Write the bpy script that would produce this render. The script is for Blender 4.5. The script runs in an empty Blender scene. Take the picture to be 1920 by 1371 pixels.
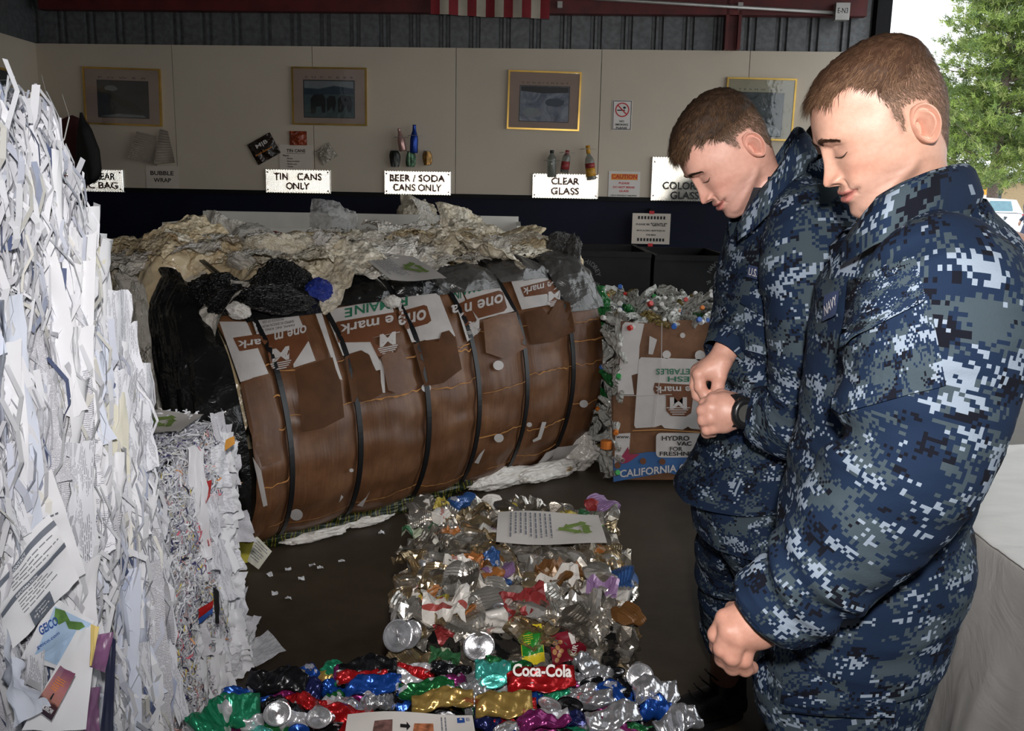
import bpy, bmesh, math, random
import numpy as np
from mathutils import Vector, Matrix, Euler, noise as mnoise
from mathutils.bvhtree import BVHTree
SC = bpy.context.scene
COL = SC.collection
PI = math.pi
# ---------------------------------------------------------------- camera
CAM_H, FPX, PITCH, ROLL = 1.58, 1720.0, math.radians(11.0), math.radians(1.05)
_F = np.array([0, math.cos(PITCH), -math.sin(PITCH)])
_U0 = np.array([0, math.sin(PITCH), math.cos(PITCH)])
_R0 = np.array([1.0, 0, 0])
_R = _R0 * math.cos(ROLL) + _U0 * math.sin(ROLL)
_U = _U0 * math.cos(ROLL) - _R0 * math.sin(ROLL)
_C = np.array([0, 0, CAM_H])
cam = bpy.data.cameras.new('camera')
cam.sensor_width = 36.0
cam.lens = FPX / 1920 * 36
cam.clip_end = 400
camo = bpy.data.objects.new('camera', cam)
COL.objects.link(camo)
M3 = Matrix(((_R[0], _U[0], -_F[0]), (_R[1], _U[1], -_F[1]), (_R[2], _U[2], -_F[2])))
camo.matrix_world = Matrix.Translation(Vector(_C)) @ M3.to_4x4()
SC.camera = camo
# ---------------------------------------------------------------- world, lights, exposure
SC.view_settings.view_transform = 'Standard'
SC.view_settings.look = 'None'
SC.view_settings.exposure = 0.0
SC.view_settings.gamma = 1.0
SC.view_settings.use_curve_mapping = False
W = bpy.data.worlds.new('overcast_sky')
SC.world = W
W.use_nodes = True
bg = W.node_tree.nodes['Background']
bg.inputs[0].default_value = (0.93, 0.97, 1.0, 1)
bg.inputs[1].default_value = 1.9


def lamp(name, kind, loc, power, color, size=0.1, target=None):
    l = bpy.data.lights.new(name, kind)
    l.energy = power
    l.color = color
    if kind == 'AREA':
        l.shape = 'DISK'
        l.size = size
    elif kind in ('POINT', 'SPOT'):
        l.shadow_soft_size = size
    o = bpy.data.objects.new(name, l)
    COL.objects.link(o)
    o.location = loc
    if target is not None:
        o.rotation_euler = (Vector(target) - Vector(loc)).to_track_quat('-Z', 'Y').to_euler()
    return o


FL = lamp('camera_flash', 'SPOT', (0.03, -0.06, 1.80), 225.0, (1.0, 0.96, 0.94), 0.035, (0.0, 4.0, 1.12))
FL.data.spot_size = math.radians(90)
FL.data.spot_blend = 1.0


# ---------------------------------------------------------------- pixel rays used as a measuring tape (1920 x 1371 frame)
def ray(px, py):
    return _F + _R * ((px - 960) / FPX) + _U * ((685.5 - py) / FPX)


def at_z(px, py, z=0.0):
    r = ray(px, py)
    return Vector(_C + r * ((z - CAM_H) / r[2]))


def at_y(px, py, y):
    r = ray(px, py)
    return Vector(_C + r * (y / r[1]))


def at_x(px, py, x):
    r = ray(px, py)
    return Vector(_C + r * (x / r[0]))


def at_d(px, py, d):
    return Vector(_C + ray(px, py) * d)


# ---------------------------------------------------------------- mesh helpers
ORG = {}


def org(p):
    return ORG.get(p.name, Vector((0, 0, 0))) if p is not None else Vector((0, 0, 0))


def tag(o, label=None, cat=None, group=None, kind=None):
    if label: o['label'] = label
    if cat: o['category'] = cat
    if group: o['group'] = group
    if kind: o['kind'] = kind
    return o


def empty(name, loc, label, cat, group=None):
    o = bpy.data.objects.new(name, None)
    COL.objects.link(o)
    o.location = Vector(loc)
    o.empty_display_size = 0.1
    ORG[o.name] = Vector(loc)
    return tag(o, label, cat, group)


def mkmesh(name, v, f, mats=None, smooth=False, uv=None, col=None, midx=None):
    """uv: per-vertex (n,2); col: per-vertex (n,3)"""
    me = bpy.data.meshes.new(name)
    v = np.asarray(v, dtype=float)
    if isinstance(f, np.ndarray):
        nf, k = f.shape
        me.vertices.add(len(v))
        me.vertices.foreach_set('co', v.astype(np.float32).ravel())
        me.loops.add(nf * k)
        me.loops.foreach_set('vertex_index', f.astype(np.int32).ravel())
        me.polygons.add(nf)
        me.polygons.foreach_set('loop_start', np.arange(0, nf * k, k, dtype=np.int32))
        me.update(calc_edges=True)
        me.validate()
    else:
        me.from_pydata(v.tolist(), [], f)
    if mats is not None:
        for m in (mats if isinstance(mats, (list, tuple)) else [mats]):
            me.materials.append(m)
    if midx is not None:
        me.polygons.foreach_set('material_index', np.asarray(midx, dtype=np.int32))
    me.polygons.foreach_set('use_smooth', np.full(len(me.polygons), bool(smooth)))
    if uv is not None:
        lay = me.uv_layers.new(name='UVMap')
        li = np.empty(len(me.loops), dtype=np.int32)
        me.loops.foreach_get('vertex_index', li)
        lay.data.foreach_set('uv', np.asarray(uv, dtype=np.float32)[li].ravel())
    if col is not None:
        a = me.color_attributes.new('Col', 'FLOAT_COLOR', 'POINT')
        c = np.ones((len(v), 4), dtype=np.float32)
        c[:, :3] = np.asarray(col)
        a.data.foreach_set('color', c.ravel())
    me.update()
    return me


def put(name, me, parent=None, mw=None):
    """link a mesh; vertices are in world space unless mw (a world matrix) is given"""
    o = bpy.data.objects.new(name, me)
    COL.objects.link(o)
    og = org(parent)
    if parent is not None:
        o.parent = parent
    if mw is None:
        o.location = (0, 0, 0)
        if parent is not None:
            o.location = -og
        ORG[o.name] = Vector((0, 0, 0))
    else:
        o.matrix_basis = Matrix.Translation(-og) @ mw
        ORG[o.name] = Vector((0, 0, 0))
    return o


def obj(name, v, f, mats=None, parent=None, **kw):
    me = mkmesh(name, v, f, mats, **kw)
    if parent is None:                     # top level: origin at the base of the thing
        b = np.array([[x.co[0], x.co[1], x.co[2]] for x in me.vertices]) if len(me.vertices) < 1 else np.asarray(v, dtype=float)
        c = Vector(((b[:, 0].min() + b[:, 0].max()) / 2, (b[:, 1].min() + b[:, 1].max()) / 2, b[:, 2].min()))
        me.transform(Matrix.Translation(-c))
        o = put(name, me)
        o.location = c
        ORG[o.name] = c
        return o
    # a part: geometry is shifted to the parent's origin, so location stays zero
    me.transform(Matrix.Translation(-org(parent)))
    o = bpy.data.objects.new(name, me)
    COL.objects.link(o)
    o.parent = parent
    ORG[o.name] = org(parent)
    return o


def setmat(o, m):
    if len(o.material_slots):
        o.material_slots[0].link = 'OBJECT'
        o.material_slots[0].material = m


class MB:
    """collects boxes, tubes, polygons into one mesh"""

    def __init__(s):
        s.v, s.f, s.m = [], [], []

    def add(s, v, f, m=0):
        n = len(s.v)
        s.v += [tuple(x) for x in v]
        s.f += [tuple(i + n for i in q) for q in f]
        s.m += [m] * len(f)
        return s

    def box(s, c, size, rz=0, m=0, M=None, bev=0.0):
        x, y, z = [k / 2 for k in size]
        if bev > 0:
            b = bev
            vs = []
            for sx in (-1, 1):
                for sy in (-1, 1):
                    for sz in (-1, 1):
                        vs += [(sx * (x - b), sy * (y - b), sz * z), (sx * (x - b), sy * y, sz * (z - b)), (sx * x, sy * (y - b), sz * (z - b))]
            bm = bmesh.new()
            for p in vs: bm.verts.new(p)
            bmesh.ops.convex_hull(bm, input=bm.verts)
            bm.verts.index_update()
            vv = [p.co[:] for p in bm.verts]
            ff = [tuple(w.index for w in q.verts) for q in bm.faces]
            bm.free()
        else:
            vv = [(sx * x, sy * y, sz * z) for sx in (-1, 1) for sy in (-1, 1) for sz in (-1, 1)]
            ff = [(0, 1, 3, 2), (4, 6, 7, 5), (0, 4, 5, 1), (2, 3, 7, 6), (0, 2, 6, 4), (1, 5, 7, 3)]
        T = Matrix.Translation(Vector(c)) @ (M.to_4x4() if M is not None else Matrix.Rotation(rz, 4, 'Z'))
        return s.add([T @ Vector(p) for p in vv], ff, m)

    def tube(s, pts, r, n=8, m=0, cap=True):
        pts = [Vector(p) for p in pts]
        rs = r if isinstance(r, (list, tuple)) else [r] * len(pts)
        t0 = (pts[1] - pts[0]).normalized()
        a = t0.orthogonal().normalized()
        vv = []
        for i, p in enumerate(pts):
            t = ((pts[min(i + 1, len(pts) - 1)] - pts[max(i - 1, 0)])).normalized()
            a = (a - t * a.dot(t)).normalized()
            b = t.cross(a)
            for k in range(n):
                an = 2 * PI * k / n
                vv.append(p + (a * math.cos(an) + b * math.sin(an)) * rs[i])
        ff = []
        for i in range(len(pts) - 1):
            for k in range(n):
                ff.append((i * n + k, i * n + (k + 1) % n, (i + 1) * n + (k + 1) % n, (i + 1) * n + k))
        if cap:
            ff.append(tuple(range(n))[::-1])
            ff.append(tuple((len(pts) - 1) * n + k for k in range(n)))
        return s.add(vv, ff, m)

    def lathe(s, prof, n=16, M=None, m=0):
        """prof: list of (r,z)"""
        M = M or Matrix.Identity(4)
        vv = [M @ Vector((r * math.cos(2 * PI * k / n), r * math.sin(2 * PI * k / n), z)) for r, z in prof for k in range(n)]
        ff = []
        for i in range(len(prof) - 1):
            for k in range(n):
                ff.append((i * n + k, i * n + (k + 1) % n, (i + 1) * n + (k + 1) % n, (i + 1) * n + k))
        ff.append(tuple(range(n))[::-1])
        ff.append(tuple((len(prof) - 1) * n + k for k in range(n)))
        return s.add(vv, ff, m)

    def build(s, name, mats, parent=None, smooth=False, uv=None):
        return obj(name, s.v, s.f, mats, parent, smooth=smooth, midx=s.m, uv=uv)


def grid_faces(nu, nv, wrap=False):
    """vertex index = j*nu+i ; returns quads"""
    iu = np.arange(nu if wrap else nu - 1)
    jv = np.arange(nv - 1)
    J, I = np.meshgrid(jv, iu, indexing='ij')
    I2 = (I + 1) % nu
    return np.stack([J * nu + I, J * nu + I2, (J + 1) * nu + I2, (J + 1) * nu + I], -1).reshape(-1, 4)


# vectorised value noise --------------------------------------------------------
_rs = np.random.RandomState(7)
_TAB = _rs.rand(64, 64, 64).astype(np.float32) * 2 - 1


def vnoise(p, scale=1.0, seed=0):
    q = np.asarray(p, dtype=float) * scale + seed * 17.37
    i = np.floor(q).astype(int)
    t = q - i
    t = t * t * (3 - 2 * t)
    r = 0
    for dx in (0, 1):
        wx = t[..., 0] if dx else 1 - t[..., 0]
        for dy in (0, 1):
            wy = t[..., 1] if dy else 1 - t[..., 1]
            for dz in (0, 1):
                wz = t[..., 2] if dz else 1 - t[..., 2]
                r = r + wx * wy * wz * _TAB[(i[..., 0] + dx) % 64, (i[..., 1] + dy) % 64, (i[..., 2] + dz) % 64]
    return r


def fbm(p, scale=1.0, seed=0, octs=3, ridged=False):
    r, a, n = 0, 1.0, 0
    for k in range(octs):
        x = vnoise(p, scale * 2 ** k, seed + k * 3.1)
        r = r + a * ((1 - 2 * np.abs(x)) if ridged else x)
        n += a
        a *= 0.5
    return r / n


# ---------------------------------------------------------------- materials
MATS = {}


class NT:
    def __init__(s, name):
        s.m = bpy.data.materials.new(name)
        s.m.use_nodes = True
        s.t = s.m.node_tree
        s.b = s.t.nodes['Principled BSDF']
        s.out = s.t.nodes['Material Output']

    def n(s, typ, **kw):
        x = s.t.nodes.new(typ)
        for k, v in kw.items():
            if k.startswith('i_'):
                key = k[2:]
                key = int(key) if key.isdigit() else key
                x.inputs[key].default_value = v
            else:
                setattr(x, k, v)
        return x

    def l(s, a, b):
        s.t.links.new(a, b)

    def set(s, **kw):
        for k, v in kw.items():
            k = k.replace('_', ' ')
            s.b.inputs[k].default_value = v

    def ramp(s, fac, stops, interp='LINEAR'):
        r = s.n('ShaderNodeValToRGB')
        r.color_ramp.interpolation = interp
        e = r.color_ramp.elements
        while len(e) < len(stops): e.new(0.5)
        for q, (p, c) in zip(e, stops):
            q.position = p
            q.color = (*c, 1) if len(c) == 3 else c
        s.l(fac, r.inputs[0])
        return r.outputs[0]

    def math(s, op, a, b=None, c=None):
        x = s.n('ShaderNodeMath', operation=op)
        for i, q in enumerate((a, b, c)):
            if q is None: continue
            if isinstance(q, (int, float)): x.inputs[i].default_value = q
            else: s.l(q, x.inputs[i])
        return x.outputs[0]

    def mix(s, fac, a, b, mode='MIX'):
        x = s.n('ShaderNodeMix', data_type='RGBA', blend_type=mode)
        for i, q in ((0, fac), (6, a), (7, b)):
            if isinstance(q, (int, float)): x.inputs[i].default_value = q
            elif isinstance(q, tuple): x.inputs[i].default_value = (*q, 1) if len(q) == 3 else q
            else: s.l(q, x.inputs[i])
        return x.outputs[2]

    def coord(s, kind='Object', scale=1.0, scl3=None):
        tc = s.n('ShaderNodeTexCoord')
        mp = s.n('ShaderNodeMapping')
        mp.inputs['Scale'].default_value = scl3 or (scale,) * 3
        s.l(tc.outputs[kind], mp.inputs[0])
        return mp.outputs[0]

    def noise(s, vec, scale=5, detail=3, rough=0.5, dist=0.0):
        x = s.n('ShaderNodeTexNoise')
        x.inputs['Scale'].default_value = scale
        x.inputs['Detail'].default_value = detail
        x.inputs['Roughness'].default_value = rough
        x.inputs['Distortion'].default_value = dist
        if vec is not None: s.l(vec, x.inputs['Vector'])
        return x.outputs[0]

    def bump(s, h, strength=0.3, dist=0.01):
        x = s.n('ShaderNodeBump')
        x.inputs['Strength'].default_value = strength
        x.inputs['Distance'].default_value = dist
        s.l(h, x.inputs['Height'])
        s.l(x.outputs[0], s.b.inputs['Normal'])


def plain(name, col, rough=0.6, metal=0.0, var=0.12, nscale=8.0, bump=0.0, bscale=60.0, spec=None, coat=0.0, kind='Object', trans=0.0, alpha=1.0):
    if name in MATS: return MATS[name]
    t = NT(name)
    v = t.coord(kind)
    nz = t.noise(v, nscale, 4)
    c = t.ramp(nz, [(0.3, tuple(k * (1 - var) for k in col)), (0.7, tuple(min(1, k * (1 + var)) for k in col))])
    t.l(c, t.b.inputs['Base Color'])
    t.set(Roughness=rough, Metallic=metal)
    if spec is not None: t.b.inputs['Specular IOR Level'].default_value = spec
    if coat: t.b.inputs['Coat Weight'].default_value = coat
    if trans: t.b.inputs['Transmission Weight'].default_value = trans
    if alpha < 1: t.b.inputs['Alpha'].default_value = alpha
    if bump: t.bump(t.noise(v, bscale, 4), bump, 0.01)
    MATS[name] = t.m
    return t.m


# text -> flat triangles in the XY plane (x right, y up), centred, cap height = 1
_TXT = {}


def text_tris(s, bold=0.0):
    k = (s, bold)
    if k in _TXT: return _TXT[k]
    cu = bpy.data.curves.new('lettering', 'FONT')
    cu.body = s
    cu.size = 1.0
    cu.align_x = 'CENTER'
    cu.align_y = 'CENTER'
    cu.resolution_u = 3
    cu.offset = bold
    o = bpy.data.objects.new('lettering', cu)
    COL.objects.link(o)
    bpy.context.view_layer.update()
    me = bpy.data.meshes.new_from_object(o.evaluated_get(bpy.context.evaluated_depsgraph_get()))
    me.calc_loop_triangles()
    v = np.array([p.co[:] for p in me.vertices])
    f = [tuple(t.vertices) for t in me.loop_triangles]
    bpy.data.objects.remove(o)
    bpy.data.curves.remove(cu)
    bpy.data.meshes.remove(me)
    v[:, 0] -= (v[:, 0].min() + v[:, 0].max()) / 2
    v[:, 1] -= (v[:, 1].min() + v[:, 1].max()) / 2
    v /= (v[:, 1].max() - v[:, 1].min())
    _TXT[k] = (v, f)
    return _TXT[k]


def text_on(mb, s, fn, cx, cy, h, w=None, m=0, rot=0.0, bold=0.0):
    """lay lettering on a surface; fn(x,y) -> world point ; h = cap height, w = total width"""
    v, f = text_tris(s, bold)
    ww = v[:, 0].max() - v[:, 0].min()
    sx = (w / ww) if w else h
    c, q = math.cos(rot), math.sin(rot)
    vv = [fn(cx + c * x * sx - q * y * h, cy + q * x * sx + c * y * h) for x, y, _ in v]
    mb.add(vv, f, m)
# ================================================================ the building
M_WALL = plain('painted_plywood', (0.54, 0.47, 0.375), 0.55, var=0.06, nscale=1.5, bump=0.08, bscale=30)
M_NAVY = plain('navy_paint', (0.003, 0.0045, 0.016), 0.6, var=0.25, nscale=2, spec=0.2)
M_STEEL = plain('galvanised_sheet', (0.13, 0.135, 0.14), 0.45, metal=0.35, var=0.25, nscale=25, bump=0.05)
M_RED = plain('red_oxide_paint', (0.10, 0.010, 0.010), 0.5, var=0.3)
M_BLACK = plain('black_paint', (0.004, 0.004, 0.005), 0.6, var=0.3, spec=0.2)
M_WHITE = plain('white_gloss_paint', (0.72, 0.70, 0.64), 0.4, var=0.05)
M_CONDUIT = plain('conduit_metal', (0.45, 0.44, 0.42), 0.4, metal=0.6)
M_BRASS = plain('gold_frame_metal', (0.62, 0.40, 0.10), 0.28, metal=0.9, var=0.15)
M_INK = plain('black_ink', (0.012, 0.010, 0.012), 0.6, var=0.2)
M_SIGNINK = plain('brown_sign_paint', (0.10, 0.035, 0.025), 0.6, var=0.2)
M_REDINK = plain('red_ink', (0.55, 0.02, 0.03), 0.6, var=0.1)

WY0, WSL = 8.05, -0.052                      # back wall: Y = WY0 + WSL * X


def wall_pt(px, py, off=0.0):
    r = ray(px, py)
    t = (WY0 - off) / (r[1] - WSL * r[0])
    return Vector(_C + r * t)


WDIR = Vector((1, WSL, 0)).normalized()
WNRM = Vector((WSL, -1, 0)).normalized()      # towards the camera
WO = Vector((0, WY0, 0))


def wl(s, z, off=0.0):
    """wall coordinates: s along the wall from X=0, z up, off out of the wall"""
    return WO + WDIR * s + WNRM * off + Vector((0, 0, z))


def wall_s(px, py, off=0.0):
    p = wall_pt(px, py, off) - WO
    return p.dot(WDIR), p.z


def mb_wallbox(mb, s0, s1, z0, z1, o0, o1, m=0):
    vv = [wl(s, z, o) for s in (s0, s1) for o in (o0, o1) for z in (z0, z1)]
    mb.add(vv, [(0, 1, 3, 2), (4, 6, 7, 5), (0, 4, 5, 1), (2, 3, 7, 6), (0, 2, 6, 4), (1, 5, 7, 3)], m)


# floor: stained dark concrete slab
t = NT('stained_concrete')
v = t.coord('Object')
n1 = t.noise(v, 0.9, 6, 0.6)
n2 = t.noise(v, 14, 5, 0.6)
c1 = t.ramp(n1, [(0.3, (0.026, 0.018, 0.011)), (0.5, (0.046, 0.033, 0.020)), (0.72, (0.075, 0.056, 0.036))])
c2 = t.mix(t.ramp(n2, [(0.35, (0.0,) * 3), (0.8, (1.0,) * 3)]), c1, (0.095, 0.072, 0.048))
c3 = t.mix(0.35, c1, c2)
t.l(c3, t.b.inputs['Base Color'])
t.set(Roughness=0.55)
t.bump(n2, 0.15, 0.004)
M_FLOOR = t.m
mb = MB()
mb.box((0.0, 3.0, -0.06), (9.0, 11.5, 0.12))
tag(mb.build('floor', M_FLOOR), 'dark stained concrete floor of the recycling bay', kind='structure')

sL, zT = wall_s(66, 83)
sR = wall_s(1640, 60)[0]
Z_B, Z_T = 1.515, 2.72
# back wall: navy plinth, painted plywood boards, ribbed steel above
mb = MB()
mb_wallbox(mb, sL - 0.3, sR, 0.0, Z_B, -0.12, 0.0)
wb = mb.build('wall_back', M_NAVY)
tag(wb, 'back wall painted navy below white boards', kind='structure')
seams = [sL] + [wall_s(x, 200)[0] for x in (328, 588, 855, 1125, 1400)] + [sR]
for a, b in zip(seams[:-1], seams[1:]):
    mb = MB()
    mb_wallbox(mb, a + 0.0025, b - 0.0025, Z_B, Z_T, -0.03, 0.012)
    mb.build('wall_board', M_WALL, wb)
mb = MB()
mb_wallbox(mb, sL, sR, Z_B - 0.035, Z_B, 0.0, 0.03)
mb.build('ledge', M_BLACK, wb)
# ribbed sheet
prof = []
s = sL - 0.2
while s < sR:
    prof += [(s, 0.0), (s + 0.115, 0.0), (s + 0.125, 0.03), (s + 0.145, 0.03), (s + 0.155, 0.0), (s + 0.175, 0.0), (s + 0.185, 0.03), (s + 0.205, 0.03), (s + 0.215, 0)]
    s += 0.255
vv = [wl(a, z, -0.05 - b) for z in (Z_T - 0.1, 4.6) for a, b in prof]
n = len(prof)
obj('ribbed_sheet', vv, [(i, i + 1, n + i + 1, n + i) for i in range(n - 1)], M_STEEL, wb)
mb = MB()
mb_wallbox(mb, sL - 0.3, sR, 0, 4.6, -0.2, -0.12)
mb.build('backing', M_BLACK, wb)
# red steel: horizontal girt and a column
gz = wall_s(1200, 18)[1]
mb = MB()
mb_wallbox(mb, sL + 0.1, sR - 0.1, gz - 0.05, gz + 0.09, -0.015, 0.085)
tag(mb.build('girt', M_RED), 'red steel girt running along the top of the ribbed wall', 'beam')
cs0, cs1 = wall_s(1357, 60)[0], wall_s(1386, 60)[0]
mb = MB()
mb_wallbox(mb, cs0, cs0 + 0.025, Z_T + 0.002, 4.5, -0.04, 0.085)
mb_wallbox(mb, cs1 - 0.025, cs1, Z_T + 0.002, 4.5, -0.04, 0.085)
mb_wallbox(mb, cs0 + 0.025, cs1 - 0.025, Z_T + 0.002, 4.5, 0.0, 0.03)
tag(mb.build('steel_column', M_RED), 'red steel column standing up the ribbed back wall', 'column')
# conduit with clamps and a junction box
cd = empty('electrical_conduit', wl(1.0, gz, 0.12), 'grey electrical conduit along the red girt, ending in a box', 'conduit')
zc = wall_s(1300, 12, 0.12)[1]
jb = wall_s(1577, 22, 0.12)
mb = MB()
mb.tube([wl(-0.4, zc + 0.10, 0.13), wl(jb[0] - 0.05, jb[1] - 0.01, 0.13)], 0.014, 10)
mb.build('pipe', M_CONDUIT, cd, smooth=True)
mb = MB()
mb_wallbox(mb, jb[0] - 0.055, jb[0] + 0.055, jb[1] - 0.07, jb[1] + 0.06, 0.09, 0.17)
jo = mb.build('junction_box', M_CONDUIT, cd)
mb = MB()
text_on(mb, 'E-N3', lambda x, y: wl(x, y, 0.172), jb[0], jb[1] + 0.0, 0.04, 0.08)
mb.build('lettering', M_INK, jo)
for px, py in ((1050, 8), (1388, 10)):
    q = wall_s(px, py, 0.12)
    mb = MB()
    mb_wallbox(mb, q[0] - 0.02, q[0] + 0.02, q[1] - 0.03, q[1] + 0.02, 0.09, 0.14)
    mb.build('clamp', M_CONDUIT, cd)

# left wall, right header, front wall behind the camera, roof
XL = wl(sL, 0)[0]
mb = MB()
mb.box((XL - 0.06, 3.6, 0.76), (0.12, 9.6, 1.52))
wlft = mb.build('wall_left', M_NAVY)
tag(wlft, 'left wall of the bay, navy below and pale above', kind='structure')
mb = MB()
mb.box((XL - 0.055, 3.6, (Z_B + Z_T) / 2), (0.13, 9.6, Z_T - Z_B))
mb.build('wall_board', M_WALL, wlft)
mb = MB()
mb.box((XL - 0.08, 3.6, (4.6 + Z_T) / 2), (0.1, 9.6, 4.6 - Z_T))
mb.build('upper_sheet', M_STEEL, wlft)
XR = wl(sR, 0)[0] + 0.14
mb = MB()
mb.box((XR - 0.1, 3.2, 3.95), (0.2, 9.9, 1.3))
mb.box((XR - 0.1, -1.0, 1.9), (0.2, 2.0, 3.8))
tag(mb.build('wall_right', M_STEEL), 'right wall of the bay above and beside the open roller doorway', kind='structure')
mb = MB()
mb.box((XR - 0.08, 7.95, 1.65), (0.12, 0.14, 3.3))
tag(mb.build('trim_1', M_BLACK), 'dark door jamb at the right end of the back wall', kind='structure')
mb = MB()
mb.box((-0.4, -2.0, 2.3), (8.2, 0.12, 4.6))
tag(mb.build('wall_front', M_STEEL), 'steel wall behind the photographer', kind='structure')
mb = MB()
mb.box((-0.4, 3.1, 4.66), (8.4, 10.6, 0.12))
tag(mb.build('ceiling', M_STEEL), 'dark steel roof of the bay', kind='structure')
# ================================================================ bale of plastic film faced with cardboard
BA = np.array([-1.19, 3.765, 0.0])
_be = np.array([1.67, 1.30]); BL = 2.09
_be = _be / np.linalg.norm(_be)
BE = np.array([_be[0], _be[1], 0]); BN = np.array([_be[1], -_be[0], 0])
_PN = np.array([-0.02, 0.14, 0.245, 0.26, 0.20, 0.08, -0.09, -0.22, -0.40])
_PNR = np.array([-0.20, -0.10, 0.0, 0.06, 0.06, 0.01, -0.09, -0.18, -0.32])
_PZ = np.array([0.015, 0.10, 0.28, 0.48, 0.68, 0.86, 0.985, 1.055, 1.10])
_PT = np.linspace(0, 1, 9)


def _spl(x, xs, ys):
    """Catmull-Rom through evenly spaced knots"""
    n = len(xs) - 1
    u = np.clip((x - xs[0]) / (xs[-1] - xs[0]), 0, 1) * n
    i = np.clip(np.floor(u).astype(int), 0, n - 1)
    t = u - i
    p1, p2 = ys[i], ys[i + 1]
    p0 = np.where(i > 0, ys[np.maximum(i - 1, 0)], 2 * p1 - p2)
    p3 = np.where(i < n - 1, ys[np.minimum(i + 2, n)], 2 * p2 - p1)
    return 0.5 * (2 * p1 + (p2 - p0) * t + (2 * p0 - 5 * p1 + 4 * p2 - p3) * t ** 2 + (3 * p1 - p0 - 3 * p2 + p3) * t ** 3)


STRAPS = []


def bface(s, t, off=0.0, pinch=True):
    s = np.asarray(s, dtype=float)
    t = np.asarray(t, dtype=float)
    k = np.clip(s / BL, 0, 1)
    n = _spl(t, _PT, _PN) * (1 - k) + _spl(t, _PT, _PNR) * k
    z = _spl(t, _PT, _PZ) * (1.0 + 0.085 * k)
    if pinch and STRAPS:
        edges = np.array([-0.02] + STRAPS + [BL + 0.02])
        i = np.clip(np.searchsorted(edges, s) - 1, 0, len(edges) - 2)
        q = np.clip((s - edges[i]) / (edges[i + 1] - edges[i]), 0, 1)
        b = np.sin(PI * q) ** 0.55
        n = n + 0.05 * b - 0.02
        z = z + np.where(t > 0.7, 0.03 * b * (t - 0.7) / 0.3, 0)
    n = n + off
    z = z + np.where(t > 0.8, off * (t - 0.8) / 0.2, 0)
    return BA + s[..., None] * BE + n[..., None] * BN + np.stack([0 * z, 0 * z, z], -1)


def project(P):
    d = np.asarray(P) - _C
    w = d @ _F
    return np.stack([960 + FPX * (d @ _R) / w, 685.5 - FPX * (d @ _U) / w], -1)


def face_uv(px, py, pinch=True, it=25):
    px = np.atleast_1d(np.asarray(px, float)); py = np.atleast_1d(np.asarray(py, float))
    # coarse start
    gs, gt = np.meshgrid(np.linspace(0, BL, 60), np.linspace(0.02, 0.95, 50))
    G = project(bface(gs, gt, 0, pinch)).reshape(-1, 2)
    d = (G[None, :, 0] - px[:, None]) ** 2 + (G[None, :, 1] - py[:, None]) ** 2
    k = d.argmin(1)
    s, t = gs.ravel()[k], gt.ravel()[k]
    for _ in range(it):
        p = project(bface(s, t, 0, pinch))
        ps = (project(bface(s + 1e-4, t, 0, pinch)) - p) / 1e-4
        pt = (project(bface(s, t + 1e-4, 0, pinch)) - p) / 1e-4
        rx, ry = px - p[:, 0], py - p[:, 1]
        det = ps[:, 0] * pt[:, 1] - ps[:, 1] * pt[:, 0]
        det = np.where(np.abs(det) < 1e3, 1e3 * np.sign(det + 1e-9), det)
        s = np.clip(s + 0.6 * np.clip((rx * pt[:, 1] - ry * pt[:, 0]) / det, -.1, .1), -0.03, BL + 0.03)
        t = np.clip(t + 0.6 * np.clip((ry * ps[:, 0] - rx * ps[:, 1]) / det, -.05, .05), 0, 1)
    return s, t


STRAPS = sorted(float(face_uv(x, y, False)[0][0]) for x, y in ((545, 880), (672, 880), (800, 830), (896, 770), (986, 720), (1072, 690)))

t_ = NT('corrugated_cardboard')
v = t_.coord('Object')
uvn = t_.n('ShaderNodeUVMap')
n1 = t_.noise(v, 6, 5, 0.65)
mp = t_.n('ShaderNodeMapping'); mp.inputs['Scale'].default_value = (1, 0.05, 1)
t_.l(uvn.outputs[0], mp.inputs[0])
n2 = t_.noise(mp.outputs[0], 130, 3, 0.6)
c = t_.ramp(n1, [(0.25, (0.080, 0.034, 0.015)), (0.5, (0.135, 0.058, 0.025)), (0.75, (0.22, 0.105, 0.048))])
c = t_.mix(t_.math('MULTIPLY', t_.math('SUBTRACT', n2, 0.45), 0.9), c, (0.30, 0.15, 0.07))
t_.l(c, t_.b.inputs['Base Color'])
t_.set(Roughness=0.42)
t_.bump(n2, 0.25, 0.004)
M_CARD = t_.m
M_CARDWHITE = plain('printed_white', (0.50, 0.47, 0.45), 0.5, var=0.08, nscale=12)
M_CARDBAN = plain('printed_brown', (0.14, 0.05, 0.02), 0.45, var=0.15, nscale=10)
M_CREASE = plain('torn_kraft_fibre', (0.45, 0.21, 0.06), 0.8, var=0.2)
M_GREENINK = plain('green_ink', (0.02, 0.14, 0.075), 0.5, var=0.1)
M_STRAP = plain('black_strap', (0.006, 0.006, 0.007), 0.35, var=0.2)


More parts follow.
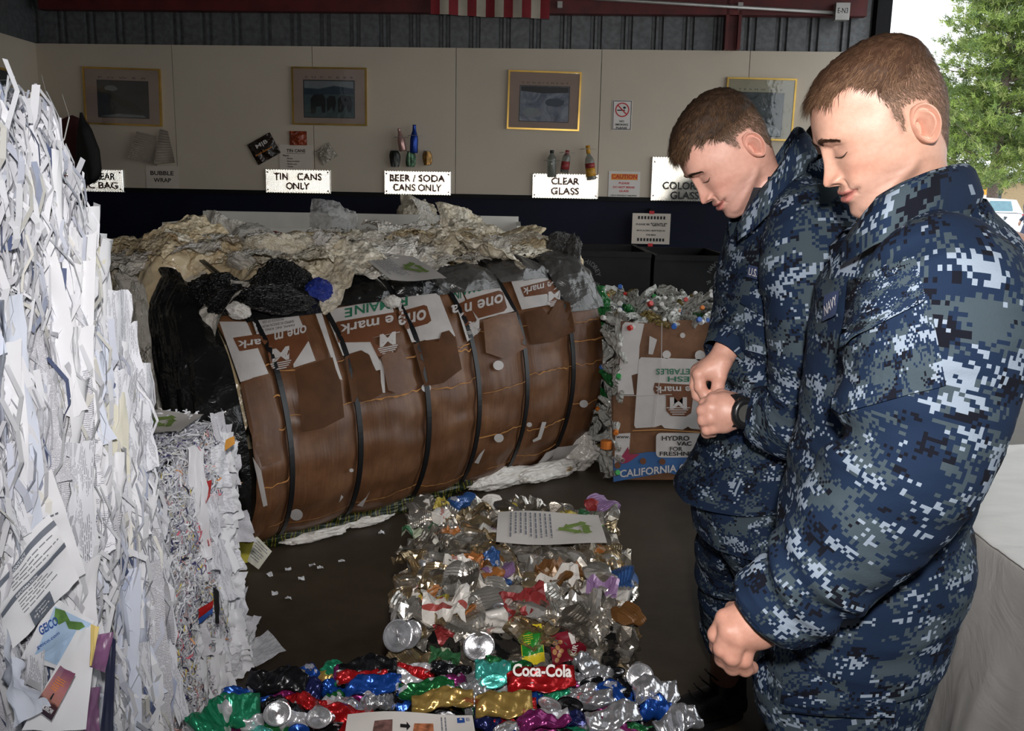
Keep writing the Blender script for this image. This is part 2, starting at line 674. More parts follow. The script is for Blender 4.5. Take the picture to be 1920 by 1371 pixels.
def film_mat(name, c0, c1, rough=0.2, trans=0.25, bscale=22, bstr=0.5, alpha=1.0, spec=0.8, dist=0.03):
    t = NT(name)
    v = t.coord('Object')
    n1 = t.noise(v, 3.5, 5, 0.6)
    t.l(t.ramp(n1, [(0.3, c0), (0.7, c1)]), t.b.inputs['Base Color'])
    n2 = t.noise(v, bscale * .7, 4, 0.6, .8)
    vo = t.n('ShaderNodeTexVoronoi'); vo.inputs['Scale'].default_value = bscale * .75
    vm = t.n('ShaderNodeVectorMath', operation='MULTIPLY_ADD'); vm.inputs[1].default_value = (.05,) * 3
    nv_ = t.n('ShaderNodeTexNoise'); nv_.inputs['Scale'].default_value = bscale * .4; t.l(v, nv_.inputs['Vector'])
    t.l(nv_.outputs['Color'], vm.inputs[0]); t.l(v, vm.inputs[2]); t.l(vm.outputs[0], vo.inputs['Vector'])
    t.bump(t.math('ADD', vo.outputs['Distance'], t.math('MULTIPLY', n2, .7)), bstr, dist)
    t.set(Roughness=rough)
    t.b.inputs['Transmission Weight'].default_value = trans
    t.b.inputs['Specular IOR Level'].default_value = spec
    if alpha < 1: t.b.inputs['Alpha'].default_value = alpha
    MATS[name] = t.m
    return t.m


M_FILM = [film_mat('amber_film', (0.66, 0.49, 0.26), (0.90, 0.78, 0.56), trans=.06),
          film_mat('clear_film', (0.72, 0.67, 0.58), (0.90, 0.86, 0.78), trans=0.1, bscale=30),
          film_mat('cream_film', (0.76, 0.65, 0.46), (0.92, 0.86, 0.72), trans=.06)]
M_PINKFILM = film_mat('pink_film', (0.22, 0.07, 0.09), (0.42, 0.17, 0.20), trans=0.2)
M_REDFILM = film_mat('red_film', (0.5, 0.03, 0.015), (0.65, 0.08, 0.04), trans=0.1)
M_WHITEFILM = film_mat('white_film', (0.74, 0.69, 0.63), (0.90, 0.86, 0.80), trans=0.05, bscale=25)
M_BLACKBAG = film_mat('black_bag_film', (0.006, 0.006, 0.006), (0.012, 0.012, 0.012), rough=0.22, trans=0.0, bscale=13, bstr=0.7, spec=0.6)
M_GREYBAG = film_mat('grey_bag_film', (0.05, 0.048, 0.045), (0.11, 0.105, 0.10), rough=0.28, trans=0.0, bscale=13, bstr=0.7)
M_BLUEFILM = film_mat('blue_film', (0.01, 0.03, 0.25), (0.02, 0.05, 0.38), trans=0.0)
M_SILVERFILM = film_mat('silver_film', (0.62, 0.61, 0.59), (0.9, 0.9, 0.88), rough=0.15, trans=0.1, bscale=40, alpha=.55)

BALE = empty('plastic_film_bale', BA + BE * BL / 2 - BN * 0.6, 'huge strapped bale of plastic film faced with brown printed cardboard', 'bale')

# --- core of the bale: one lumpy mass of film seen at the top and left end
ns, nd = 150, 96
S, Dd = np.meshgrid(np.linspace(-0.10, BL + 0.06, ns), np.linspace(0, 1, nd))
# section from the face top over the mound and down the back
secn = np.array([-0.22, -0.34, -0.60, -0.90, -1.15, -1.32, -1.40, -1.40])
secz = np.array([0.80, 1.09, 1.17, 1.23, 1.24, 1.10, 0.60, 0.02])
N_, Z_ = _spl(Dd, np.linspace(0, 1, 8), secn), _spl(Dd, np.linspace(0, 1, 8), secz)
P = BA + S[..., None] * BE + N_[..., None] * BN
P[..., 2] = Z_
nz = fbm(P, 3.2, 1, 3) * 0.07 + fbm(P, 7.0, 5, 3, True) * 0.05
edge = np.clip(np.minimum(S + 0.1, BL + 0.06 - S) / 0.15, 0, 1)
P[..., 2] += nz * np.where(Dd < 0.8, 1, 0.3) - (1 - edge) ** 2 * 0.18 - 0.30 * np.clip((.30 - S) / .15, 0, 1) * np.clip((N_ + .75) / .15, 0, 1)
obj('film_mound', P.reshape(-1, 3), grid_faces(ns, nd), M_FILM[0], BALE, smooth=True)
# left end
nq, nh = 80, 90
Q, H = np.meshgrid(np.linspace(0.0, 1.44, nq), np.linspace(0.01, 1.16, nh))
P = BA - Q[..., None] * BN + 0 * BE
P[..., 2] = H
bul = 0.10 * np.sin(PI * np.clip(H / 1.2, 0, 1)) - 0.16 * np.clip((H - 0.95) / 0.2, 0, 1) ** 2
bul = bul + fbm(P * np.array([1, 1, 0.35]), 6, 3, 3, True) * 0.055 + fbm(P, 3, 9, 2) * 0.05
P = P - bul[..., None] * BE
obj('film_end', P.reshape(-1, 3), grid_faces(nq, nh), M_FILM[1], BALE, smooth=True)
# right end
P = BA + BE * BL - Q[..., None] * BN
P[..., 2] = H
P = P + (0.03 + fbm(P, 5, 4, 3, True) * 0.03)[..., None] * BE
P = P - (0.25 * np.clip(1 - Q / .25, 0, 1))[..., None] * BN
obj('film_end', P.reshape(-1, 3), grid_faces(nq, nh)[:, ::-1], M_FILM[1], BALE, smooth=True)

# --- crumpled bags lying in the mound
CRUMP = []
for k in range(6):
    bm = bmesh.new()
    bmesh.ops.create_icosphere(bm, subdivisions=5, radius=1.0)
    vv = np.array([p.co[:] for p in bm.verts])
    ff = np.array([[w.index for w in q.verts] for q in bm.faces])
    bm.free()
    d = 1 + 0.30 * fbm(vv, 1.3, 11 + k * 3, 2) + 0.20 * fbm(vv * np.array([1, 1, 1.6]), 2.0, 31 + k * 3, 2, True) + 0.14 * fbm(vv, 5.5, 61 + k * 3, 3, True)
    vv = vv * d[:, None]
    CRUMP.append((vv, ff))


def crumple(name, c, size, mat, parent, k=0, rot=None, smooth=True):
    vv, ff = CRUMP[k % 6]
    R = np.array((rot if rot is not None else Euler((0, 0, 0))).to_matrix())
    v = (vv * np.array(size)) @ R.T + np.array(c)
    v[:, 2] = np.maximum(v[:, 2], 0.004)
    return obj(name, v, ff, mat, parent, smooth=smooth)


_CM = {}


def crumple_i(name, c, size, mat, parent, k=0, rot=None):
    """instance sharing mesh data"""
    if k % 6 not in _CM:
        _CM[k % 6] = mkmesh('crumpled_film', CRUMP[k % 6][0], CRUMP[k % 6][1], M_FILM[0], smooth=True)
    mw = Matrix.Translation(Vector(c)) @ (rot or Euler((0, 0, 0))).to_matrix().to_4x4() @ Matrix.Diagonal((*size, 1))
    o = put(name, _CM[k % 6], parent, mw)
    setmat(o, mat)
    return o


rnd = random.Random(5)


def mound_pt(s, n, z):
    return BA + BE * s + BN * n + np.array([0, 0, z])


for k in range(34):
    s = rnd.uniform(-0.02, BL - 0.02)
    n = -rnd.uniform(0.32, 1.28)
    if s < .32 and n > -.72: n -= .5
    z = 1.06 + 0.14 * math.sin(PI * min(1, (-n) / 1.5)) + rnd.uniform(-0.02, 0.035)
    m = rnd.choice([M_FILM[0], M_FILM[2], M_FILM[2], M_FILM[0], M_FILM[1], M_WHITEFILM if rnd.random() < .4 else M_FILM[1]])
    sz = rnd.uniform(0.06, 0.15)
    crumple_i('crumpled_bag', mound_pt(s, n, z), (sz * rnd.uniform(.9, 1.5), sz, sz * rnd.uniform(.35, .6)), m, BALE, k, Euler((rnd.uniform(-.5, .5), rnd.uniform(-.5, .5), rnd.uniform(0, 6))))
for k in range(16):                                    # down the left end
    n = -rnd.uniform(0.72, 1.25)
    z = rnd.uniform(0.25, 0.98)
    crumple_i('crumpled_bag', mound_pt(-0.06, n, z), (rnd.uniform(.07, .11), rnd.uniform(.06, .09), rnd.uniform(.14, .24)), rnd.choice([M_FILM[1], M_FILM[1], M_FILM[2]]), BALE, k + 3, Euler((rnd.uniform(-.3, .3), rnd.uniform(-.3, .3), rnd.uniform(0, 6))))


FS = []
for k in range(6):
    nu, nv = 44, 44
    U, V = np.meshgrid(np.linspace(-.5, .5, nu), np.linspace(-.5, .5, nv))
    p = np.stack([U, V * (.45 + .1 * k), 0 * U + k], -1)
    z = .16 * fbm(p, 2.2, k * 7, 2, True) + .10 * fbm(p, 6, k * 5 + 1, 3, True) + .03 * fbm(p, 17, k + 3, 2, True)
    rr_e = np.sqrt(U ** 2 + V ** 2)
    wob = 1 + .25 * vnoise(np.stack([np.arctan2(V, U), 0 * U, 0 * U + k], -1), 1.6, 4)
    FS.append(mkmesh('film_sheet', np.stack([U * wob, V * wob, z - .35 * rr_e ** 2], -1).reshape(-1, 3), grid_faces(nu, nv), M_FILM[0], smooth=True))
for k in range(120):
    if k < 96:
        s, n = rnd.uniform(-.06, BL - .02), -rnd.uniform(0.30, 1.25)
        if s < .32 and n > -.72: n -= .5
        z = 1.09 + 0.14 * math.sin(PI * min(1, -n / 1.5)) + rnd.uniform(-.01, .06)
        M_ = Euler((rnd.uniform(-.45, .45), rnd.uniform(-.45, .45), rnd.uniform(0, 6))).to_matrix()
    else:
        s, n, z = -.10, -rnd.uniform(.78, 1.25), rnd.uniform(.3, 1.0)
        M_ = Vector((-BE[0] * 1.0, -BE[1], rnd.uniform(0, .5))).to_track_quat('Z', 'X').to_matrix() @ Matrix.Rotation(rnd.uniform(-.5, .5) + PI / 2, 3, 'Z')
    w = rnd.uniform(.22, .46)
    o = put('film_sheet', FS[k % 6], BALE, Matrix.Translation(Vector(mound_pt(s, n, z))) @ M_.to_4x4() @ Matrix.Diagonal((w, w * rnd.uniform(.7, 1.3), w * rnd.uniform(.6, 1.0), 1)))
    setmat(o, rnd.choice([M_FILM[0], M_FILM[2], M_FILM[2], M_FILM[1], M_FILM[0], M_WHITEFILM if k % 3 == 0 else M_FILM[1]]))


def on_mound(px, py, h=1.2):
    return np.array(at_z(px, py, h))


for px, py, h, size, m in ((785, 405, 1.33, (.16, .14, .13), M_FILM[2]), (850, 432, 1.27, (.13, .1, .09), M_FILM[0]), (905, 448, 1.22, (.14, .1, .1), M_FILM[2]),
                           
                           (725, 428, 1.30, (.055, .045, .035), M_REDFILM), (735, 442, 1.27, (.12, .05, .04), M_PINKFILM), (435, 455, 1.22, (.045, .03, .03), M_REDFILM), (515, 448, 1.24, (.10, .05, .04), M_REDFILM),
                           (980, 458, 1.24, (.06, .05, .07), M_PINKFILM), (615, 490, 1.20, (.11, .08, .13), M_WHITEFILM), (545, 466, 1.22, (.10, .03, .025), M_BLACKBAG), (620, 452, 1.25, (.12, .03, .03), M_GREYBAG),
                           (310, 450, 1.22, (.13, .08, .06), M_SILVERFILM), (225, 500, 1.13, (.12, .2, .14), M_FILM[0]), (400, 548, 1.10, (.10, .12, .07), M_BLACKBAG), (440, 560, 1.09, (.13, .08, .05), M_BLACKBAG), (470, 452, 1.22, (.22, .10, .09), M_FILM[1]), (870, 470, 1.20, (.16, .03, .03), M_BLACKBAG)):
    crumple_i('crumpled_bag', on_mound(px, py, h), size, m, BALE, int(px), Euler((0.1, .15, px * .01)))

for px, py, h, w, m, rz in ((622, 418, 1.34, .30, M_SILVERFILM, .3), (640, 425, 1.32, .24, M_SILVERFILM, 1.2), (780, 402, 1.34, .30, M_FILM[2], .2), (800, 415, 1.32, .30, M_FILM[1], 1.3), (860, 432, 1.28, .34, M_FILM[2], .6), (420, 445, 1.24, .3, M_FILM[1], 0.), (985, 452, 1.24, .16, M_PINKFILM, .2)):
    o = put('film_sheet', FS[int(px) % 6], BALE, Matrix.Translation(Vector(on_mound(px, py, h))) @ Euler((1.25, .25, rz)).to_matrix().to_4x4() @ Matrix.Diagonal((w, w * .9, w, 1)))
    setmat(o, m)
# --- cardboard panels
edges = [0.0] + STRAPS + [BL]
TOPS = [0.80, 0.79, 0.79, 0.80, 0.80, 0.83, 0.80]
for i in range(7):
    a, b = edges[i] - 0.004, edges[i + 1] + 0.004
    nu, nv = 30, 90
    S, T = np.meshgrid(np.linspace(a, b, nu), np.linspace(0, 1, nv))
    tt = 0.03 + T * (TOPS[i] + 0.012 * np.sin(S * 37 + i * 2) + 0.006 * np.sin(S * 91 + i) - 0.03)
    P = bface(S, tt)
    dn = 0.010 * fbm(P, 5, i, 3) + 0.006 * fbm(P * np.array([1, 1, .2]), 22, i + 4, 2) + 0.004 * np.sin(tt * 60 + 3 * fbm(P, 4, 2, 2))
    P = P + dn[..., None] * BN
    uv = np.stack([S, tt * 1.5], -1).reshape(-1, 2)
    pn = obj('cardboard_panel', P.reshape(-1, 3), grid_faces(nu, nv), M_CARD, BALE, smooth=True, uv=uv)
    # torn crease lines
    mb = MB()
    for k in range(5):
        t0 = (0.16, 0.30, 0.45, 0.52, 0.58)[k] + rnd.uniform(-.03, .03)
        if k in (1, 3) and rnd.random() < .4: continue
        aa, bb = (a + 0.01, b - 0.01) if rnd.random() < .7 else (a + (b - a) * rnd.uniform(0, .4), b - 0.01)
        m = 40
        ss = np.linspace(aa, bb, m)
        q3 = np.stack([ss, ss * 0 + k, ss * 0 + i], -1)
        ce = t0 + .03 * (ss - a) + .009 * vnoise(q3, 9, k) + .005 * vnoise(q3, 40, i)
        wd = .0006 + .0022 * np.abs(vnoise(q3, 25, 3 + i)) + .0006 * (k % 2)
        lo, hi = bface(ss, ce - wd, 0.016), bface(ss, ce + wd, 0.016)
        mb.add(np.concatenate([lo, hi]), [(q, q + 1, m + q + 1, m + q) for q in range(m - 1)])
    tag(mb.build('torn_crease', M_CREASE, pn), kind='stuff')
# straps
for k, s0 in enumerate(STRAPS):
    m = 60
    tt = np.linspace(0.0, 1.0, m)
    w = 0.013
    L_ = [bface(np.full(m, s0 + d), tt, o, True) for d, o in ((-w, 0.022), (w, 0.022), (w, 0.014), (-w, 0.014))]
    top = [mound_pt(s0 + d, -0.75, 1.20 + o) for d, o in ((-w, 0.022), (w, 0.022), (w, 0.014), (-w, 0.014))]
    V = np.stack([np.vstack([L_[q], top[q][None]]) for q in range(4)], 1).reshape(-1, 3)
    F = [(j * 4 + q, j * 4 + (q + 1) % 4, (j + 1) * 4 + (q + 1) % 4, (j + 1) * 4 + q) for j in range(m) for q in range(4)]
    obj('strap', V, F, M_STRAP, BALE)


# --- printing on the cardboard, measured on the photograph and laid on the curved face
def print_poly(mb, pts, m, off):
    pts = np.array(pts, float)
    bm = bmesh.new()
    f = bm.faces.new([bm.verts.new((x, -y, 0)) for x, y in pts])
    bmesh.ops.triangulate(bm, faces=[f])
    for _ in range(4):
        es = [e for e in bm.edges if e.calc_length() > 14]
        if not es: break
        bmesh.ops.subdivide_edges(bm, edges=es, cuts=1)
        bmesh.ops.triangulate(bm, faces=[q for q in bm.faces if len(q.verts) > 3])
    bm.verts.index_update()
    xy = np.array([p.co[:] for p in bm.verts])
    s, t = face_uv(xy[:, 0], -xy[:, 1])
    V = bface(s, t, off)
    mb.add(V, [tuple(w.index for w in q.verts) for q in bm.faces], m)
    bm.free()


def print_text(mb, txt, cx, cy, w, h, ang, m, off, bold=0.0):
    v, f = text_tris(txt, bold)
    ww = v[:, 0].max() - v[:, 0].min()
    x, y = v[:, 0] / ww * w, v[:, 1] * h          # upside down on the box: turned by 180 degrees
    px = cx - x
    py = cy + y + x * math.tan(ang)
    s, t = face_uv(px, py)
    mb.add(bface(s, t, off), f, m)


PRINT_M = [M_CARDWHITE, M_CARDBAN, M_GREENINK, M_INK]
mb = MB()
O1, O2, O3, O4 = 0.020, 0.0225, 0.0245, 0.0265
for p in ([(408, 602), (459, 602), (500, 699), (447, 715)], [(470, 602), (553, 583), (565, 612), (480, 632)], [(540, 643), (575, 639), (588, 675), (547, 688)],
          [(586, 582), (598, 581), (638, 711), (631, 709)], [(605, 581), (727, 559), (746, 622), (692, 633), (704, 668), (716, 690), (701, 694), (686, 662), (671, 656), (639, 666)],
          [(735, 557), (807, 538), (817, 546), (849, 628), (842, 640), (818, 634), (768, 641)], [(843, 545), (861, 545), (893, 622), (872, 640)],
          [(862, 542), (926, 521), (963, 582), (912, 594), (890, 600)], [(950, 516), (958, 510), (1037, 495), (1056, 541), (1048, 566), (1013, 573), (974, 580)],
          [(1046, 497), (1060, 500), (1090, 560), (1066, 566)]):
    print_poly(mb, p, 0, O1)
for p in ([(433, 632), (488, 624), (496, 650), (505, 690), (540, 690), (538, 642), (574, 638), (566, 612), (481, 630), (445, 657)], [(444, 640), (437, 632), (480, 628), (486, 650), (447, 657)],
          [(620, 608), (628, 602), (737, 584), (747, 620), (694, 632), (704, 668), (735, 660), (690, 640), (630, 641)], [(742, 584), (790, 571), (796, 573), (804, 600), (797, 606), (757, 617)],
          [(852, 570), (870, 562), (888, 600), (868, 610)], [(866, 562), (930, 544), (938, 547), (946, 576), (940, 583), (892, 596)], [(971, 538), (1049, 518), (1056, 538), (1044, 545), (1048, 566), (1028, 574), (1022, 550), (978, 556)]):
    print_poly(mb, p, 1, O2)
for txt, cx, cy, w, h, a, m in (('one m', 540, 622, 60, 15, .24, 0), ('ark', 463, 643, 44, 15, .1, 0), ('E', 649, 585, 14, 17, .17, 2), ('MAIN', 694, 575, 66, 17, .17, 2), ('R', 750, 565, 20, 18, .2, 2),
                                ('e mark', 683, 608, 100, 20, .19, 0), ('one', 768, 594, 52, 20, .24, 0), ('IN', 853, 552, 14, 15, .2, 2), ('a', 848, 578, 14, 16, .2, 0), ('ROMA', 886, 540, 52, 15, .24, 2),
                                ('one n', 902, 567, 72, 17, .26, 0), ('one mark', 1012, 537, 74, 14, .24, 0)):
    print_text(mb, txt, cx, cy, w, h, a, m, O3 if m == 0 else O2, 0.02)
for cx, cy, r in ((522, 668, 21), (722, 640, 20), (883, 612, 14), (1034, 557, 15)):   # the M emblem: letter over a striped half disc
    print_text(mb, 'M', cx, cy - r * .25, r * 1.5, r * 1.2, .2, 0, O3, 0.03)
    for q in range(4):
        yy = cy + r * (0.42 + 0.18 * q)
        hw = r * math.sqrt(max(0.02, 1 - ((yy - cy) / (r * 1.12)) ** 2))
        print_poly(mb, [(cx - hw, yy + hw * .2), (cx + hw, yy - hw * .2), (cx + hw, yy - hw * .2 + r * .09), (cx - hw, yy + hw * .2 + r * .09)], 0, O3)
print_text(mb, 'SHIPPED IN SEASON FROM CAL', 512, 607, 70, 5, .17, 3, O2)
print_text(mb, 'FARMS, INC. KING CITY', 512, 614, 72, 5, .17, 3, O2)
print_text(mb, 'PRODUCE OF USA', 508, 600, 40, 5, .17, 3, O2)
print_text(mb, 'SHIPPED IN SEASON', 1000, 520, 46, 4, .2, 3, O2)
for cx, cy, r in ((575, 720, 6), (795, 726, 9), (552, 963, 12), (930, 684, 10), (931, 820, 9), (1090, 756, 8), (952, 620, 5), (655, 880, 4), (988, 795, 5)):
    print_poly(mb, [(cx + r * math.cos(q * PI / 8), cy + r * .9 * math.sin(q * PI / 8)) for q in range(16)], 0, O1)
print_poly(mb, [(633 + 5 * math.cos(q * PI / 6), 774 + 11 * math.sin(q * PI / 6)) for q in range(12)], 3, O1)
for p in ([(1020, 790), (1010, 822), (996, 828), (994, 824), (1004, 818), (1012, 790)], [(905, 840), (893, 868), (885, 866), (895, 850)], [(690, 918), (676, 948), (665, 946), (683, 930)], [(640, 930), (632, 940), (636, 926)],
          [(470, 855), (486, 880), (498, 945), (490, 948)], [(708, 670), (716, 690), (718, 735), (711, 735)]):
    print_poly(mb, p, 0, O1)
tag(mb.build('printing', PRINT_M, BALE), kind='stuff')

M_CARD2 = plain('dark_card_layer', (0.088, 0.037, 0.015), .6, var=.25, nscale=9, spec=.15)
for p in ([(445, 718), (470, 706), (501, 698), (506, 735), (516, 778), (522, 860), (486, 872), (462, 800)], [(548, 692), (575, 681), (618, 668), (624, 690), (634, 716), (640, 780), (600, 800), (562, 806)], [(641, 668), (658, 660), (672, 655), (687, 664), (697, 690), (706, 700), (712, 735), (690, 748), (655, 752)],
          [(709, 668), (722, 656), (736, 660), (746, 646), (764, 690), (776, 720), (740, 736), (722, 730)], [(769, 645), (790, 636), (816, 640), (822, 622), (836, 618), (848, 632), (860, 690), (826, 716), (790, 722)], [(900, 600), (930, 588), (962, 584), (982, 650), (940, 672), (905, 660)], [(976, 584), (1010, 576), (1022, 590), (1040, 560), (1062, 566), (1072, 620), (1030, 640), (990, 645)]):
    q = MB(); print_poly(q, p, 0, .0275); o = q.build('cardboard_flap', M_CARD2 if p[0][0] in (548, 769, 976, 641) else M_CARD, BALE)
    if not o.data.uv_layers: o.data.uv_layers.new(name='UVMap')
# --- black refuse sacks over the top edge and at the left corner
for i, (a, b, t0, t1, m) in enumerate(((edges[1] - 0.05, edges[2] + .02, 0.74, 0.99, M_BLACKBAG), (edges[2], edges[3] - .03, 0.76, 0.97, M_BLACKBAG), (edges[3] + .01, edges[4] - .02, 0.77, 0.90, M_BLACKBAG),
                                       (edges[4] - .10, edges[5] + .01, 0.76, 0.96, M_GREYBAG), (edges[5] - .01, edges[6] + .01, 0.79, 1.0, M_GREYBAG), (edges[6], BL + .06, 0.62, 1.0, M_GREYBAG))):
    nu, nv = 60, 50
    S, T = np.meshgrid(np.linspace(a, b, nu), np.linspace(0, 1, nv))
    q = np.sin(PI * np.linspace(0, 1, nu)) ** .5
    tt = t0 + (t1 - t0) * T
    P = bface(S, np.clip(tt, 0, 1))
    off = 0.012 + 0.022 * q[None, :] * np.sin(PI * np.clip(T * .9 + .1, 0, 1)) + 0.020 * fbm(P * np.array([1, 1, .5]), 9, 40 + i, 3, True) * np.minimum(1, 4 * T)
    P = P + off[..., None] * (BN * .7 + np.array([0, 0, .7]))
    obj('refuse_sack', P.reshape(-1, 3), grid_faces(nu, nv), m, BALE, smooth=True)
for (px, py, h, size, m, r) in ((528, 535, 1.12, (.10, .07, .10), M_BLACKBAG, .3), (515, 560, 1.10, (.13, .08, .05), M_BLACKBAG, .5), (868, 492, 1.17, (.05, .04, .05), M_BLACKBAG, 0), (1050, 470, 1.22, (.10, .06, .09), M_GREYBAG, .4), (1072, 480, 1.2, (.04, .06, .11), M_GREYBAG, .2),
                                (448, 582, 1.06, (.042, .032, .03), M_WHITEFILM, 0), (600, 545, 1.10, (.055, .05, .045), M_BLUEFILM, .1), (668, 540, 1.09, (.17, .06, .035), M_WHITEFILM, .6), (735, 565, 1.06, (.035, .03, .025), M_WHITEFILM, .6)):
    crumple_i('refuse_sack' if m in (M_BLACKBAG, M_GREYBAG) else 'crumpled_bag', on_mound(px, py, h), size, m, BALE, int(px), Euler((.3, .1, r)))
# big black sack hugging the left corner
nu, nv = 80, 90
U, T = np.meshgrid(np.linspace(0, 1, nu), np.linspace(0, 1, nv))
nf = _spl(T * .98, _PT, _PN)
zf = _spl(T * .98, _PT, _PZ) * 1.0
bulge = 0.07 + 0.20 * np.sin(PI * np.clip(T * 1.05, 0, 1)) ** .8
wr = fbm(np.stack([U * 1.2, T * .25, 0 * T], -1), 22, 3, 3, True) * .016 + fbm(np.stack([U, T, 0 * T], -1), 5, 8, 3) * .03
P = BA + (nf - 0.005 - 0.52 * U ** 1.3)[..., None] * BN - (-0.03 + (bulge + wr) * np.sin(PI * np.clip(U * .85 + .02, 0, 1)) ** .6)[..., None] * BE
P[..., 2] = zf + 0.10 * np.sin(PI * np.clip(U, 0, 1)) * T ** 4
obj('refuse_sack', P.reshape(-1, 3), grid_faces(nu, nv)[:, ::-1], M_BLACKBAG, BALE, smooth=True)
p0 = BA - BN * 0.10 - BE * .19
crumple('crumpled_bag', p0 + np.array([0, 0, .80]), (.035, .03, .06), M_WHITEFILM, BALE, 2, Euler((0, .3, .4)))
crumple('crumpled_bag', p0 + np.array([.02, 0, .72]), (.028, .03, .07), M_WHITEFILM, BALE, 4, Euler((0, .3, .4)))
# sacking tucked under the face: printed yellow and green film, white paper
M_SACK = NT('printed_sack')
v = M_SACK.coord('Object')
w = M_SACK.n('ShaderNodeTexWave'); w.inputs['Scale'].default_value = 9; w.inputs['Distortion'].default_value = 5
M_SACK.l(v, w.inputs[0])
M_SACK.l(M_SACK.ramp(w.outputs[0], [(0.35, (0.008, 0.015, 0.006)), (0.60, (0.02, 0.05, 0.01)), (0.72, (0.25, 0.20, 0.01)), (0.9, (0.02, 0.02, 0.01))]), M_SACK.b.inputs['Base Color'])
M_SACK.set(Roughness=0.35)
M_SACK = M_SACK.m
for s, n, z, size, m, k in ((0.25, 0.0, .05, (.30, .07, .05), M_SACK, 1), (0.65, -.02, .06, (.30, .07, .05), M_SACK, 2), (0.35, .05, .025, (.16, .06, .022), M_WHITEFILM, 3), (0.62, .03, .03, (.12, .05, .025), M_WHITEFILM, 4),
                            (1.0, -.04, .08, (.25, .05, .06), M_SACK, 5), (1.45, -.02, .06, (.16, .04, .05), M_WHITEFILM, 0), (1.75, .0, .05, (.22, .05, .045), M_WHITEFILM, 2)):
    crumple('tucked_sack', BA + BE * s + BN * n + np.array([0, 0, z]), size, m, BALE, k, Euler((0, 0, math.atan2(BE[1], BE[0]))))
# torn paper sheets at the right foot
for s0, s1, ta, tb in ((1.38, 1.62, .03, .12), (1.66, 1.98, .03, .17), (1.16, 1.30, .03, .08)):
    nu, nv = 14, 10
    S, T = np.meshgrid(np.linspace(s0, s1, nu), np.linspace(ta, tb, nv))
    P = bface(S + .12 * (T - ta) / .1 * .4, T, 0.026) + (0.008 * fbm(np.stack([S, T, S], -1), 9, 3, 2))[..., None] * BN
    obj('torn_sheet', P.reshape(-1, 3), grid_faces(nu, nv), M_CARDWHITE, BALE, smooth=True)
# ================================================================ things on and along the back wall
t = NT('retroreflective_sheet')
t.set(Metallic=1.0, Roughness=0.14)
t.b.inputs['Base Color'].default_value = (0.93, 0.92, 0.88, 1)
df = t.n('ShaderNodeBsdfDiffuse'); df.inputs[0].default_value = (0.80, 0.78, 0.72, 1)
nz = t.noise(t.coord('Object'), 20, 3)
mx = t.n('ShaderNodeMixShader')
t.l(t.math('MULTIPLY_ADD', nz, 0.06, 0.2), mx.inputs[0])
t.l(t.b.outputs[0], mx.inputs[1]); t.l(df.outputs[0], mx.inputs[2]); t.l(mx.outputs[0], t.out.inputs[0])
M_RETRO = t.m


def corner_cubes(w, h, a=0.0075):
    """sheet of cube-corner prisms, the surface of real reflective sign sheeting"""
    nj = int(h / (a * .866)) + 1
    ni = int(w / a) + 1
    v, idx = [], {}
    for j in range(nj):
        for i in range(ni):
            ii = i - j // 2
            idx[(i, j)] = len(v)
            v.append((min(w, i * a + (0.5 * a if j % 2 else 0)) - w / 2, j * h / (nj - 1) - h / 2, ((ii - j) % 3) * a * .7071))
    f = []
    for j in range(nj - 1):
        for i in range(ni - 1):
            if j % 2 == 0:
                f += [(idx[i, j], idx[i + 1, j], idx[i, j + 1]), (idx[i + 1, j], idx[i + 1, j + 1], idx[i, j + 1])]
            else:
                f += [(idx[i, j], idx[i + 1, j], idx[i + 1, j + 1]), (idx[i, j], idx[i + 1, j + 1], idx[i, j + 1])]
    return v, f


def wall_frame(px0, py0, px1, py1, off):
    a, b = wall_s(px0, py1, off), wall_s(px1, py0, off)
    return (a[0] + b[0]) / 2, (a[1] + b[1]) / 2, b[0] - a[0], b[1] - a[1]


def wfn(cs, cz, off, rot=0.0):
    c, s = math.cos(rot), math.sin(rot)
    return lambda x, y: wl(cs + c * x - s * y, cz + s * x + c * y, off)


def mb_slab(mb, cs, cz, w, h, o0, o1, m=0, rot=0.0):
    f0, f1 = wfn(cs, cz, o0, rot), wfn(cs, cz, o1, rot)
    vv = [f(x, y) for f in (f0, f1) for x, y in ((-w / 2, -h / 2), (w / 2, -h / 2), (w / 2, h / 2), (-w / 2, h / 2))]
    mb.add(vv, [(0, 1, 2, 3), (7, 6, 5, 4), (0, 4, 5, 1), (1, 5, 6, 2), (2, 6, 7, 3), (3, 7, 4, 0)], m)


def retro_sign(px, label, lines):
    cs, cz, w, h = wall_frame(*px, 0.03)
    root = empty('reflective_sign', wl(cs, cz - h / 2, 0.014), label, 'sign')
    mb = MB()
    mb_slab(mb, cs, cz, w, h, 0.014, 0.028)
    mb.build('board', M_WHITE, root)
    v, f = corner_cubes(w, h)
    fn = lambda x, y, z: wl(cs + x, cz + y, 0.0285 + z)
    obj('reflective_sheet', [fn(*p) for p in v], f, M_RETRO, root)
    for k, (txt, x, y, ww, hh, m) in enumerate(lines):
        mb = MB()
        text_on(mb, txt, wfn(cs, cz, 0.043), x * w, y * h, hh * h, ww * w, bold=0.012)
        mb.build('lettering', m, root)
    for sx in (-1, 1):
        for sy in (-1, 1):
            mb = MB()
            mb.lathe([(0.006, 0), (0.006, .004), (0.003, .006)], 8, Matrix.Translation(wl(cs + sx * w * .46, cz + sy * h * .38, 0.042)) @ WNRM.to_track_quat('Z', 'Y').to_matrix().to_4x4())
            mb.build('screw', M_SIGNINK, root)
    return root


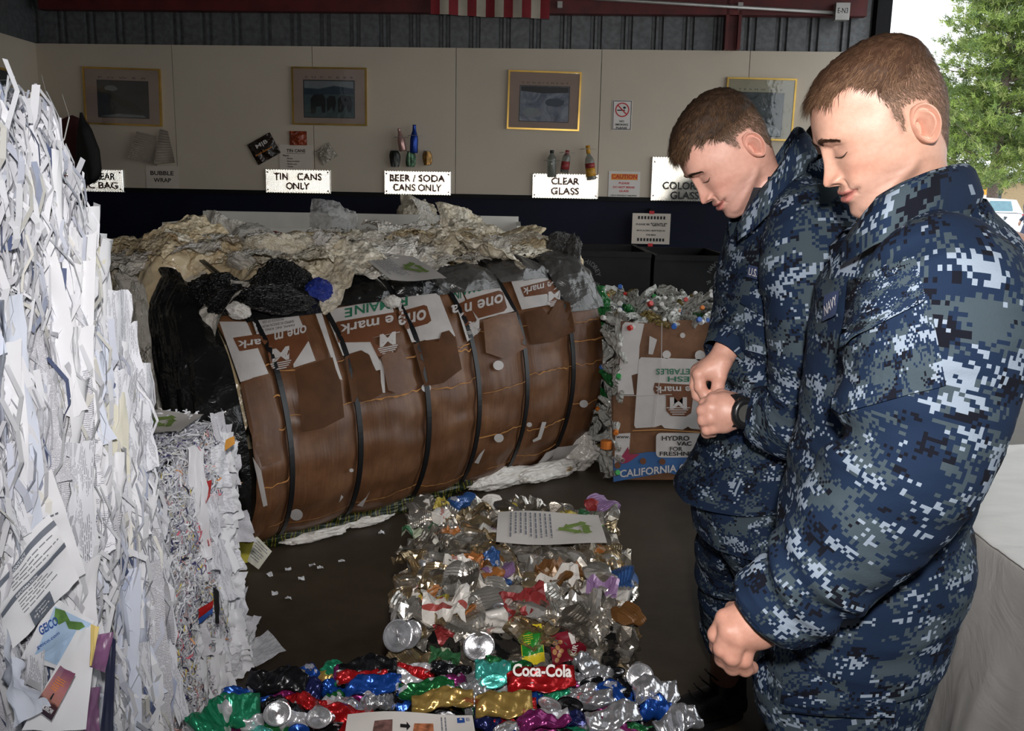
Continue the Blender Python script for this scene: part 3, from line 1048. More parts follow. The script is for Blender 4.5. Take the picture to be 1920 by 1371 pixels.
retro_sign((100, 319, 231, 358), 'white reflective board reading CLEAR PLASTIC BAG, partly behind hanging sacks', [('CLEAN', -.28, .2, .34, .30, M_REDINK), ('CLEAR', .22, .2, .34, .30, M_INK), ('PLASTIC BAG', 0.0, -.2, .84, .30, M_SIGNINK)])
retro_sign((498, 319, 620, 361), 'white reflective board reading TIN CANS ONLY', [('TIN', -.25, .2, .21, .29, M_SIGNINK), ('CANS', .18, .2, .37, .29, M_SIGNINK), ('ONLY', 0.0, -.2, .36, .29, M_SIGNINK)])
retro_sign((720, 322, 846, 364), 'white reflective board reading BEER / SODA CANS ONLY', [('BEER / SODA', 0, .2, .82, .29, M_SIGNINK), ('CANS ONLY', 0.0, -.2, .72, .29, M_SIGNINK)])
retro_sign((997, 327, 1123, 371), 'white reflective board reading CLEAR GLASS below the small bottles', [('CLEAR', 0, .2, .42, .28, M_SIGNINK), ('GLASS', 0.0, -.2, .42, .28, M_SIGNINK)])
retro_sign((1219, 296, 1352, 376), 'tall white reflective board reading COLORED GLASS behind the bowed head', [('COLORED', 0, -.15, .66, .17, M_INK), ('GLASS', 0.0, -.37, .42, .17, M_INK)])

# --- framed pictures
M_MAT = plain('picture_mount', (0.55, 0.43, 0.36), 0.7, var=0.05)
M_MATL = plain('picture_mount_pale', (0.52, 0.49, 0.36), 0.7, var=0.05)
t = NT('picture_glass')
gl = t.n('ShaderNodeBsdfGlossy'); gl.inputs['Roughness'].default_value = 0.06
tr = t.n('ShaderNodeBsdfTransparent')
fr = t.n('ShaderNodeFresnel'); fr.inputs[0].default_value = 1.6
mx = t.n('ShaderNodeMixShader')
t.l(fr.outputs[0], mx.inputs[0]); t.l(tr.outputs[0], mx.inputs[1]); t.l(gl.outputs[0], mx.inputs[2]); t.l(mx.outputs[0], t.out.inputs[0])
v = t.coord('Object'); bn = t.n('ShaderNodeBump'); bn.inputs['Strength'].default_value = 0.12; bn.inputs['Distance'].default_value = 0.02
t.l(t.noise(v, 7, 3), bn.inputs['Height']); t.l(bn.outputs[0], gl.inputs['Normal'])
M_PGLASS = t.m


def photo_mat(name, stops, scale, dist=0.0):
    t = NT(name)
    v = t.coord('Object', 1.0)
    t.l(t.ramp(t.noise(v, scale, 5, 0.65, dist), stops), t.b.inputs['Base Color'])
    t.set(Roughness=0.4)
    return t.m


PM = [photo_mat('whale_print', [(0.3, (0.01, 0.014, 0.02)), (0.6, (0.03, 0.04, 0.055)), (0.8, (0.09, 0.10, 0.12))], 6),
      photo_mat('savanna_print', [(0.3, (0.05, 0.10, 0.11)), (0.6, (0.10, 0.16, 0.17)), (0.8, (0.16, 0.22, 0.22))], 8),
      photo_mat('surf_print', [(0.3, (0.05, 0.08, 0.14)), (0.55, (0.35, 0.40, 0.48)), (0.8, (0.6, 0.62, 0.66))], 5, 1.5),
      photo_mat('forest_print', [(0.35, (0.005, 0.012, 0.016)), (0.6, (0.02, 0.045, 0.05)), (0.8, (0.10, 0.16, 0.16))], 16, 2.0)]
M_DARKSHAPE = plain('dark_print', (0.012, 0.014, 0.018), 0.4, var=0.2)
M_PALESHAPE = plain('pale_print', (0.30, 0.34, 0.36), 0.4, var=0.2)
M_MIDSHAPE = plain('blue_print', (0.035, 0.07, 0.11), 0.4, var=0.2)


def picture(px, label, word, pm, inner, shapes, mount=M_MAT, skew=0.0):
    cs, cz, w, h = wall_frame(*px, 0.03)
    root = empty('framed_picture', wl(cs, cz - h / 2, 0.014), label, 'picture')
    fn = lambda o: wfn(cs, cz, o, skew)
    e = 0.014
    mb = MB()
    for x, y, ww, hh in ((0, h / 2 - e / 2, w, e), (0, -h / 2 + e / 2, w, e), (-w / 2 + e / 2, 0, e, h - 2 * e), (w / 2 - e / 2, 0, e, h - 2 * e)):
        p = fn(0)(x, y) - WO
        mb_slab(mb, p.dot(WDIR), p.z, ww, hh, 0.014, 0.040, rot=skew)
    mb.build('frame', M_BRASS, root)
    mb = MB(); mb_slab(mb, cs, cz, w - 2 * e, h - 2 * e, 0.016, 0.026, rot=skew); mb.build('mount', mount, root)
    x0, y0, x1, y1 = [(a - .5) for a in inner]
    ix, iy, iw, ih = (x0 + x1) / 2 * w, -(y0 + y1) / 2 * h, (x1 - x0) * w, (y1 - y0) * h
    p = fn(0)(ix, iy) - WO
    mb = MB(); mb_slab(mb, p.dot(WDIR), p.z, iw + .012, ih + .012, 0.0255, 0.0270, rot=skew); mb.build('inner_border', M_DARKSHAPE, root)
    mb = MB(); mb_slab(mb, p.dot(WDIR), p.z, iw, ih, 0.0262, 0.0276, rot=skew); pr = mb.build('print', pm, root)
    for m, pts in shapes:
        mb = MB()
        mb.add([fn(0.0285)(ix + (a - .5) * iw, iy + (.5 - b) * ih) for a, b in pts], [tuple(range(len(pts)))])
        mb.build('printed_shape', m, pr)
    mb = MB(); text_on(mb, word, fn(0.0268), ix, iy + ih / 2 + 0.028, 0.014, iw * 0.95); mb.build('lettering', M_DARKSHAPE, root)
    mb = MB(); mb_slab(mb, cs, cz, w - 2 * e, h - 2 * e, 0.033, 0.035, rot=skew); mb.build('glass', M_PGLASS, root)


def blob(cx, cy, rx, ry, n=14, a0=0.0, seed=0):
    r = random.Random(seed)
    return [(min(.99, max(.01, cx + rx * math.cos(2 * PI * k / n + a0) * r.uniform(.85, 1.1))), min(.99, max(.01, cy + ry * math.sin(2 * PI * k / n + a0) * r.uniform(.85, 1.1)))) for k in range(n)]


picture((161, 128, 299, 234), 'gold framed print of a breaching whale, beside the corner', 'P  O  W  E  R', PM[0], (.18, .23, .83, .86),
        [(M_PALESHAPE, blob(.27, .2, .14, .08, seed=1)), (M_DARKSHAPE, [(.18, .35), (.3, .33), (.55, .5), (.75, .62), (.92, .85), (.7, .86), (.5, .72), (.3, .55), (.2, .45)]), (M_PALESHAPE, [(.05, .98), (.4, .9), (.9, .93), (.95, .99), (.06, .995)])], skew=-0.02)
picture((549, 127, 687, 234), 'gold framed print of elephants on a plain', 'S  U  C  C  E  S  S', PM[1], (.16, .23, .83, .86),
        [(M_PALESHAPE, [(.01, .01), (.99, .01), (.99, .2), (.6, .13), (.3, .22), (.01, .2)]), (M_MIDSHAPE, [(.01, .22), (.3, .24), (.6, .15), (.99, .22), (.99, .36), (.01, .38)]),
         (M_DARKSHAPE, [(.13, .9), (.13, .5), (.22, .34), (.38, .36), (.43, .5), (.42, .88), (.36, .88), (.34, .7), (.24, .72), (.22, .9)]), (M_DARKSHAPE, [(.46, .86), (.45, .5), (.52, .4), (.62, .42), (.64, .6), (.6, .88), (.55, .7)]),
         (M_DARKSHAPE, [(.68, .86), (.67, .5), (.75, .38), (.93, .42), (.97, .6), (.94, .86), (.88, .86), (.84, .66), (.76, .86)])], skew=-0.004)
picture((951, 134, 1090, 243), 'gold framed print of a bird over surf with a flash glare', 'C  O  M  M  I  T  M  E  N  T', PM[2], (.17, .26, .84, .85),
        [(M_DARKSHAPE, [(.01, .01), (.99, .01), (.99, .16), (.5, .2), (.01, .14)]), (M_MIDSHAPE, blob(.72, .45, .2, .13, seed=3)), (M_PALESHAPE, blob(.25, .75, .2, .15, seed=5))], skew=-0.018)
picture((1356, 147, 1494, 262), 'gold framed print of a dark wood above a pale hill, behind the two men', 'T  E  A  M  W  O  R  K', PM[3], (.16, .24, .83, .93),
        [(M_PALESHAPE, [(.2, .99), (.3, .76), (.6, .68), (.85, .76), (.98, .88), (.98, .99)])] + [(M_PALESHAPE, blob(.33 + .13 * k, .6 + .01 * k, .035, .05, 8, seed=k)) for k in range(4)], mount=M_MATL, skew=-0.012)
# picture on the left wall, cut by the frame
fx = XL + 0.012
y0 = at_x(14, 150, fx)[1]
pl = empty('framed_picture', (fx, y0 - .3, 2.0), 'dark framed picture on the left side wall', 'picture')
mb = MB(); mb.box((fx + .012, y0 - .35, 2.17), (.024, .7, .55)); mb.build('frame', M_BRASS, pl)
mb = MB(); mb.box((fx + .025, y0 - .35, 2.17), (.006, .66, .51)); mb.build('print', PM[0], pl)

# --- printed notices
M_PAPER = plain('notice_paper', (0.62, 0.55, 0.47), 0.75, var=0.04)
M_PAPERW = plain('white_sign', (0.70, 0.66, 0.62), 0.5, var=0.03)
M_ORANGE = plain('orange_print', (0.75, 0.27, 0.03), 0.6, var=0.1)
M_GLASSCLR = plain('clear_sleeve', (0.7, 0.68, 0.62), 0.15, var=0.02)


def notice(name, px, label, cat, lines, paper=M_PAPER, border=None, off=0.014):
    cs, cz, w, h = wall_frame(*px, off + .01)
    root = empty(name, wl(cs, cz - h / 2, off), label, cat)
    mb = MB(); mb_slab(mb, cs, cz, w, h, off, off + .004); mb.build('sheet', paper, root)
    if border:
        mb = MB()
        for x, y, ww, hh in ((0, h / 2 - .008, w - .01, .005), (0, -h / 2 + .008, w - .01, .005), (-w / 2 + .008, 0, .005, h - .01), (w / 2 - .008, 0, .005, h - .01)):
            mb_slab(mb, cs + x, cz + y, ww, hh, off + .004, off + .0052)
        mb.build('border', border, root)
    for txt, x, y, ww, hh, m in lines:
        mb = MB()
        if txt is None: mb_slab(mb, cs + x * w, cz + y * h, ww * w, hh * h, off + .0042, off + .005)
        else: text_on(mb, txt, wfn(cs, cz, off + .0062), x * w, y * h, hh * h, ww * w, bold=.02)
        mb.build('lettering' if txt else 'printed_band', m, root)
    return root, cs, cz, w, h


ns_, cs, cz, w, h = notice('no_smoking_sign', (1147, 188, 1186, 244), 'white NO SMOKING PLEASE sign with a struck-out cigarette', 'sign', [('NO', 0, -.20, .24, .07, M_INK), ('SMOKING', 0, -.31, .66, .07, M_INK), ('PLEASE', 0, -.42, .56, .07, M_INK)], M_PAPERW, M_INK)
ring = MB()
R_ = .36 * w
vv, ff = [], []
for k in range(28):
    a = 2 * PI * k / 28
    for r in (R_, R_ * .84): vv.append(wfn(cs, cz + .18 * h, .0195)(r * math.cos(a), r * math.sin(a)))
ff = [(2 * k, 2 * ((k + 1) % 28), 2 * ((k + 1) % 28) + 1, 2 * k + 1) for k in range(28)]
ring.add(vv, ff)
mb_slab(ring, cs, cz + .18 * h, R_ * 1.8, R_ * .16, .0192, .0198, rot=-.78)
ring.build('prohibition_ring', M_REDINK, ns_)
mb = MB(); mb_slab(mb, cs - .01, cz + .165 * h, R_ * 1.1, R_ * .16, .0185, .019); mb.build('cigarette', M_INK, ns_)
mb = MB()
mb.add([wfn(cs, cz + .18 * h, .019)(x * R_, y * R_) for x, y in blob(.3, .3, .22, .16, 10, seed=2)], [tuple(range(10))]); mb.build('smoke', M_INK, ns_)
notice('bubble_wrap_notice', (275, 312, 333, 358), 'pale notice reading BUBBLE WRAP', 'notice', [('BUBBLE', 0, .22, .72, .17, M_INK), ('WRAP', 0, -.06, .54, .17, M_INK)])
notice('tin_cans_notice', (524, 272, 586, 317), 'pale notice headed TIN CANS with a short list', 'notice', [('TIN CANS', 0, .26, .56, .13, M_INK), (None, 0, .15, .56, .015, M_INK), ('Please:', -.3, .06, .18, .07, M_INK), ('- Rinse', -.2, -.06, .2, .06, M_INK), ('- Remove labels', -.1, -.17, .4, .06, M_INK), ('- Flatten cans', -.14, -.28, .32, .06, M_INK), ('- Thanks', -.2, -.39, .2, .06, M_INK)])
notice('caution_notice', (1140, 322, 1201, 372), 'notice with CAUTION in an orange band beside the clear glass board', 'notice', [(None, 0, .30, .84, .22, M_ORANGE), ('CAUTION', 0, .31, .8, .16, M_REDINK), ('PLEASE', 0, .07, .34, .08, M_REDINK), ('DO NOT BREAK', 0, -.08, .7, .08, M_REDINK), ('GLASS', 0, -.22, .3, .08, M_REDINK), ('HELP PREVENT INJURIES', 0, -.39, .84, .06, M_INK)], M_PAPERW)
gn, cs, cz, w, h = notice('gentle_notice', (1184, 401, 1258, 457), 'pale laminated notice reading PLEASE BE GENTLE, hung on red tape', 'notice', [('PLEASE BE', -.22, .14, .36, .06, M_INK), ('"GENTLE"', .2, .14, .42, .11, M_INK), ('IN PLACING BOTTLES IN', 0, -.06, .74, .05, M_INK), ('THE BINS', 0, -.2, .26, .05, M_INK)], M_PAPER, off=0.11)
for y in (.36, -.36):
    for k in range(9):
        mb = MB(); mb_slab(mb, cs + (-.33 + .083 * k) * w, cz + y * h, .05 * w, .10 * h, .1145, .1152); mb.build('printed_bottle', M_GREYINK if 'M_GREYINK' in globals() else M_INK, gn)
for y in (.53, -.53):
    mb = MB(); mb_slab(mb, cs, cz + y * h, .13 * w, .10 * h, .10, .117); mb.build('red_tape', M_REDINK, gn)
mb = MB(); mb_slab(mb, cs, cz, .03, h * 1.3, .0, .108); mb.build('hanger', M_BLACK, gn)

# --- little samples fixed to the wall
def pack(px, rot, label, mat, lines=()):
    cs, cz, w, h = wall_frame(*px, 0.03)
    root = empty('foil_pack', wl(cs, cz - h / 2, .014), label, 'packet')
    f = wfn(cs, cz, 0, rot)
    nu = 12
    U, V = np.meshgrid(np.linspace(-.5, .5, nu), np.linspace(-.5, .5, nu))
    bul = .014 + .022 * np.cos(PI * U) * np.cos(PI * V) + .006 * fbm(np.stack([U, V, U * 0], -1), 7, int(px[0]), 2)
    P = []
    for u, v_, b in zip(U.ravel(), V.ravel(), bul.ravel()):
        q = f(u * w, v_ * h)
        P.append(q + WNRM * (.016 + b))
    fr = grid_faces(nu, nu)
    obj('pouch', np.array(P), fr, mat, root, smooth=False)
    mb = MB(); q = f(0, 0) - WO; mb_slab(mb, q.dot(WDIR), q.z, w, h, .012, .018, rot=rot); mb.build('seal', mat, root)
    for txt, x, y, ww, hh, m in lines:
        mb = MB(); text_on(mb, txt, lambda a, b: f(a, b) + WNRM * .056, x * w, y * h, hh * h, ww * w, bold=.02); mb.build('lettering', m, root)


M_PACKBLK = film_mat('black_pack', (0.012, 0.008, 0.006), (0.03, 0.02, 0.014), rough=.25, trans=0)
M_PACKORG = film_mat('orange_pack', (0.10, 0.012, 0.006), (0.45, 0.07, 0.015), rough=.3, trans=0, bscale=40)
M_PACKSIL = film_mat('foil_silver', (0.20, 0.17, 0.13), (0.55, 0.5, 0.42), rough=.2, trans=0, bscale=50)
pack((471, 258, 518, 300), .5, 'black foil coffee packet pinned askew beside the tin cans notice', M_PACKBLK, [('M|B', 0.05, .18, .5, .22, M_PAPERW), ('Fresh Ground', -.02, -.12, .7, .08, M_ORANGE)])
pack((543, 246, 574, 272), 0, 'small orange and black packet above the tin cans notice', M_PACKORG)
pack((595, 274, 627, 303), .6, 'small silver foil packet pinned on its corner', M_PACKSIL)
# bubble wrap: two hanging pieces with rows of blisters
M_BUBBLE = film_mat('bubble_wrap', (0.34, 0.29, 0.23), (0.46, 0.40, 0.33), rough=.3, trans=.1, bscale=10, bstr=.1)


def wrap_piece(pts, label):
    P4 = [wall_pt(x, y, .05) for x, y in pts]
    n, m = 36, 26
    V = []
    for j in range(m):
        for i in range(n):
            u, w_ = i / (n - 1), j / (m - 1)
            p = (P4[0] * (1 - u) + P4[1] * u) * (1 - w_) + (P4[3] * (1 - u) + P4[2] * u) * w_
            b = .012 * ((i % 2) * (j % 2)) + .02 * math.sin(u * 4 + w_ * 2) * w_
            V.append(p + WNRM * (b + .012))
    tag(obj('bubble_wrap_sheet', V, grid_faces(n, m), M_BUBBLE), label, 'bubble wrap')


wrap_piece([(257, 246), (294, 255), (296, 312), (243, 296)], 'wide hanging piece of bubble wrap under the whale print')
wrap_piece([(301, 241), (316, 246), (329, 305), (291, 308)], 'narrow folded piece of bubble wrap, right of the wide one')


# hanging sacks by the corner
def sack(pts_l, pts_r, depth, mat, label, off):
    m = 24
    ys = np.linspace(pts_l[0][1], pts_l[-1][1], m)
    xl = np.interp(ys, [p[1] for p in pts_l], [p[0] for p in pts_l]); xr = np.interp(ys, [p[1] for p in pts_r], [p[0] for p in pts_r])
    n = 28
    V = []
    for y, a, b in zip(ys, xl, xr):
        c, hw = wall_pt((a + b) / 2, y, off), max(.004, (wall_pt(b, y, off) - wall_pt(a, y, off)).length / 2)
        for k in range(n):
            an = 2 * PI * k / n
            w_ = 1 + .10 * math.sin(an * 5 + y * .03) + .05 * math.sin(an * 9 + y * .05)
            V.append(c + WDIR * hw * math.cos(an) + WNRM * depth * math.sin(an) * w_ * min(1, hw / .06))
    o = obj('hanging_sack', V, grid_faces(n, m, True), mat, smooth=True)
    tag(o, label, 'sack')


M_MAROON = plain('maroon_cloth', (0.055, 0.006, 0.008), 0.8, var=.25, bump=.2, bscale=90)
M_BLKCLOTH = plain('black_cloth', (0.005, 0.004, 0.004), 0.7, var=.3, bump=.2, bscale=60)
sack([(135, 216), (118, 224), (105, 243), (100, 300), (120, 318), (140, 322)], [(136, 216), (150, 222), (160, 245), (168, 300), (165, 318), (150, 322)], .07, M_MAROON, 'dark red cloth sack hanging in the corner by the whale print', .10)
sack([(150, 211), (149, 225), (146, 250), (142, 300), (146, 322), (158, 340), (161, 347)], [(154, 211), (160, 225), (170, 240), (186, 280), (190, 318), (184, 338), (166, 347)], .06, M_BLKCLOTH, 'black sack hanging beside the dark red one', .23)

# bottles and crushed cans fixed above the boards
M_BOTTLE = NT('clear_glass')
M_BOTTLE.set(Roughness=0.08); M_BOTTLE.b.inputs['Base Color'].default_value = (0.42, 0.44, 0.40, 1); M_BOTTLE.b.inputs['Transmission Weight'].default_value = 0.75
M_BOTTLE.bump(M_BOTTLE.noise(M_BOTTLE.coord('Object'), 30, 2), .05)
M_BOTTLE = M_BOTTLE.m
M_ALBLUE = plain('blue_aluminium', (0.012, 0.045, 0.26), 0.3, metal=.6)
M_ALPINK = plain('rose_aluminium', (0.50, 0.30, 0.27), 0.3, metal=.6, var=.3)
M_LABELRED = plain('red_label', (0.28, 0.03, 0.03), .5, var=.4, nscale=40)
M_LABELGOLD = plain('amber_label', (0.55, 0.28, 0.03), .5, var=.4, nscale=40)
M_CAPDARK = plain('dark_cap', (0.02, 0.02, 0.02), .4)


def wall_bottle(px0, py0, px1, py1, rad_px, mat, label, prof, cap, lab=None, off=.09, wire=True):
    a, b = wall_pt(px1, py1, off), wall_pt(px0, py0, off)           # base, top
    d = b - a
    L = d.length
    R = rad_px * (wall_pt(px0 + 1, py0, off) - wall_pt(px0, py0, off)).length
    root = empty('bottle', a, label, 'bottle')
    M = Matrix.Translation(a) @ d.to_track_quat('Z', 'Y').to_matrix().to_4x4()
    mb = MB(); mb.lathe([(r * R, z * L) for r, z in prof], 18, M); mb.build('body', mat, root, smooth=True)
    if cap:
        mb = MB(); mb.lathe([(.45 * R, (1 - cap[1]) * L), (.47 * R, (1 - cap[1]) * L), (.47 * R, L * 1.004), (.1 * R, L * 1.008)], 14, M); mb.build('cap', cap[0], root, smooth=True)
    for lm, z0, z1 in (lab or []):
        mb = MB(); mb.lathe([(R * 1.02, z0 * L), (R * 1.03, z0 * L), (R * 1.03, z1 * L), (R * 1.02, z1 * L)], 18, M); mb.build('label', lm, root, smooth=True)
    if wire:
        mid = a + d * (.62 if not lab else .9)
        mb = MB()
        mb.tube([mid - WDIR * (R + .03) - WNRM * .05, mid - WDIR * R * .8 + WNRM * R, mid + WDIR * R * .8 + WNRM * R, mid + WDIR * (R + .03) - WNRM * .05], .0018, 6)
        mb.build('fixing_wire', M_CONDUIT, root)


P_ALU = [(.9, 0), (1, .03), (1, .5), (.85, .62), (.5, .78), (.42, .93), (.45, .96), (.45, 1.0)]
P_GLASS = [(.9, 0), (1, .02), (1, .66), (.9, .74), (.42, .86), (.38, .95), (.42, 1.0)]
wall_bottle(748, 241, 756, 283, 7.0, M_ALPINK, 'rose coloured aluminium bottle tilted beside the blue one', P_ALU, None)
wall_bottle(777, 234, 776, 287, 7.5, M_ALBLUE, 'tall blue aluminium bottle above the beer and soda board', P_ALU, None)
wall_bottle(1035, 282, 1034, 332, 8.5, M_BOTTLE, 'clear glass bottle with dark cap over the clear glass board', P_GLASS, (M_CAPDARK, .10))
wall_bottle(1064, 282, 1058, 324, 8.0, M_BOTTLE, 'small clear bottle with red label, middle of three', P_GLASS, (M_LABELRED, .26), [(M_LABELRED, .14, .5)])
wall_bottle(1102, 273, 1109, 337, 9.0, M_BOTTLE, 'slim bottle with amber label and gold neck, right of three', [(.9, 0), (1, .02), (1, .52), (.85, .62), (.36, .74), (.33, .95), (.36, 1)], (M_LABELGOLD, .24), [(M_LABELGOLD, .10, .34), (M_LABELRED, .34, .48)])


def wall_can(px, py, r, mats, label, k):
    c = wall_pt(px, py, .06)
    R = r * (wall_pt(px + 1, py, .06) - wall_pt(px, py, .06)).length
    root = empty('crushed_can', c - Vector((0, 0, R)), label, 'can')
    vv, ff = [], []
    n, m = 20, 9
    rr = random.Random(k)
    ph = [rr.uniform(0, 6) for _ in range(3)]
    for j in range(m):
        q = j / (m - 1)
        for i in range(n):
            a = 2 * PI * i / n
            w_ = .82 + .10 * math.sin(3 * a + ph[0] + q * 3) + .06 * math.sin(7 * a + ph[1])
            x, y = R * w_ * math.cos(a) * .85, (q - .5) * 2 * R * 1.05
            z = R * .5 * math.sin(a) * w_
            x *= 1 - .35 * abs(2 * q - 1) ** 3
            vv.append(c + WDIR * x + Vector((0, 0, y)) + WNRM * z)
    ff = [tuple(f) for f in grid_faces(n, m, True).tolist()] + [tuple(range(n))[::-1], tuple((m - 1) * n + i for i in range(n))]
    obj('body', vv, ff, mats[0], root, smooth=False)
    mb = MB(); mb.lathe([(R * .5, 0), (R * .55, .004), (R * .5, .008), (R * .42, .003)], 14, Matrix.Translation(c + Vector((0, 0, R * 1.02))) @ Matrix.Diagonal((1.1, .7, 1, 1))); mb.build('rim', M_CONDUIT, root)
    mb = MB(); mb.lathe([(R * .5, 0), (R * .55, .004), (R * .5, .008), (R * .42, .003)], 14, Matrix.Translation(c - Vector((0, 0, R * 1.06))) @ Matrix.Diagonal((1.1, .7, 1, 1))); mb.build('rim', M_CONDUIT, root)


M_CANS = [plain('can_black_green', (0.012, 0.016, 0.012), .3, metal=.4, var=.5, nscale=30), plain('can_green_red', (0.04, 0.10, 0.05), .3, metal=.4, var=.9, nscale=40), plain('can_gold', (0.25, 0.13, 0.03), .3, metal=.5, var=.7, nscale=30)]
wall_can(740, 298, 14, [M_CANS[0]], 'crushed black drink can, first of three above the beer board', 1)
wall_can(770, 299, 13, [M_CANS[1]], 'crushed green and red drink can under the blue bottle', 2)
wall_can(801, 297, 12, [M_CANS[2]], 'crushed gold drink can, right of three above the beer board', 3)

# --- flag hanging from above
M_FLAGRED = plain('flag_red_stripe', (0.20, 0.012, 0.018), .8, var=.15, bump=.2, bscale=200)
M_FLAGWHT = plain('flag_white_stripe', (0.42, 0.37, 0.30), .8, var=.1, bump=.2, bscale=200)
a_, b_ = wall_s(808, 36, .22), wall_s(1030, 36, .22)
zb = b_[1]
fl = empty('hanging_flag', wl((a_[0] + b_[0]) / 2, zb, .22), 'bottom of a striped red and white flag hanging from above', 'flag')
ns = 13
for k in range(ns):
    s0, s1 = a_[0] + (b_[0] - a_[0]) * k / ns, a_[0] + (b_[0] - a_[0]) * (k + 1) / ns
    V = []
    for j in range(8):
        for i in range(5):
            s = s0 + (s1 - s0) * i / 4
            z = zb + .03 * (1 - (s - a_[0]) / (b_[0] - a_[0])) + (1.0 * j / 7)
            V.append(wl(s, z, .22 + .02 * math.sin(s * 9 + 1) + .008 * math.sin(s * 31)))
    obj('stripe', V, grid_faces(5, 8), M_FLAGRED if k % 2 == 0 else M_FLAGWHT, fl, smooth=True)
mb = MB(); mb.tube([wl(a_[0] - .1, zb + 1.03, .22), wl(b_[0] + .1, zb + 1.03, .22)], .014, 8); mb.build('pole', M_CONDUIT, fl)

# --- bins along the wall
mb = MB()
L0, L1, R1 = at_y(296, 428, 6.35), at_y(400, 408, 7.25), at_y(966, 416, 7.1)
zt, thick = 1.315, .03
x0, x1, y0, y1 = L0.x, 0.03, 6.47, 7.3
bn = empty('white_bin', ((x0 + x1) / 2, (y0 + y1) / 2, 0), 'long open white wooden bin behind the bale of film', 'bin')
for nm, c, s in (('front_board', ((x0 + x1) / 2, y0, zt / 2 - .02), (x1 - x0, thick, zt - .04)), ('back_board', ((x0 + x1) / 2, y1, zt / 2 + .02), (x1 - x0, thick, zt + .04)),
                 ('end_board', (x0, (y0 + y1) / 2, zt / 2 - .01), (thick, y1 - y0, zt - .02)), ('end_board', (x1, (y0 + y1) / 2, zt / 2), (thick, y1 - y0, zt)), ('base_board', ((x0 + x1) / 2, (y0 + y1) / 2, .5), (x1 - x0, y1 - y0, .03))):
    mb = MB(); mb.box(c, s); mb.build(nm, M_WHITE, bn)
M_BINBLK = plain('black_bin_plastic', (0.006, 0.006, 0.007), .5, var=.3, bump=.05, spec=.2)
M_LOGO = plain('grey_stencil', (0.10, 0.10, 0.10), .6)
for k, (pa, pb, lab) in enumerate((((1085, 470), (1224, 470), 'black steel bin with a round stencilled badge beside the film bale'), ((1226, 470), (1380, 470), 'black steel bin with a round stencilled badge behind the bowed man'))):
    A, B = at_y(*pa, 6.55), at_y(*pb, 6.55 - .05)
    if k == 0: A = at_y(1040, 470, 6.55)
    w, d = B.x - A.x, .9
    cx = (A.x + B.x) / 2
    ht = A.z - .03 * k
    br = empty('black_bin', (cx, 7.0, 0), lab, 'bin')
    for nm, c, s in (('front_panel', (cx, 6.55, ht / 2), (w - .01, .03, ht)), ('back_panel', (cx, 7.44, ht / 2), (w - .01, .03, ht)), ('side_panel', (A.x + .02, 7.0, ht / 2), (.03, .86, ht)), ('side_panel', (B.x - .02, 7.0, ht / 2), (.03, .86, ht)), ('base_panel', (cx, 7.0, .06), (w - .08, .85, .03))):
        mb = MB(); mb.box(c, s); mb.build(nm, M_BINBLK, br)
    mb = MB(); mb.box((cx, 6.535, ht - .02), (w - .01, .05, .03)); mb.build('rim', M_BINBLK, br)
    lc = at_y(1092 if k == 0 else 1358, 520, 6.53)
    mb = MB()
    for word, a0, a1 in (('NAVY WHIDBEY', 2.75, .2), ('RECYCLE', 3.5, 5.9)):
        for q, ch in enumerate(word):
            if ch == ' ': continue
            a = a0 + (a1 - a0) * q / (len(word) - 1)
            up = 1 if word[0] == 'N' else -1
            text_on(mb, ch, lambda x, y: Vector((lc.x + x, 6.531, lc.z + y)), .115 * math.cos(a), .115 * math.sin(a), .032, rot=a - up * PI / 2, bold=.02)
    for q in range(3):                                    # three chasing arrows
        a = q * 2 * PI / 3 + .3
        pts = [(.045 * math.cos(a + t), .045 * math.sin(a + t)) for t in np.linspace(0, 1.5, 7)] + [(.075 * math.cos(a + t), .075 * math.sin(a + t)) for t in np.linspace(1.5, 0, 7)]
        mb.add([(lc.x + x, 6.531, lc.z + y) for x, y in pts], [(i, i + 1, 12 - i, 13 - i) for i in range(6)])
        hd = [(.03, 1.5), (.09, 1.5), (.06, 1.95)]
        mb.add([(lc.x + r * math.cos(a + t), 6.531, lc.z + r * math.sin(a + t)) for r, t in hd], [(0, 1, 2)])
    mb.build('stencilled_badge', M_LOGO, br)
# purple bag at the far left end of the bale
P = at_y(195, 445, 5.6)
cb = obj('bag_of_film', (CRUMP[2][0] * np.array([.16, .14, .55])) + np.array([P.x, P.y, .56]), CRUMP[2][1], M_PINKFILM, smooth=True)
tag(cb, 'purple translucent bag standing beyond the left end of the film bale', 'bag')
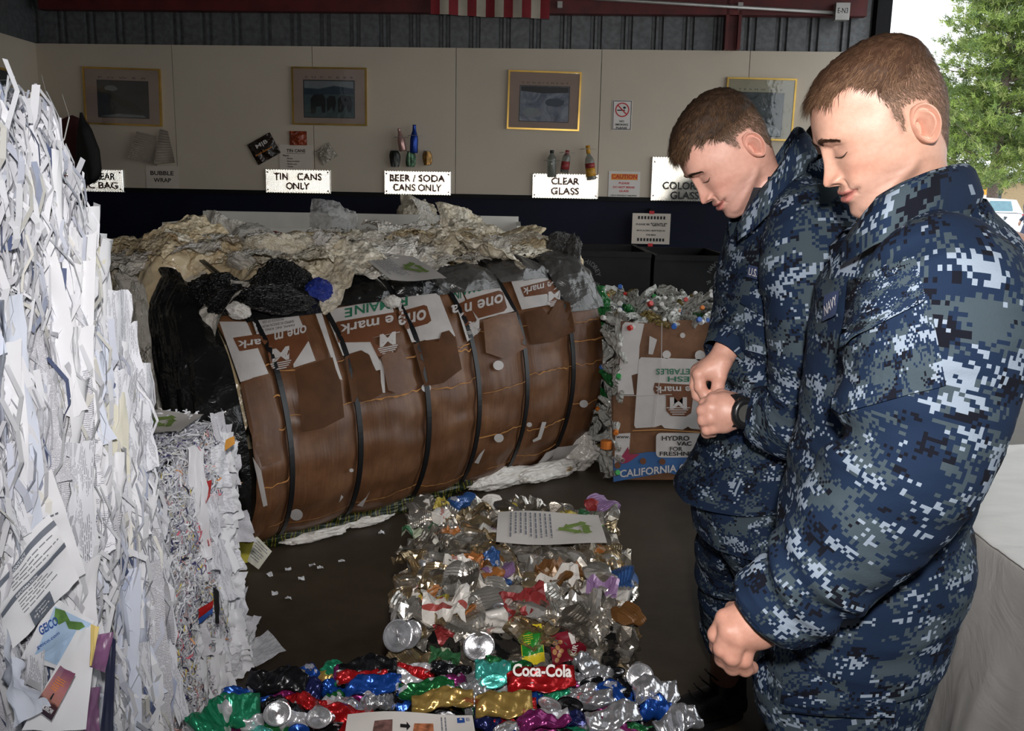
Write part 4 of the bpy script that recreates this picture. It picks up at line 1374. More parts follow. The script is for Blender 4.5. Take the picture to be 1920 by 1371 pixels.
# ================================================================ paper bales
def paper_mat(name, tint, lines=True, ang=0.0, density=70, ink=(0.12, 0.12, 0.16), cover=0.5):
    t = NT(name)
    uv = t.n('ShaderNodeUVMap')
    mp = t.n('ShaderNodeMapping')
    mp.inputs['Rotation'].default_value = (0, 0, ang)
    t.l(uv.outputs[0], mp.inputs[0])
    base = t.ramp(t.noise(t.coord('Object'), 9, 3), [(0.3, tuple(k * .93 for k in tint)), (0.7, tint)])
    if lines:
        sp = t.n('ShaderNodeSeparateXYZ'); t.l(mp.outputs[0], sp.inputs[0])
        row = t.math('MULTIPLY', sp.outputs[1], density)
        fr = t.math('FRACT', row)
        on = t.math('LESS_THAN', fr, 0.42)
        fl = t.math('FLOOR', row)
        cb = t.n('ShaderNodeCombineXYZ'); t.l(t.math('MULTIPLY', sp.outputs[0], density * 1.1), cb.inputs[0]); t.l(t.math('MULTIPLY', fl, 7.3), cb.inputs[1])
        word = t.math('GREATER_THAN', t.noise(cb.outputs[0], 1.0, 1), 0.42)
        cb2 = t.n('ShaderNodeCombineXYZ'); t.l(t.math('MULTIPLY', sp.outputs[0], 3.0), cb2.inputs[0]); t.l(t.math('MULTIPLY', sp.outputs[1], 9.0), cb2.inputs[1])
        para = t.math('GREATER_THAN', t.noise(cb2.outputs[0], 1.6, 1), 1 - cover)
        m = t.math('MULTIPLY', t.math('MULTIPLY', on, word), para)
        base = t.mix(t.math('MULTIPLY', m, 0.75), base, ink)
    t.l(base, t.b.inputs['Base Color'])
    t.set(Roughness=0.75)
    t.bump(t.noise(t.coord('Object'), 60, 3), 0.12, 0.003)
    MATS[name] = t.m
    return t.m


M_PW = [paper_mat('office_paper_printed', (0.82, 0.83, 0.87)), paper_mat('office_paper_sideways', (0.80, 0.82, 0.87), ang=1.57, density=60), paper_mat('office_paper_blank', (0.84, 0.85, 0.88), False),
        paper_mat('office_paper_bluish', (0.70, 0.75, 0.86), False), paper_mat('office_paper_dense', (0.76, 0.76, 0.80), density=95, cover=.7), paper_mat('cream_paper', (0.76, 0.74, 0.62), False)]
t = NT('paper_core')
v = t.coord('Object', scl3=(1, 1, .12))
n_ = t.noise(v, 55, 4, .6)
t.l(t.ramp(n_, [(0.30, (0.06, 0.06, 0.085)), (0.42, (0.34, 0.35, 0.40)), (0.55, (0.66, 0.67, 0.72))]), t.b.inputs['Base Color'])
t.set(Roughness=.8); t.bump(n_, .8, .012)
M_PCORE = t.m
t = NT('paper_shreds')
a = t.n('ShaderNodeVertexColor'); a.layer_name = 'Col'
t.l(a.outputs[0], t.b.inputs['Base Color']); t.set(Roughness=.7)
M_SHRED = t.m

SHEETS = []
rs = np.random.RandomState(3)
for k in range(10):
    nu, nv = 11, 15
    U, V = np.meshgrid(np.linspace(-.5, .5, nu), np.linspace(-.5, .5, nv))
    p = np.stack([U, V, 0 * U], -1)
    z = (.10 * (U ** 2) * rs.uniform(-2, 2) + .06 * V * U * rs.uniform(-2, 2) + .05 * fbm(p, 2.2, k * 5, 3) + .04 * fbm(p, 3.5, k * 7 + 2, 2, True))
    if k % 3 == 0: z = z + .25 * np.maximum(0, U - .2) ** 1.2 + .2 * np.maximum(0, -V - .25)
    wb_ = 1 + .10 * vnoise(np.stack([U * 3, V * 5, 0 * U + k], -1), 1.3, k) * (np.abs(U) + np.abs(V))
    P = np.stack([U * .216 * wb_, V * .28 * wb_, z * .42], -1).reshape(-1, 3)
    SHEETS.append(mkmesh('paper_sheet', P, grid_faces(nu, nv), M_PW[0], smooth=True, uv=np.stack([U + .5, (V + .5) * 1.3], -1).reshape(-1, 2)))


def sheet(parent, c, nrm, up, mat, k=0, sx=1.0, sy=1.0, name='paper_sheet', roll=0.0):
    n = Vector(nrm).normalized()
    u = Vector(up); u = (u - n * u.dot(n)).normalized()
    r = u.cross(n)
    R = Matrix((r, u, n)).transposed().to_4x4() @ Matrix.Rotation(roll, 4, 'Z')
    o = put(name, SHEETS[k % len(SHEETS)], parent, Matrix.Translation(Vector(c)) @ R @ Matrix.Diagonal((sx, sy, 1, 1)))
    setmat(o, mat)
    return o


def shreds(name, parent, pos, nrm, n, seed, length=(.018, .05), width=(.0018, .0045), palette=None, lift=.008, along=None):
    """curled paper strips; pos(n)-> points, nrm -> normals"""
    r = np.random.RandomState(seed)
    C, N = pos, nrm
    d = r.normal(size=(n, 3))
    if along is not None: d = d * .5 + along
    d -= (d * N).sum(1)[:, None] * N * .75
    d /= np.linalg.norm(d, axis=1)[:, None] + 1e-9
    w = np.cross(d, N + r.normal(size=(n, 3)) * .5)
    w /= np.linalg.norm(w, axis=1)[:, None] + 1e-9
    L = r.uniform(*length, n)[:, None]
    Wd = r.uniform(*width, n)[:, None]
    curl = r.uniform(-.5, .9, n)[:, None]
    C = C + N * r.uniform(0, lift, n)[:, None]
    V = []
    for q in range(4):
        x = (q / 3 - .5)
        p = C + d * L * x + N * (curl * L * (.25 - x * x)) + w * (r.uniform(-.15, .15, n)[:, None] * L * (x + .5))
        V += [p - w * Wd / 2, p + w * Wd / 2]
    V = np.stack(V, 1).reshape(-1, 3)
    b = np.arange(n)[:, None] * 8
    F = np.concatenate([b + np.array([[q * 2, q * 2 + 1, q * 2 + 3, q * 2 + 2]]) for q in range(3)], 0)
    pal = np.array(palette)
    c = pal[r.randint(0, len(pal), n)] * r.uniform(.85, 1.0, n)[:, None]
    o = obj(name, V, F, M_SHRED, parent, col=np.repeat(c, 8, 0))
    return tag(o, kind='stuff')


WHT = [(.82, .83, .87)] * 9 + [(.62, .65, .75), (.78, .77, .72), (.70, .70, .74)]
COLRS = WHT * 2 + [(.04, .04, .16), (.06, .05, .10), (.05, .05, .07), (.12, .08, .3)]
COLRS2 = WHT * 3 + [(.05, .05, .14), (.04, .04, .10), (.04, .04, .16), (.03, .03, .05), (.75, .35, .15), (.7, .15, .2), (.8, .65, .1), (.85, .5, .45), (.2, .2, .3)]


class Box:
    """soft-edged bale block: surface point and normal for a face"""

    def __init__(s, x0, x1, y0, y1, h, lean=0.0, amp=.03, seed=0, yl=0.0):
        s.yl = yl
        s.a = (x0, x1, y0, y1, h, lean, amp, seed)

    def pts(s, face, u, v):
        x0, x1, y0, y1, h, lean, amp, seed = s.a
        if face == 'x': p = np.stack([x1 + 0 * u, y0 + (y1 - y0) * u, h * v], -1); n = np.array([1, 0, 0.])
        elif face == 'y': p = np.stack([x0 + (x1 - x0) * u, y0 + 0 * u, h * v], -1); n = np.array([0, -1., 0])
        elif face == 'Y': p = np.stack([x0 + (x1 - x0) * u, y1 + 0 * u, h * v], -1); n = np.array([0, 1., 0])
        elif face == 'X': p = np.stack([x0 + 0 * u, y0 + (y1 - y0) * u, h * v], -1); n = np.array([-1., 0, 0])
        else: p = np.stack([x0 + (x1 - x0) * u, y0 + (y1 - y0) * v, h + 0 * u], -1); n = np.array([0, 0, 1.])
        zz = p[..., 2] / h
        cx, cy = (x0 + x1) / 2, (y0 + y1) / 2
        sh = 1 - .05 * np.clip((zz - .8) / .2, 0, 1) ** 2
        p = p.copy()
        p[..., 0] = cx + (p[..., 0] - cx) * sh + lean * (1 - zz)
        p[..., 1] = cy + (p[..., 1] - cy) * sh - s.yl * np.clip((zz - .5) / .5, 0, 1) ** 1.5 * np.clip((p[..., 1] - y0) / (y1 - y0), 0, 1)
        d = amp * fbm(p, 4, seed, 3)
        p = p + d[..., None] * np.array([1, .6, .5 * 1.0]) * np.where(p[..., 2:3] > .02, 1, 0)
        return p, n

    def core(s, parent, mat, name='core', nu=60, nv=60, extra=None):
        for face in 'xyXYt':
            U, V = np.meshgrid(np.linspace(0, 1, nu), np.linspace(0, 1, nv))
            p, n = s.pts(face, U, V)
            if extra is not None: p = p + (extra(p)[..., None] * n)
            f = grid_faces(nu, nv)
            if face in 'XY': f = f[:, ::-1]
            obj(name, p.reshape(-1, 3), f, mat, parent, smooth=False)


def rand_face(bx, face, n, r, umin=0, umax=1, vmin=0, vmax=1):
    u, v = r.uniform(umin, umax, n), r.uniform(vmin, vmax, n)
    p, nn = bx.pts(face, u, v)
    return p, np.repeat(nn[None], n, 0)


# ---- tall bale of loose office paper, nearest on the left
TB = Box(-1.75, -0.935, 1.0, 2.10, 1.70, lean=.05, amp=.05, seed=2, yl=.20)
TALL = empty('paper_bale', (-1.33, 1.55, 0), 'tall bale of white office paper and folders towering at the left edge', 'bale')
TB.core(TALL, M_PCORE, extra=lambda p: .030 * fbm(p * np.array([1, 1, .12]), 22, 4, 3, True))
r = np.random.RandomState(11)
rr = random.Random(11)
for k in range(150):
    face = 'x' if k < 124 else ('Y' if k < 130 else 't')
    u, v = (r.uniform(.45, 1.0), r.uniform(.05, .84)) if face == 'x' else (r.uniform(.4, 1), r.uniform(.3, 1))
    p, n = TB.pts(face, np.array([u]), np.array([v]))
    n = Vector(n) + Vector((r.uniform(-.1, .1), r.uniform(-.75, .45), r.uniform(-.15, .15)))
    up = Vector((0, r.uniform(-.10, .14), 1)) if face != 't' else Vector((r.uniform(-1, 1), 1, 0))
    m = M_PW[r.choice([0, 1, 2, 2, 2, 3, 4, 1])]
    big = 1 if face == 'x' else .35
    sheet(TALL, p[0] + np.array(n) * r.uniform(.0, .03), n, up, m, k, r.uniform(.10, .42) * (big + .2), r.uniform(.8, 2.0) * big)
pp, nn = rand_face(TB, 'x', 4600, r, .45, 1, .0, 1)
shreds('paper_strips', TALL, pp, nn, 4600, 21, (.04, .17), (.004, .016), WHT * 3 + [(.10, .13, .25), (.45, .5, .65), (.55, .58, .66)], .05, np.array([0, 0, 1.6]))
pp, nn = rand_face(TB, 't', 1500, r, .3, 1, .3, 1)
shreds('paper_strips', TALL, pp, nn, 1500, 22, (.03, .08), (.005, .018), WHT, .05)
pp, nn = rand_face(TB, 'x', 1400, r, .5, 1, .62, 1)
shreds('shredded_paper', TALL, pp, nn, 1400, 23, (.015, .04), (.002, .004), COLRS, .03)


# ---- individual papers hanging out of the tall bale (measured on the photograph, a little proud of its face)
def leaf(parent, corners, mat, dist, name='paper_sheet', label=None, curl=.02, seed=0, n=12):
    """corners: 4 pixel corners (tl,tr,br,bl); dist: distance(s) from the camera in metres"""
    ds = [q * (.955 if parent is TALL else 1) for q in (dist if isinstance(dist, (list, tuple)) else [dist] * 4)]
    C4 = [np.array(at_d(x, y, d)) for (x, y), d in zip(corners, ds)]
    U, V = np.meshgrid(np.linspace(0, 1, n), np.linspace(0, 1, n))
    u, v = U[..., None], V[..., None]
    P = (C4[0] * (1 - u) + C4[1] * u) * (1 - v) + (C4[3] * (1 - u) + C4[2] * u) * v
    nr = np.cross(C4[1] - C4[0], C4[3] - C4[0]); nr = nr / np.linalg.norm(nr)
    if nr @ (_C - C4[0]) < 0: nr = -nr
    P = P + (curl * (fbm(np.stack([U * 2, V * 2, U * 0 + seed], -1), 1.2, seed, 3) + .4 * (U - .5) ** 2))[..., None] * nr
    w, h = np.linalg.norm(C4[1] - C4[0]), np.linalg.norm(C4[3] - C4[0])
    o = obj(name, P.reshape(-1, 3), grid_faces(n, n), mat, parent, smooth=True, uv=np.stack([U, (1 - V) * h / w], -1).reshape(-1, 2))
    if label: o['label'] = label

    def fn(x, y, off=.003):
        x, y = min(1, max(0, x)), min(1, max(0, y))
        i, j = min(n - 2, int(x * (n - 1))), min(n - 2, int(y * (n - 1)))
        a, b = x * (n - 1) - i, y * (n - 1) - j
        q = (P[j, i] * (1 - a) + P[j, i + 1] * a) * (1 - b) + (P[j + 1, i] * (1 - a) + P[j + 1, i + 1] * a) * b
        return Vector(q + nr * off)
    return o, fn


def patch(parent, fn, poly, mat, name='printed_area', off=.003):
    """flat print on a leaf: polygon in unit coordinates, subdivided so that it follows the curl"""
    bm = bmesh.new()
    bmesh.ops.triangulate(bm, faces=[bm.faces.new([bm.verts.new((x, y, 0)) for x, y in poly])])
    for _ in range(4):
        es = [e for e in bm.edges if e.calc_length() > .12]
        if not es: break
        bmesh.ops.subdivide_edges(bm, edges=es, cuts=1)
        bmesh.ops.triangulate(bm, faces=[q for q in bm.faces if len(q.verts) > 3])
    bm.verts.index_update()
    V = [fn(p.co.x, p.co.y, off) for p in bm.verts]
    F = [tuple(w.index for w in q.verts) for q in bm.faces]
    bm.free()
    return obj(name, V, F, mat, parent)


def words(parent, fn, txt, x, y, w, h, mat, rot=0.0, off=.0045, bold=.015):
    mb = MB()
    text_on(mb, txt, lambda a, b: fn(a, b, off), x, y, -h, w, rot=rot, bold=bold)
    return mb.build('lettering', mat, parent)


def rows(parent, fn, x0, x1, y0, y1, n, mat, seed=0, rag=.35, hgt=.4):
    rq = random.Random(seed)
    mb = MB()
    dy = (y1 - y0) / n
    for k in range(n):
        x = x0
        xe = x1 - rq.random() * rag * (x1 - x0)
        while x < xe:
            e = min(xe, x + rq.uniform(.03, .1) * (x1 - x0) * 2)
            ya, yb = y0 + dy * k, y0 + dy * (k + hgt)
            mb.add([fn(x, ya, .0035), fn(e, ya, .0035), fn(e, yb, .0035), fn(x, yb, .0035)], [(0, 1, 2, 3)])
            x = e + .012 * (x1 - x0) * 2
    return tag(mb.build('printed_line', mat, parent), kind='stuff')


M_GREYINK = plain('grey_ink', (0.20, 0.21, 0.24), .6, var=.1)
M_SLATE = plain('slate_bar', (0.13, 0.15, 0.19), .6, var=.1)
M_SKYBLUE = plain('pale_blue_print', (0.42, 0.58, 0.78), .5, var=.12, nscale=5)
M_BLUEINK = plain('blue_ink', (0.02, 0.08, 0.33), .5, var=.1)
M_LEAFGREEN = plain('leaf_green_print', (0.10, 0.22, 0.05), .5, var=.4, nscale=40)
M_NAVYCARD = plain('navy_card', (0.006, 0.009, 0.04), .35, var=.2)
M_YELLOWCARD = plain('yellow_card', (0.76, 0.58, 0.20), .6, var=.06)
M_PURPLE = plain('purple_print', (0.17, 0.075, 0.16), .35, var=.5, nscale=14)
t = NT('sunset_print')
tc = t.n('ShaderNodeUVMap'); sp = t.n('ShaderNodeSeparateXYZ'); t.l(tc.outputs[0], sp.inputs[0])
nz = t.noise(tc.outputs[0], 6, 4)
t.l(t.ramp(t.math('ADD', t.math('MULTIPLY', sp.outputs[1], .36), t.math('MULTIPLY_ADD', nz, .16, -.08)), [(0.0, (.03, .02, .035)), (0.26, (.07, .025, .03)), (0.34, (.45, .20, .16)), (0.6, (.50, .20, .20)), (1.0, (.22, .08, .14))]), t.b.inputs['Base Color'])
t.set(Roughness=.35)
M_SUNSET = t.m
_, f = leaf(TALL, [(-40, 930), (96, 880), (160, 1075), (10, 1160)], M_PW[2], [1.72, 1.80, 1.86, 1.74], curl=.03, seed=4)
rows(_, f, .05, .9, .1, .9, 9, M_GREYINK, 5, .5, .2)
o, f = leaf(TALL, [(-30, 1100), (92, 965), (148, 1085), (20, 1215)], M_PW[2], [1.66, 1.76, 1.80, 1.70], curl=.03, seed=6)
for y in (.08, .42): patch(o, f, [(.0, y), (1.0, y + .0), (1.0, y + .07), (0, y + .07)], M_SLATE)
words(o, f, 'CONTACT', .42, .115, .26, .04, M_PW[2]); words(o, f, 'INFORMATION', .4, .455, .3, .035, M_PW[2])
rows(o, f, .25, .95, .2, .4, 4, M_GREYINK, 1, .5, .3); rows(o, f, .25, .95, .52, .74, 5, M_GREYINK, 2, .5, .3)
patch(o, f, [(.30, .78), (.62, .78), (.62, .99), (.30, .99)], M_SLATE)
for q, w in enumerate(('Open', '24 Hours', '7 days')): words(o, f, w, .45, .83 + .05 * q, .16 if q != 1 else .24, .03, M_PW[2])
leaf(TALL, [(0, 815), (104, 812), (92, 940), (0, 935)], M_PW[3], [1.80, 1.90, 1.88, 1.78], curl=.02, seed=8)
o, f = leaf(TALL, [(98, 1118), (176, 1165), (125, 1260), (40, 1235)], M_PW[2], [1.79, 1.85, 1.82, 1.74], curl=.012, seed=9, label='white page with a pale blue printed panel')
patch(o, f, [(.1, .12), (.96, .06), (.96, .96), (.2, .9)], M_SKYBLUE)
patch(o, f, [(.12, .14), (.34, .1), (.55, .2), (.8, .12), (.9, .16), (.82, .26), (.6, .32), (.45, .24), (.34, .34), (.2, .3)], M_LEAFGREEN, off=.004)
words(o, f, 'geico.com', .30, .62, .44, .085, M_BLUEINK, rot=-.9); words(o, f, 'GEICO', .16, .42, .34, .16, M_BLUEINK, rot=-.9, bold=.03)
o, f = leaf(TALL, [(150, 1170), (182, 1168), (160, 1371), (40, 1371)], M_PW[2], [1.84, 1.86, 1.70, 1.62], curl=.012, seed=10)
o, f = leaf(TALL, [(113, 1248), (142, 1263), (96, 1352), (62, 1325)], M_SUNSET, [1.70, 1.71, 1.63, 1.62], curl=.005, seed=11, label='booklet cover with a sunset and a lone figure', name='booklet')
rows(o, f, .2, .8, .25, .55, 6, M_ORANGE, 3, .5, .35)
patch(o, f, [(.46, .56), (.52, .56), (.54, .70), (.44, .70)], M_INK); words(o, f, 'TOMORROW', .5, .9, .72, .10, M_PW[2])
leaf(TALL, [(170, 1170), (186, 1176), (172, 1250), (168, 1248)], M_YELLOWCARD, [1.77, 1.78, 1.76, 1.75], curl=.003, seed=12, label='yellow index card with punched holes', name='index_card')
leaf(TALL, [(184, 1190), (213, 1185), (198, 1262), (168, 1250)], M_PURPLE, [1.80, 1.82, 1.80, 1.78], curl=.01, seed=13, label='purple photographic print', name='photo_print')
leaf(TALL, [(165, 1290), (190, 1288), (184, 1371), (155, 1371)], M_PURPLE, [1.76, 1.79, 1.76, 1.73], curl=.01, seed=14, label='purple photographic print', name='photo_print')
leaf(TALL, [(205, 1190), (216, 1200), (212, 1371), (188, 1371)], M_NAVYCARD, [1.84, 1.85, 1.81, 1.79], curl=.004, seed=15, label='navy blue folder', name='folder')
leaf(TALL, [(0, 1180), (40, 1245), (68, 1330), (0, 1371)], M_PW[3], [1.62, 1.68, 1.64, 1.56], curl=.05, seed=16)
leaf(TALL, [(205, 735), (236, 735), (242, 905), (170, 820)], M_PW[5], [2.06, 2.10, 2.10, 2.02], curl=.01, seed=17)
leaf(TALL, [(160, 445), (196, 470), (176, 590), (150, 560)], M_PW[5], [2.02, 2.08, 2.05, 2.00], curl=.01, seed=18)
leaf(TALL, [(10, 265), (62, 262), (80, 318), (20, 300)], M_PW[2], [1.78, 1.84, 1.84, 1.78], curl=.01, seed=19)
leaf(TALL, [(0, 215), (38, 178), (46, 192), (14, 226)], M_PW[2], [1.75, 1.80, 1.80, 1.75], curl=.004, seed=20)
leaf(TALL, [(82, 246), (104, 228), (110, 236), (88, 256)], M_PW[2], [1.86, 1.90, 1.90, 1.86], curl=.002, seed=21)
leaf(TALL, [(176, 590), (196, 640), (214, 745), (176, 730)], M_PW[3], [2.0, 2.05, 2.06, 2.0], curl=.02, seed=22)

# ---- lower bale of shredded paper
SB = Box(-1.85, -0.925, 2.20, 2.84, 0.81, lean=.02, amp=.035, seed=6)
SHB = empty('paper_bale', (-1.35, 2.5, 0), 'waist-high bale of shredded white paper beside the black sack of the film bale', 'bale')
SB.core(SHB, M_PCORE, extra=lambda p: .02 * fbm(p * np.array([1, 1, .2]), 18, 14, 3, True))
for face, n, sd in (('t', 7000, 31), ('x', 16000, 32), ('y', 2500, 33)):
    pp, nn = rand_face(SB, face, n, r)
    if face == 'x':                                   # bands: shreds alternate with page edges
        keep = (np.sin(pp[:, 1] * 33 + 1.0) > -.45) | (pp[:, 2] > .62) | (pp[:, 1] < 2.6)
        pp, nn = pp[keep], nn[keep]
    shreds('shredded_paper', SHB, pp, nn, len(pp), sd, (.018, .044), (.0024, .0056), COLRS2 if face != 't' else COLRS, .02)
for k in range(52):
    u, v = r.uniform(.10, 1.0) ** .45, r.uniform(.02, .92)
    p, n = SB.pts('x', np.array([u]), np.array([v]))
    n = Vector(n) + Vector((r.uniform(-.1, .1), r.uniform(-.9, .3), r.uniform(-.15, .15)))
    m = M_PW[r.choice([0, 1, 2, 4, 4, 0, 2, 2])]
    sheet(SHB, p[0] + np.array(n) * r.uniform(-.01, .02), n, Vector((0, r.uniform(-.12, .12), 1)), m, k, r.uniform(.10, .30), r.uniform(.35, 1.2))
for k in range(30):
    p, n = SB.pts('Y' if k < 14 else 'x', np.array([r.uniform(.75, 1)]), np.array([r.uniform(.05, .95)]))
    sheet(SHB, p[0] + np.array([.02, 0, 0]), Vector((.7, -.6, r.uniform(-.2, .2))), Vector((r.uniform(-.4, .4), 0, 1)), M_PW[r.choice([2, 2, 0, 4])], k, r.uniform(.2, .4), r.uniform(.25, .5))
M_CHIP = {'red': plain('red_card', (.55, .02, .02), .5, var=.2), 'yellow': plain('bright_yellow_card', (.80, .62, .02), .5, var=.2), 'blue': plain('sky_blue_card', (.06, .30, .62), .5, var=.2),
          'royal': plain('royal_blue_card', (.04, .12, .42), .5, var=.2), 'orange': plain('orange_card', (.85, .36, .03), .5, var=.1), 'peach': plain('peach_card', (.78, .52, .36), .6), 'black': M_INK, 'lime': plain('lime_card', (.55, .60, .03), .5)}
for q, dcol in (([(380, 905), (396, 900), (394, 930), (386, 945)], 'red'), ([(352, 950), (380, 962), (376, 985), (350, 970)], 'yellow'), ([(422, 825), (438, 818), (440, 832), (420, 847)], 'orange'), ([(347, 1025), (362, 1018), (365, 1040), (345, 1045)], 'blue'),
                ([(343, 1065), (353, 1062), (364, 1100), (353, 1100)], 'royal'), ([(365, 1035), (372, 1035), (372, 1140), (364, 1105)], 'peach'), ([(372, 1142), (400, 1126), (399, 1140), (372, 1160)], 'red'), ([(372, 1160), (399, 1140), (399, 1150), (373, 1170)], 'royal'),
                ([(400, 1100), (410, 1110), (412, 1170), (402, 1168)], 'black'), ([(320, 1232), (337, 1220), (330, 1250), (318, 1262)], 'royal'), ([(170, 912), (208, 908), (196, 925), (170, 922)], 'orange'), ([(388, 1012), (396, 1010), (396, 1022), (390, 1024)], 'red'), ([(362, 1130), (370, 1120), (372, 1150), (364, 1160)], 'lime')):
    leaf(SHB, q, M_CHIP[dcol], [2.62, 2.68, 2.68, 2.60] if q[0][0] > 300 else 2.3, name='coloured_card', curl=.006, seed=q[0][0] % 40, label=dcol.replace('lime', 'lime green') + ' scrap of card', n=5)
pp = np.array([-1.10, 2.84, .80]) + r.normal(size=(600, 3)) * np.array([.05, .03, .02])
shreds('shredded_paper', SHB, pp, np.repeat(np.array([[.3, -.6, .7]]), 600, 0), 600, 35, (.015, .035), (.003, .007), WHT, .02)


# ---- A4 notices with a green recycling sign
M_RECGREEN = plain('recycling_green', (0.20, 0.30, 0.07), .6, var=.12, nscale=20)


def recycle(parent, fn, cx, cy, r, asp):
    for q in range(3):
        a = q * 2 * PI / 3 - PI / 2
        c, s = math.cos(a), math.sin(a)
        mb = MB()
        for poly in ([(-.75, .30), (.25, .30), (.25, .72), (-.55, .72)], [(.20, .12), (.62, .5), (.20, .92)], [(-.75, .30), (-.55, .72), (-.80, .85), (-1.0, .45)]):
            mb.add([fn(cx + (x * c - y * s) * r, cy + (x * s + y * c) * r * asp, .004) for x, y in poly], [tuple(range(len(poly)))])
        mb.build('recycling_arrow', M_RECGREEN, parent)


def a4(px, z, label, sym, zs=None, text=(.08, .62, .1, .92)):
    zs = zs or [z] * 4
    C4 = [np.array(at_z(x, y, zz)) for (x, y), zz in zip(px, zs)]
    n = 8
    U, V = np.meshgrid(np.linspace(0, 1, n), np.linspace(0, 1, n))
    u, v = U[..., None], V[..., None]
    P = (C4[0] * (1 - u) + C4[1] * u) * (1 - v) + (C4[3] * (1 - u) + C4[2] * u) * v
    P[..., 2] += .006 * np.sin(U * 5 + V * 3) + .004
    c = P.reshape(-1, 3).mean(0)
    root = empty('paper_notice', c, label, 'notice')
    obj('sheet', P.reshape(-1, 3), grid_faces(n, n)[:, ::-1], M_PAPERW, root, smooth=True)

    def fn(x, y, off=.003):
        x, y = min(1, max(0, x)), min(1, max(0, y))
        i, j = min(n - 2, int(x * (n - 1))), min(n - 2, int(y * (n - 1)))
        a, b = x * (n - 1) - i, y * (n - 1) - j
        q = (P[j, i] * (1 - a) + P[j, i + 1] * a) * (1 - b) + (P[j + 1, i] * (1 - a) + P[j + 1, i + 1] * a) * b
        return Vector(q + np.array([0, 0, off]))
    if sym: recycle(root, fn, *sym)
    if text:
        x0, x1, y0, y1 = text
        gx = lambda a, b, off=.003: fn(b, a, off)         # the text runs across the sheet
        rows(root, gx, y0, y1, x0, x1, 9, M_GREYINK, 4, .25, .35)
    return root, fn


a4([(934, 962), (1122, 965), (1138, 1024), (930, 1019)], .505, 'white notice with a green recycling sign on the bale of tin cans', (.76, .5, .16, 1.3), text=(.12, .55, .1, .9))
a4([(662, 474), (775, 480), (838, 526), (733, 527)], 1.20, 'white notice with a green recycling sign on the bale of film', (.72, .55, .18, 1.2), [1.245, 1.245, 1.175, 1.175], text=(.1, .5, .1, .9))
a4([(240, 772), (382, 776), (338, 815), (243, 808)], .85, 'white notice with a green recycling sign on the bale of shredded paper', (.55, .5, .22, 1.2), text=(.05, .25, .1, .9))
nt, f = a4([(652, 1343), (886, 1340), (900, 1440), (640, 1440)], .515, 'white printed sheet on the bale of drink cans, cut by the bottom edge', None, text=None)
patch(nt, f, [(.22, .22), (.36, .18), (.36, .55), (.2, .6)], plain('brown_bale_print', (.16, .08, .07), .6, var=.5, nscale=80))
patch(nt, f, [(.53, .22), (.68, .2), (.68, .6), (.5, .6)], plain('orange_bale_print', (.40, .14, .06), .6, var=.6, nscale=80))
patch(nt, f, [(.42, .25), (.47, .25), (.47, .2), (.50, .28), (.47, .36), (.47, .31), (.42, .31)], M_INK)
patch(nt, f, [(.87, .08), (.93, .08), (.93, .18), (.87, .18)], M_BLUEINK)
patch(nt, f, [(.885, .14), (.90, .10), (.915, .14)], M_PAPERW, off=.005)
rows(nt, lambda a, b, off=.003: f(b, a, off), .08, .5, .74, .80, 2, M_GREYINK, 2)
words(nt, f, 'ALCOA', .955, .13, .07, .03, M_BLUEINK, rot=1.57)

# ---- loose papers on the floor
def floor_sheet(px, label, mat, z=.02, curl=.03, seed=0, name='paper_sheet', cat='paper', group=None):
    C4 = [np.array(at_z(x, y, z)) for x, y in px]
    n = 9
    U, V = np.meshgrid(np.linspace(0, 1, n), np.linspace(0, 1, n))
    u, v = U[..., None], V[..., None]
    P = (C4[0] * (1 - u) + C4[1] * u) * (1 - v) + (C4[3] * (1 - u) + C4[2] * u) * v
    P[..., 2] = .004 + curl * (.5 + fbm(np.stack([U, V, U * 0], -1), 2.0, seed, 2)) * 1.2
    o = obj(name, P.reshape(-1, 3), grid_faces(n, n)[:, ::-1], mat, smooth=True, uv=np.stack([U, V], -1).reshape(-1, 2))
    return tag(o, label, cat, group)


floor_sheet([(440, 1225), (502, 1178), (537, 1218), (480, 1250)], 'printed sheet lying on the floor beside the shredded paper bale', M_PW[0], curl=.018, seed=3)
floor_sheet([(415, 1298), (470, 1292), (468, 1312), (410, 1315)], 'white sheet on the floor tucked against the bale of drink cans', M_PW[2], curl=.02, seed=5)
M_YPRINT = paper_mat('yellow_printed_card', (.62, .55, .06), True, density=26, ink=(.25, .22, .03), cover=.9)
fd = lambda x, y: float((np.array(at_z(x, y, .006)) - _C) @ _F)
o, f = leaf(None, [(440, 1012), (477, 1004), (470, 1054), (440, 1060)], M_YPRINT, [fd(440, 1060) + .04, fd(470, 1054) + .04, fd(470, 1054), fd(440, 1060)], name='torn_card', curl=.006, seed=2)
tag(o, 'torn yellow printed card leaning at the foot of the film bale', 'card')
o, f = leaf(None, [(480, 1004), (510, 1034), (485, 1068), (464, 1052)], M_PW[5], [fd(464, 1064) + .03, fd(485, 1068) + .05, fd(485, 1068), fd(464, 1062)], name='torn_card', curl=.01, seed=4)
tag(o, 'torn cream page beside the yellow card at the foot of the film bale', 'paper')
rows(o, f, .1, .9, .1, .85, 7, M_GREYINK, 7, .4)
for k, (x, y) in enumerate(((505, 1080), (565, 1088), (540, 1070), (600, 1068), (640, 1055), (515, 1116), (540, 1124), (480, 1172), (425, 1295), (585, 1063), (745, 1083), (715, 1002))):
    floor_sheet([(x - 6, y - 2), (x + 5, y - 3), (x + 7, y + 2), (x - 5, y + 3)], 'small white scrap of paper lying on the dark floor', M_PW[2], z=.0, curl=.008, seed=k, name='paper_scrap', cat='scrap', group='paper scraps scattered on the floor')
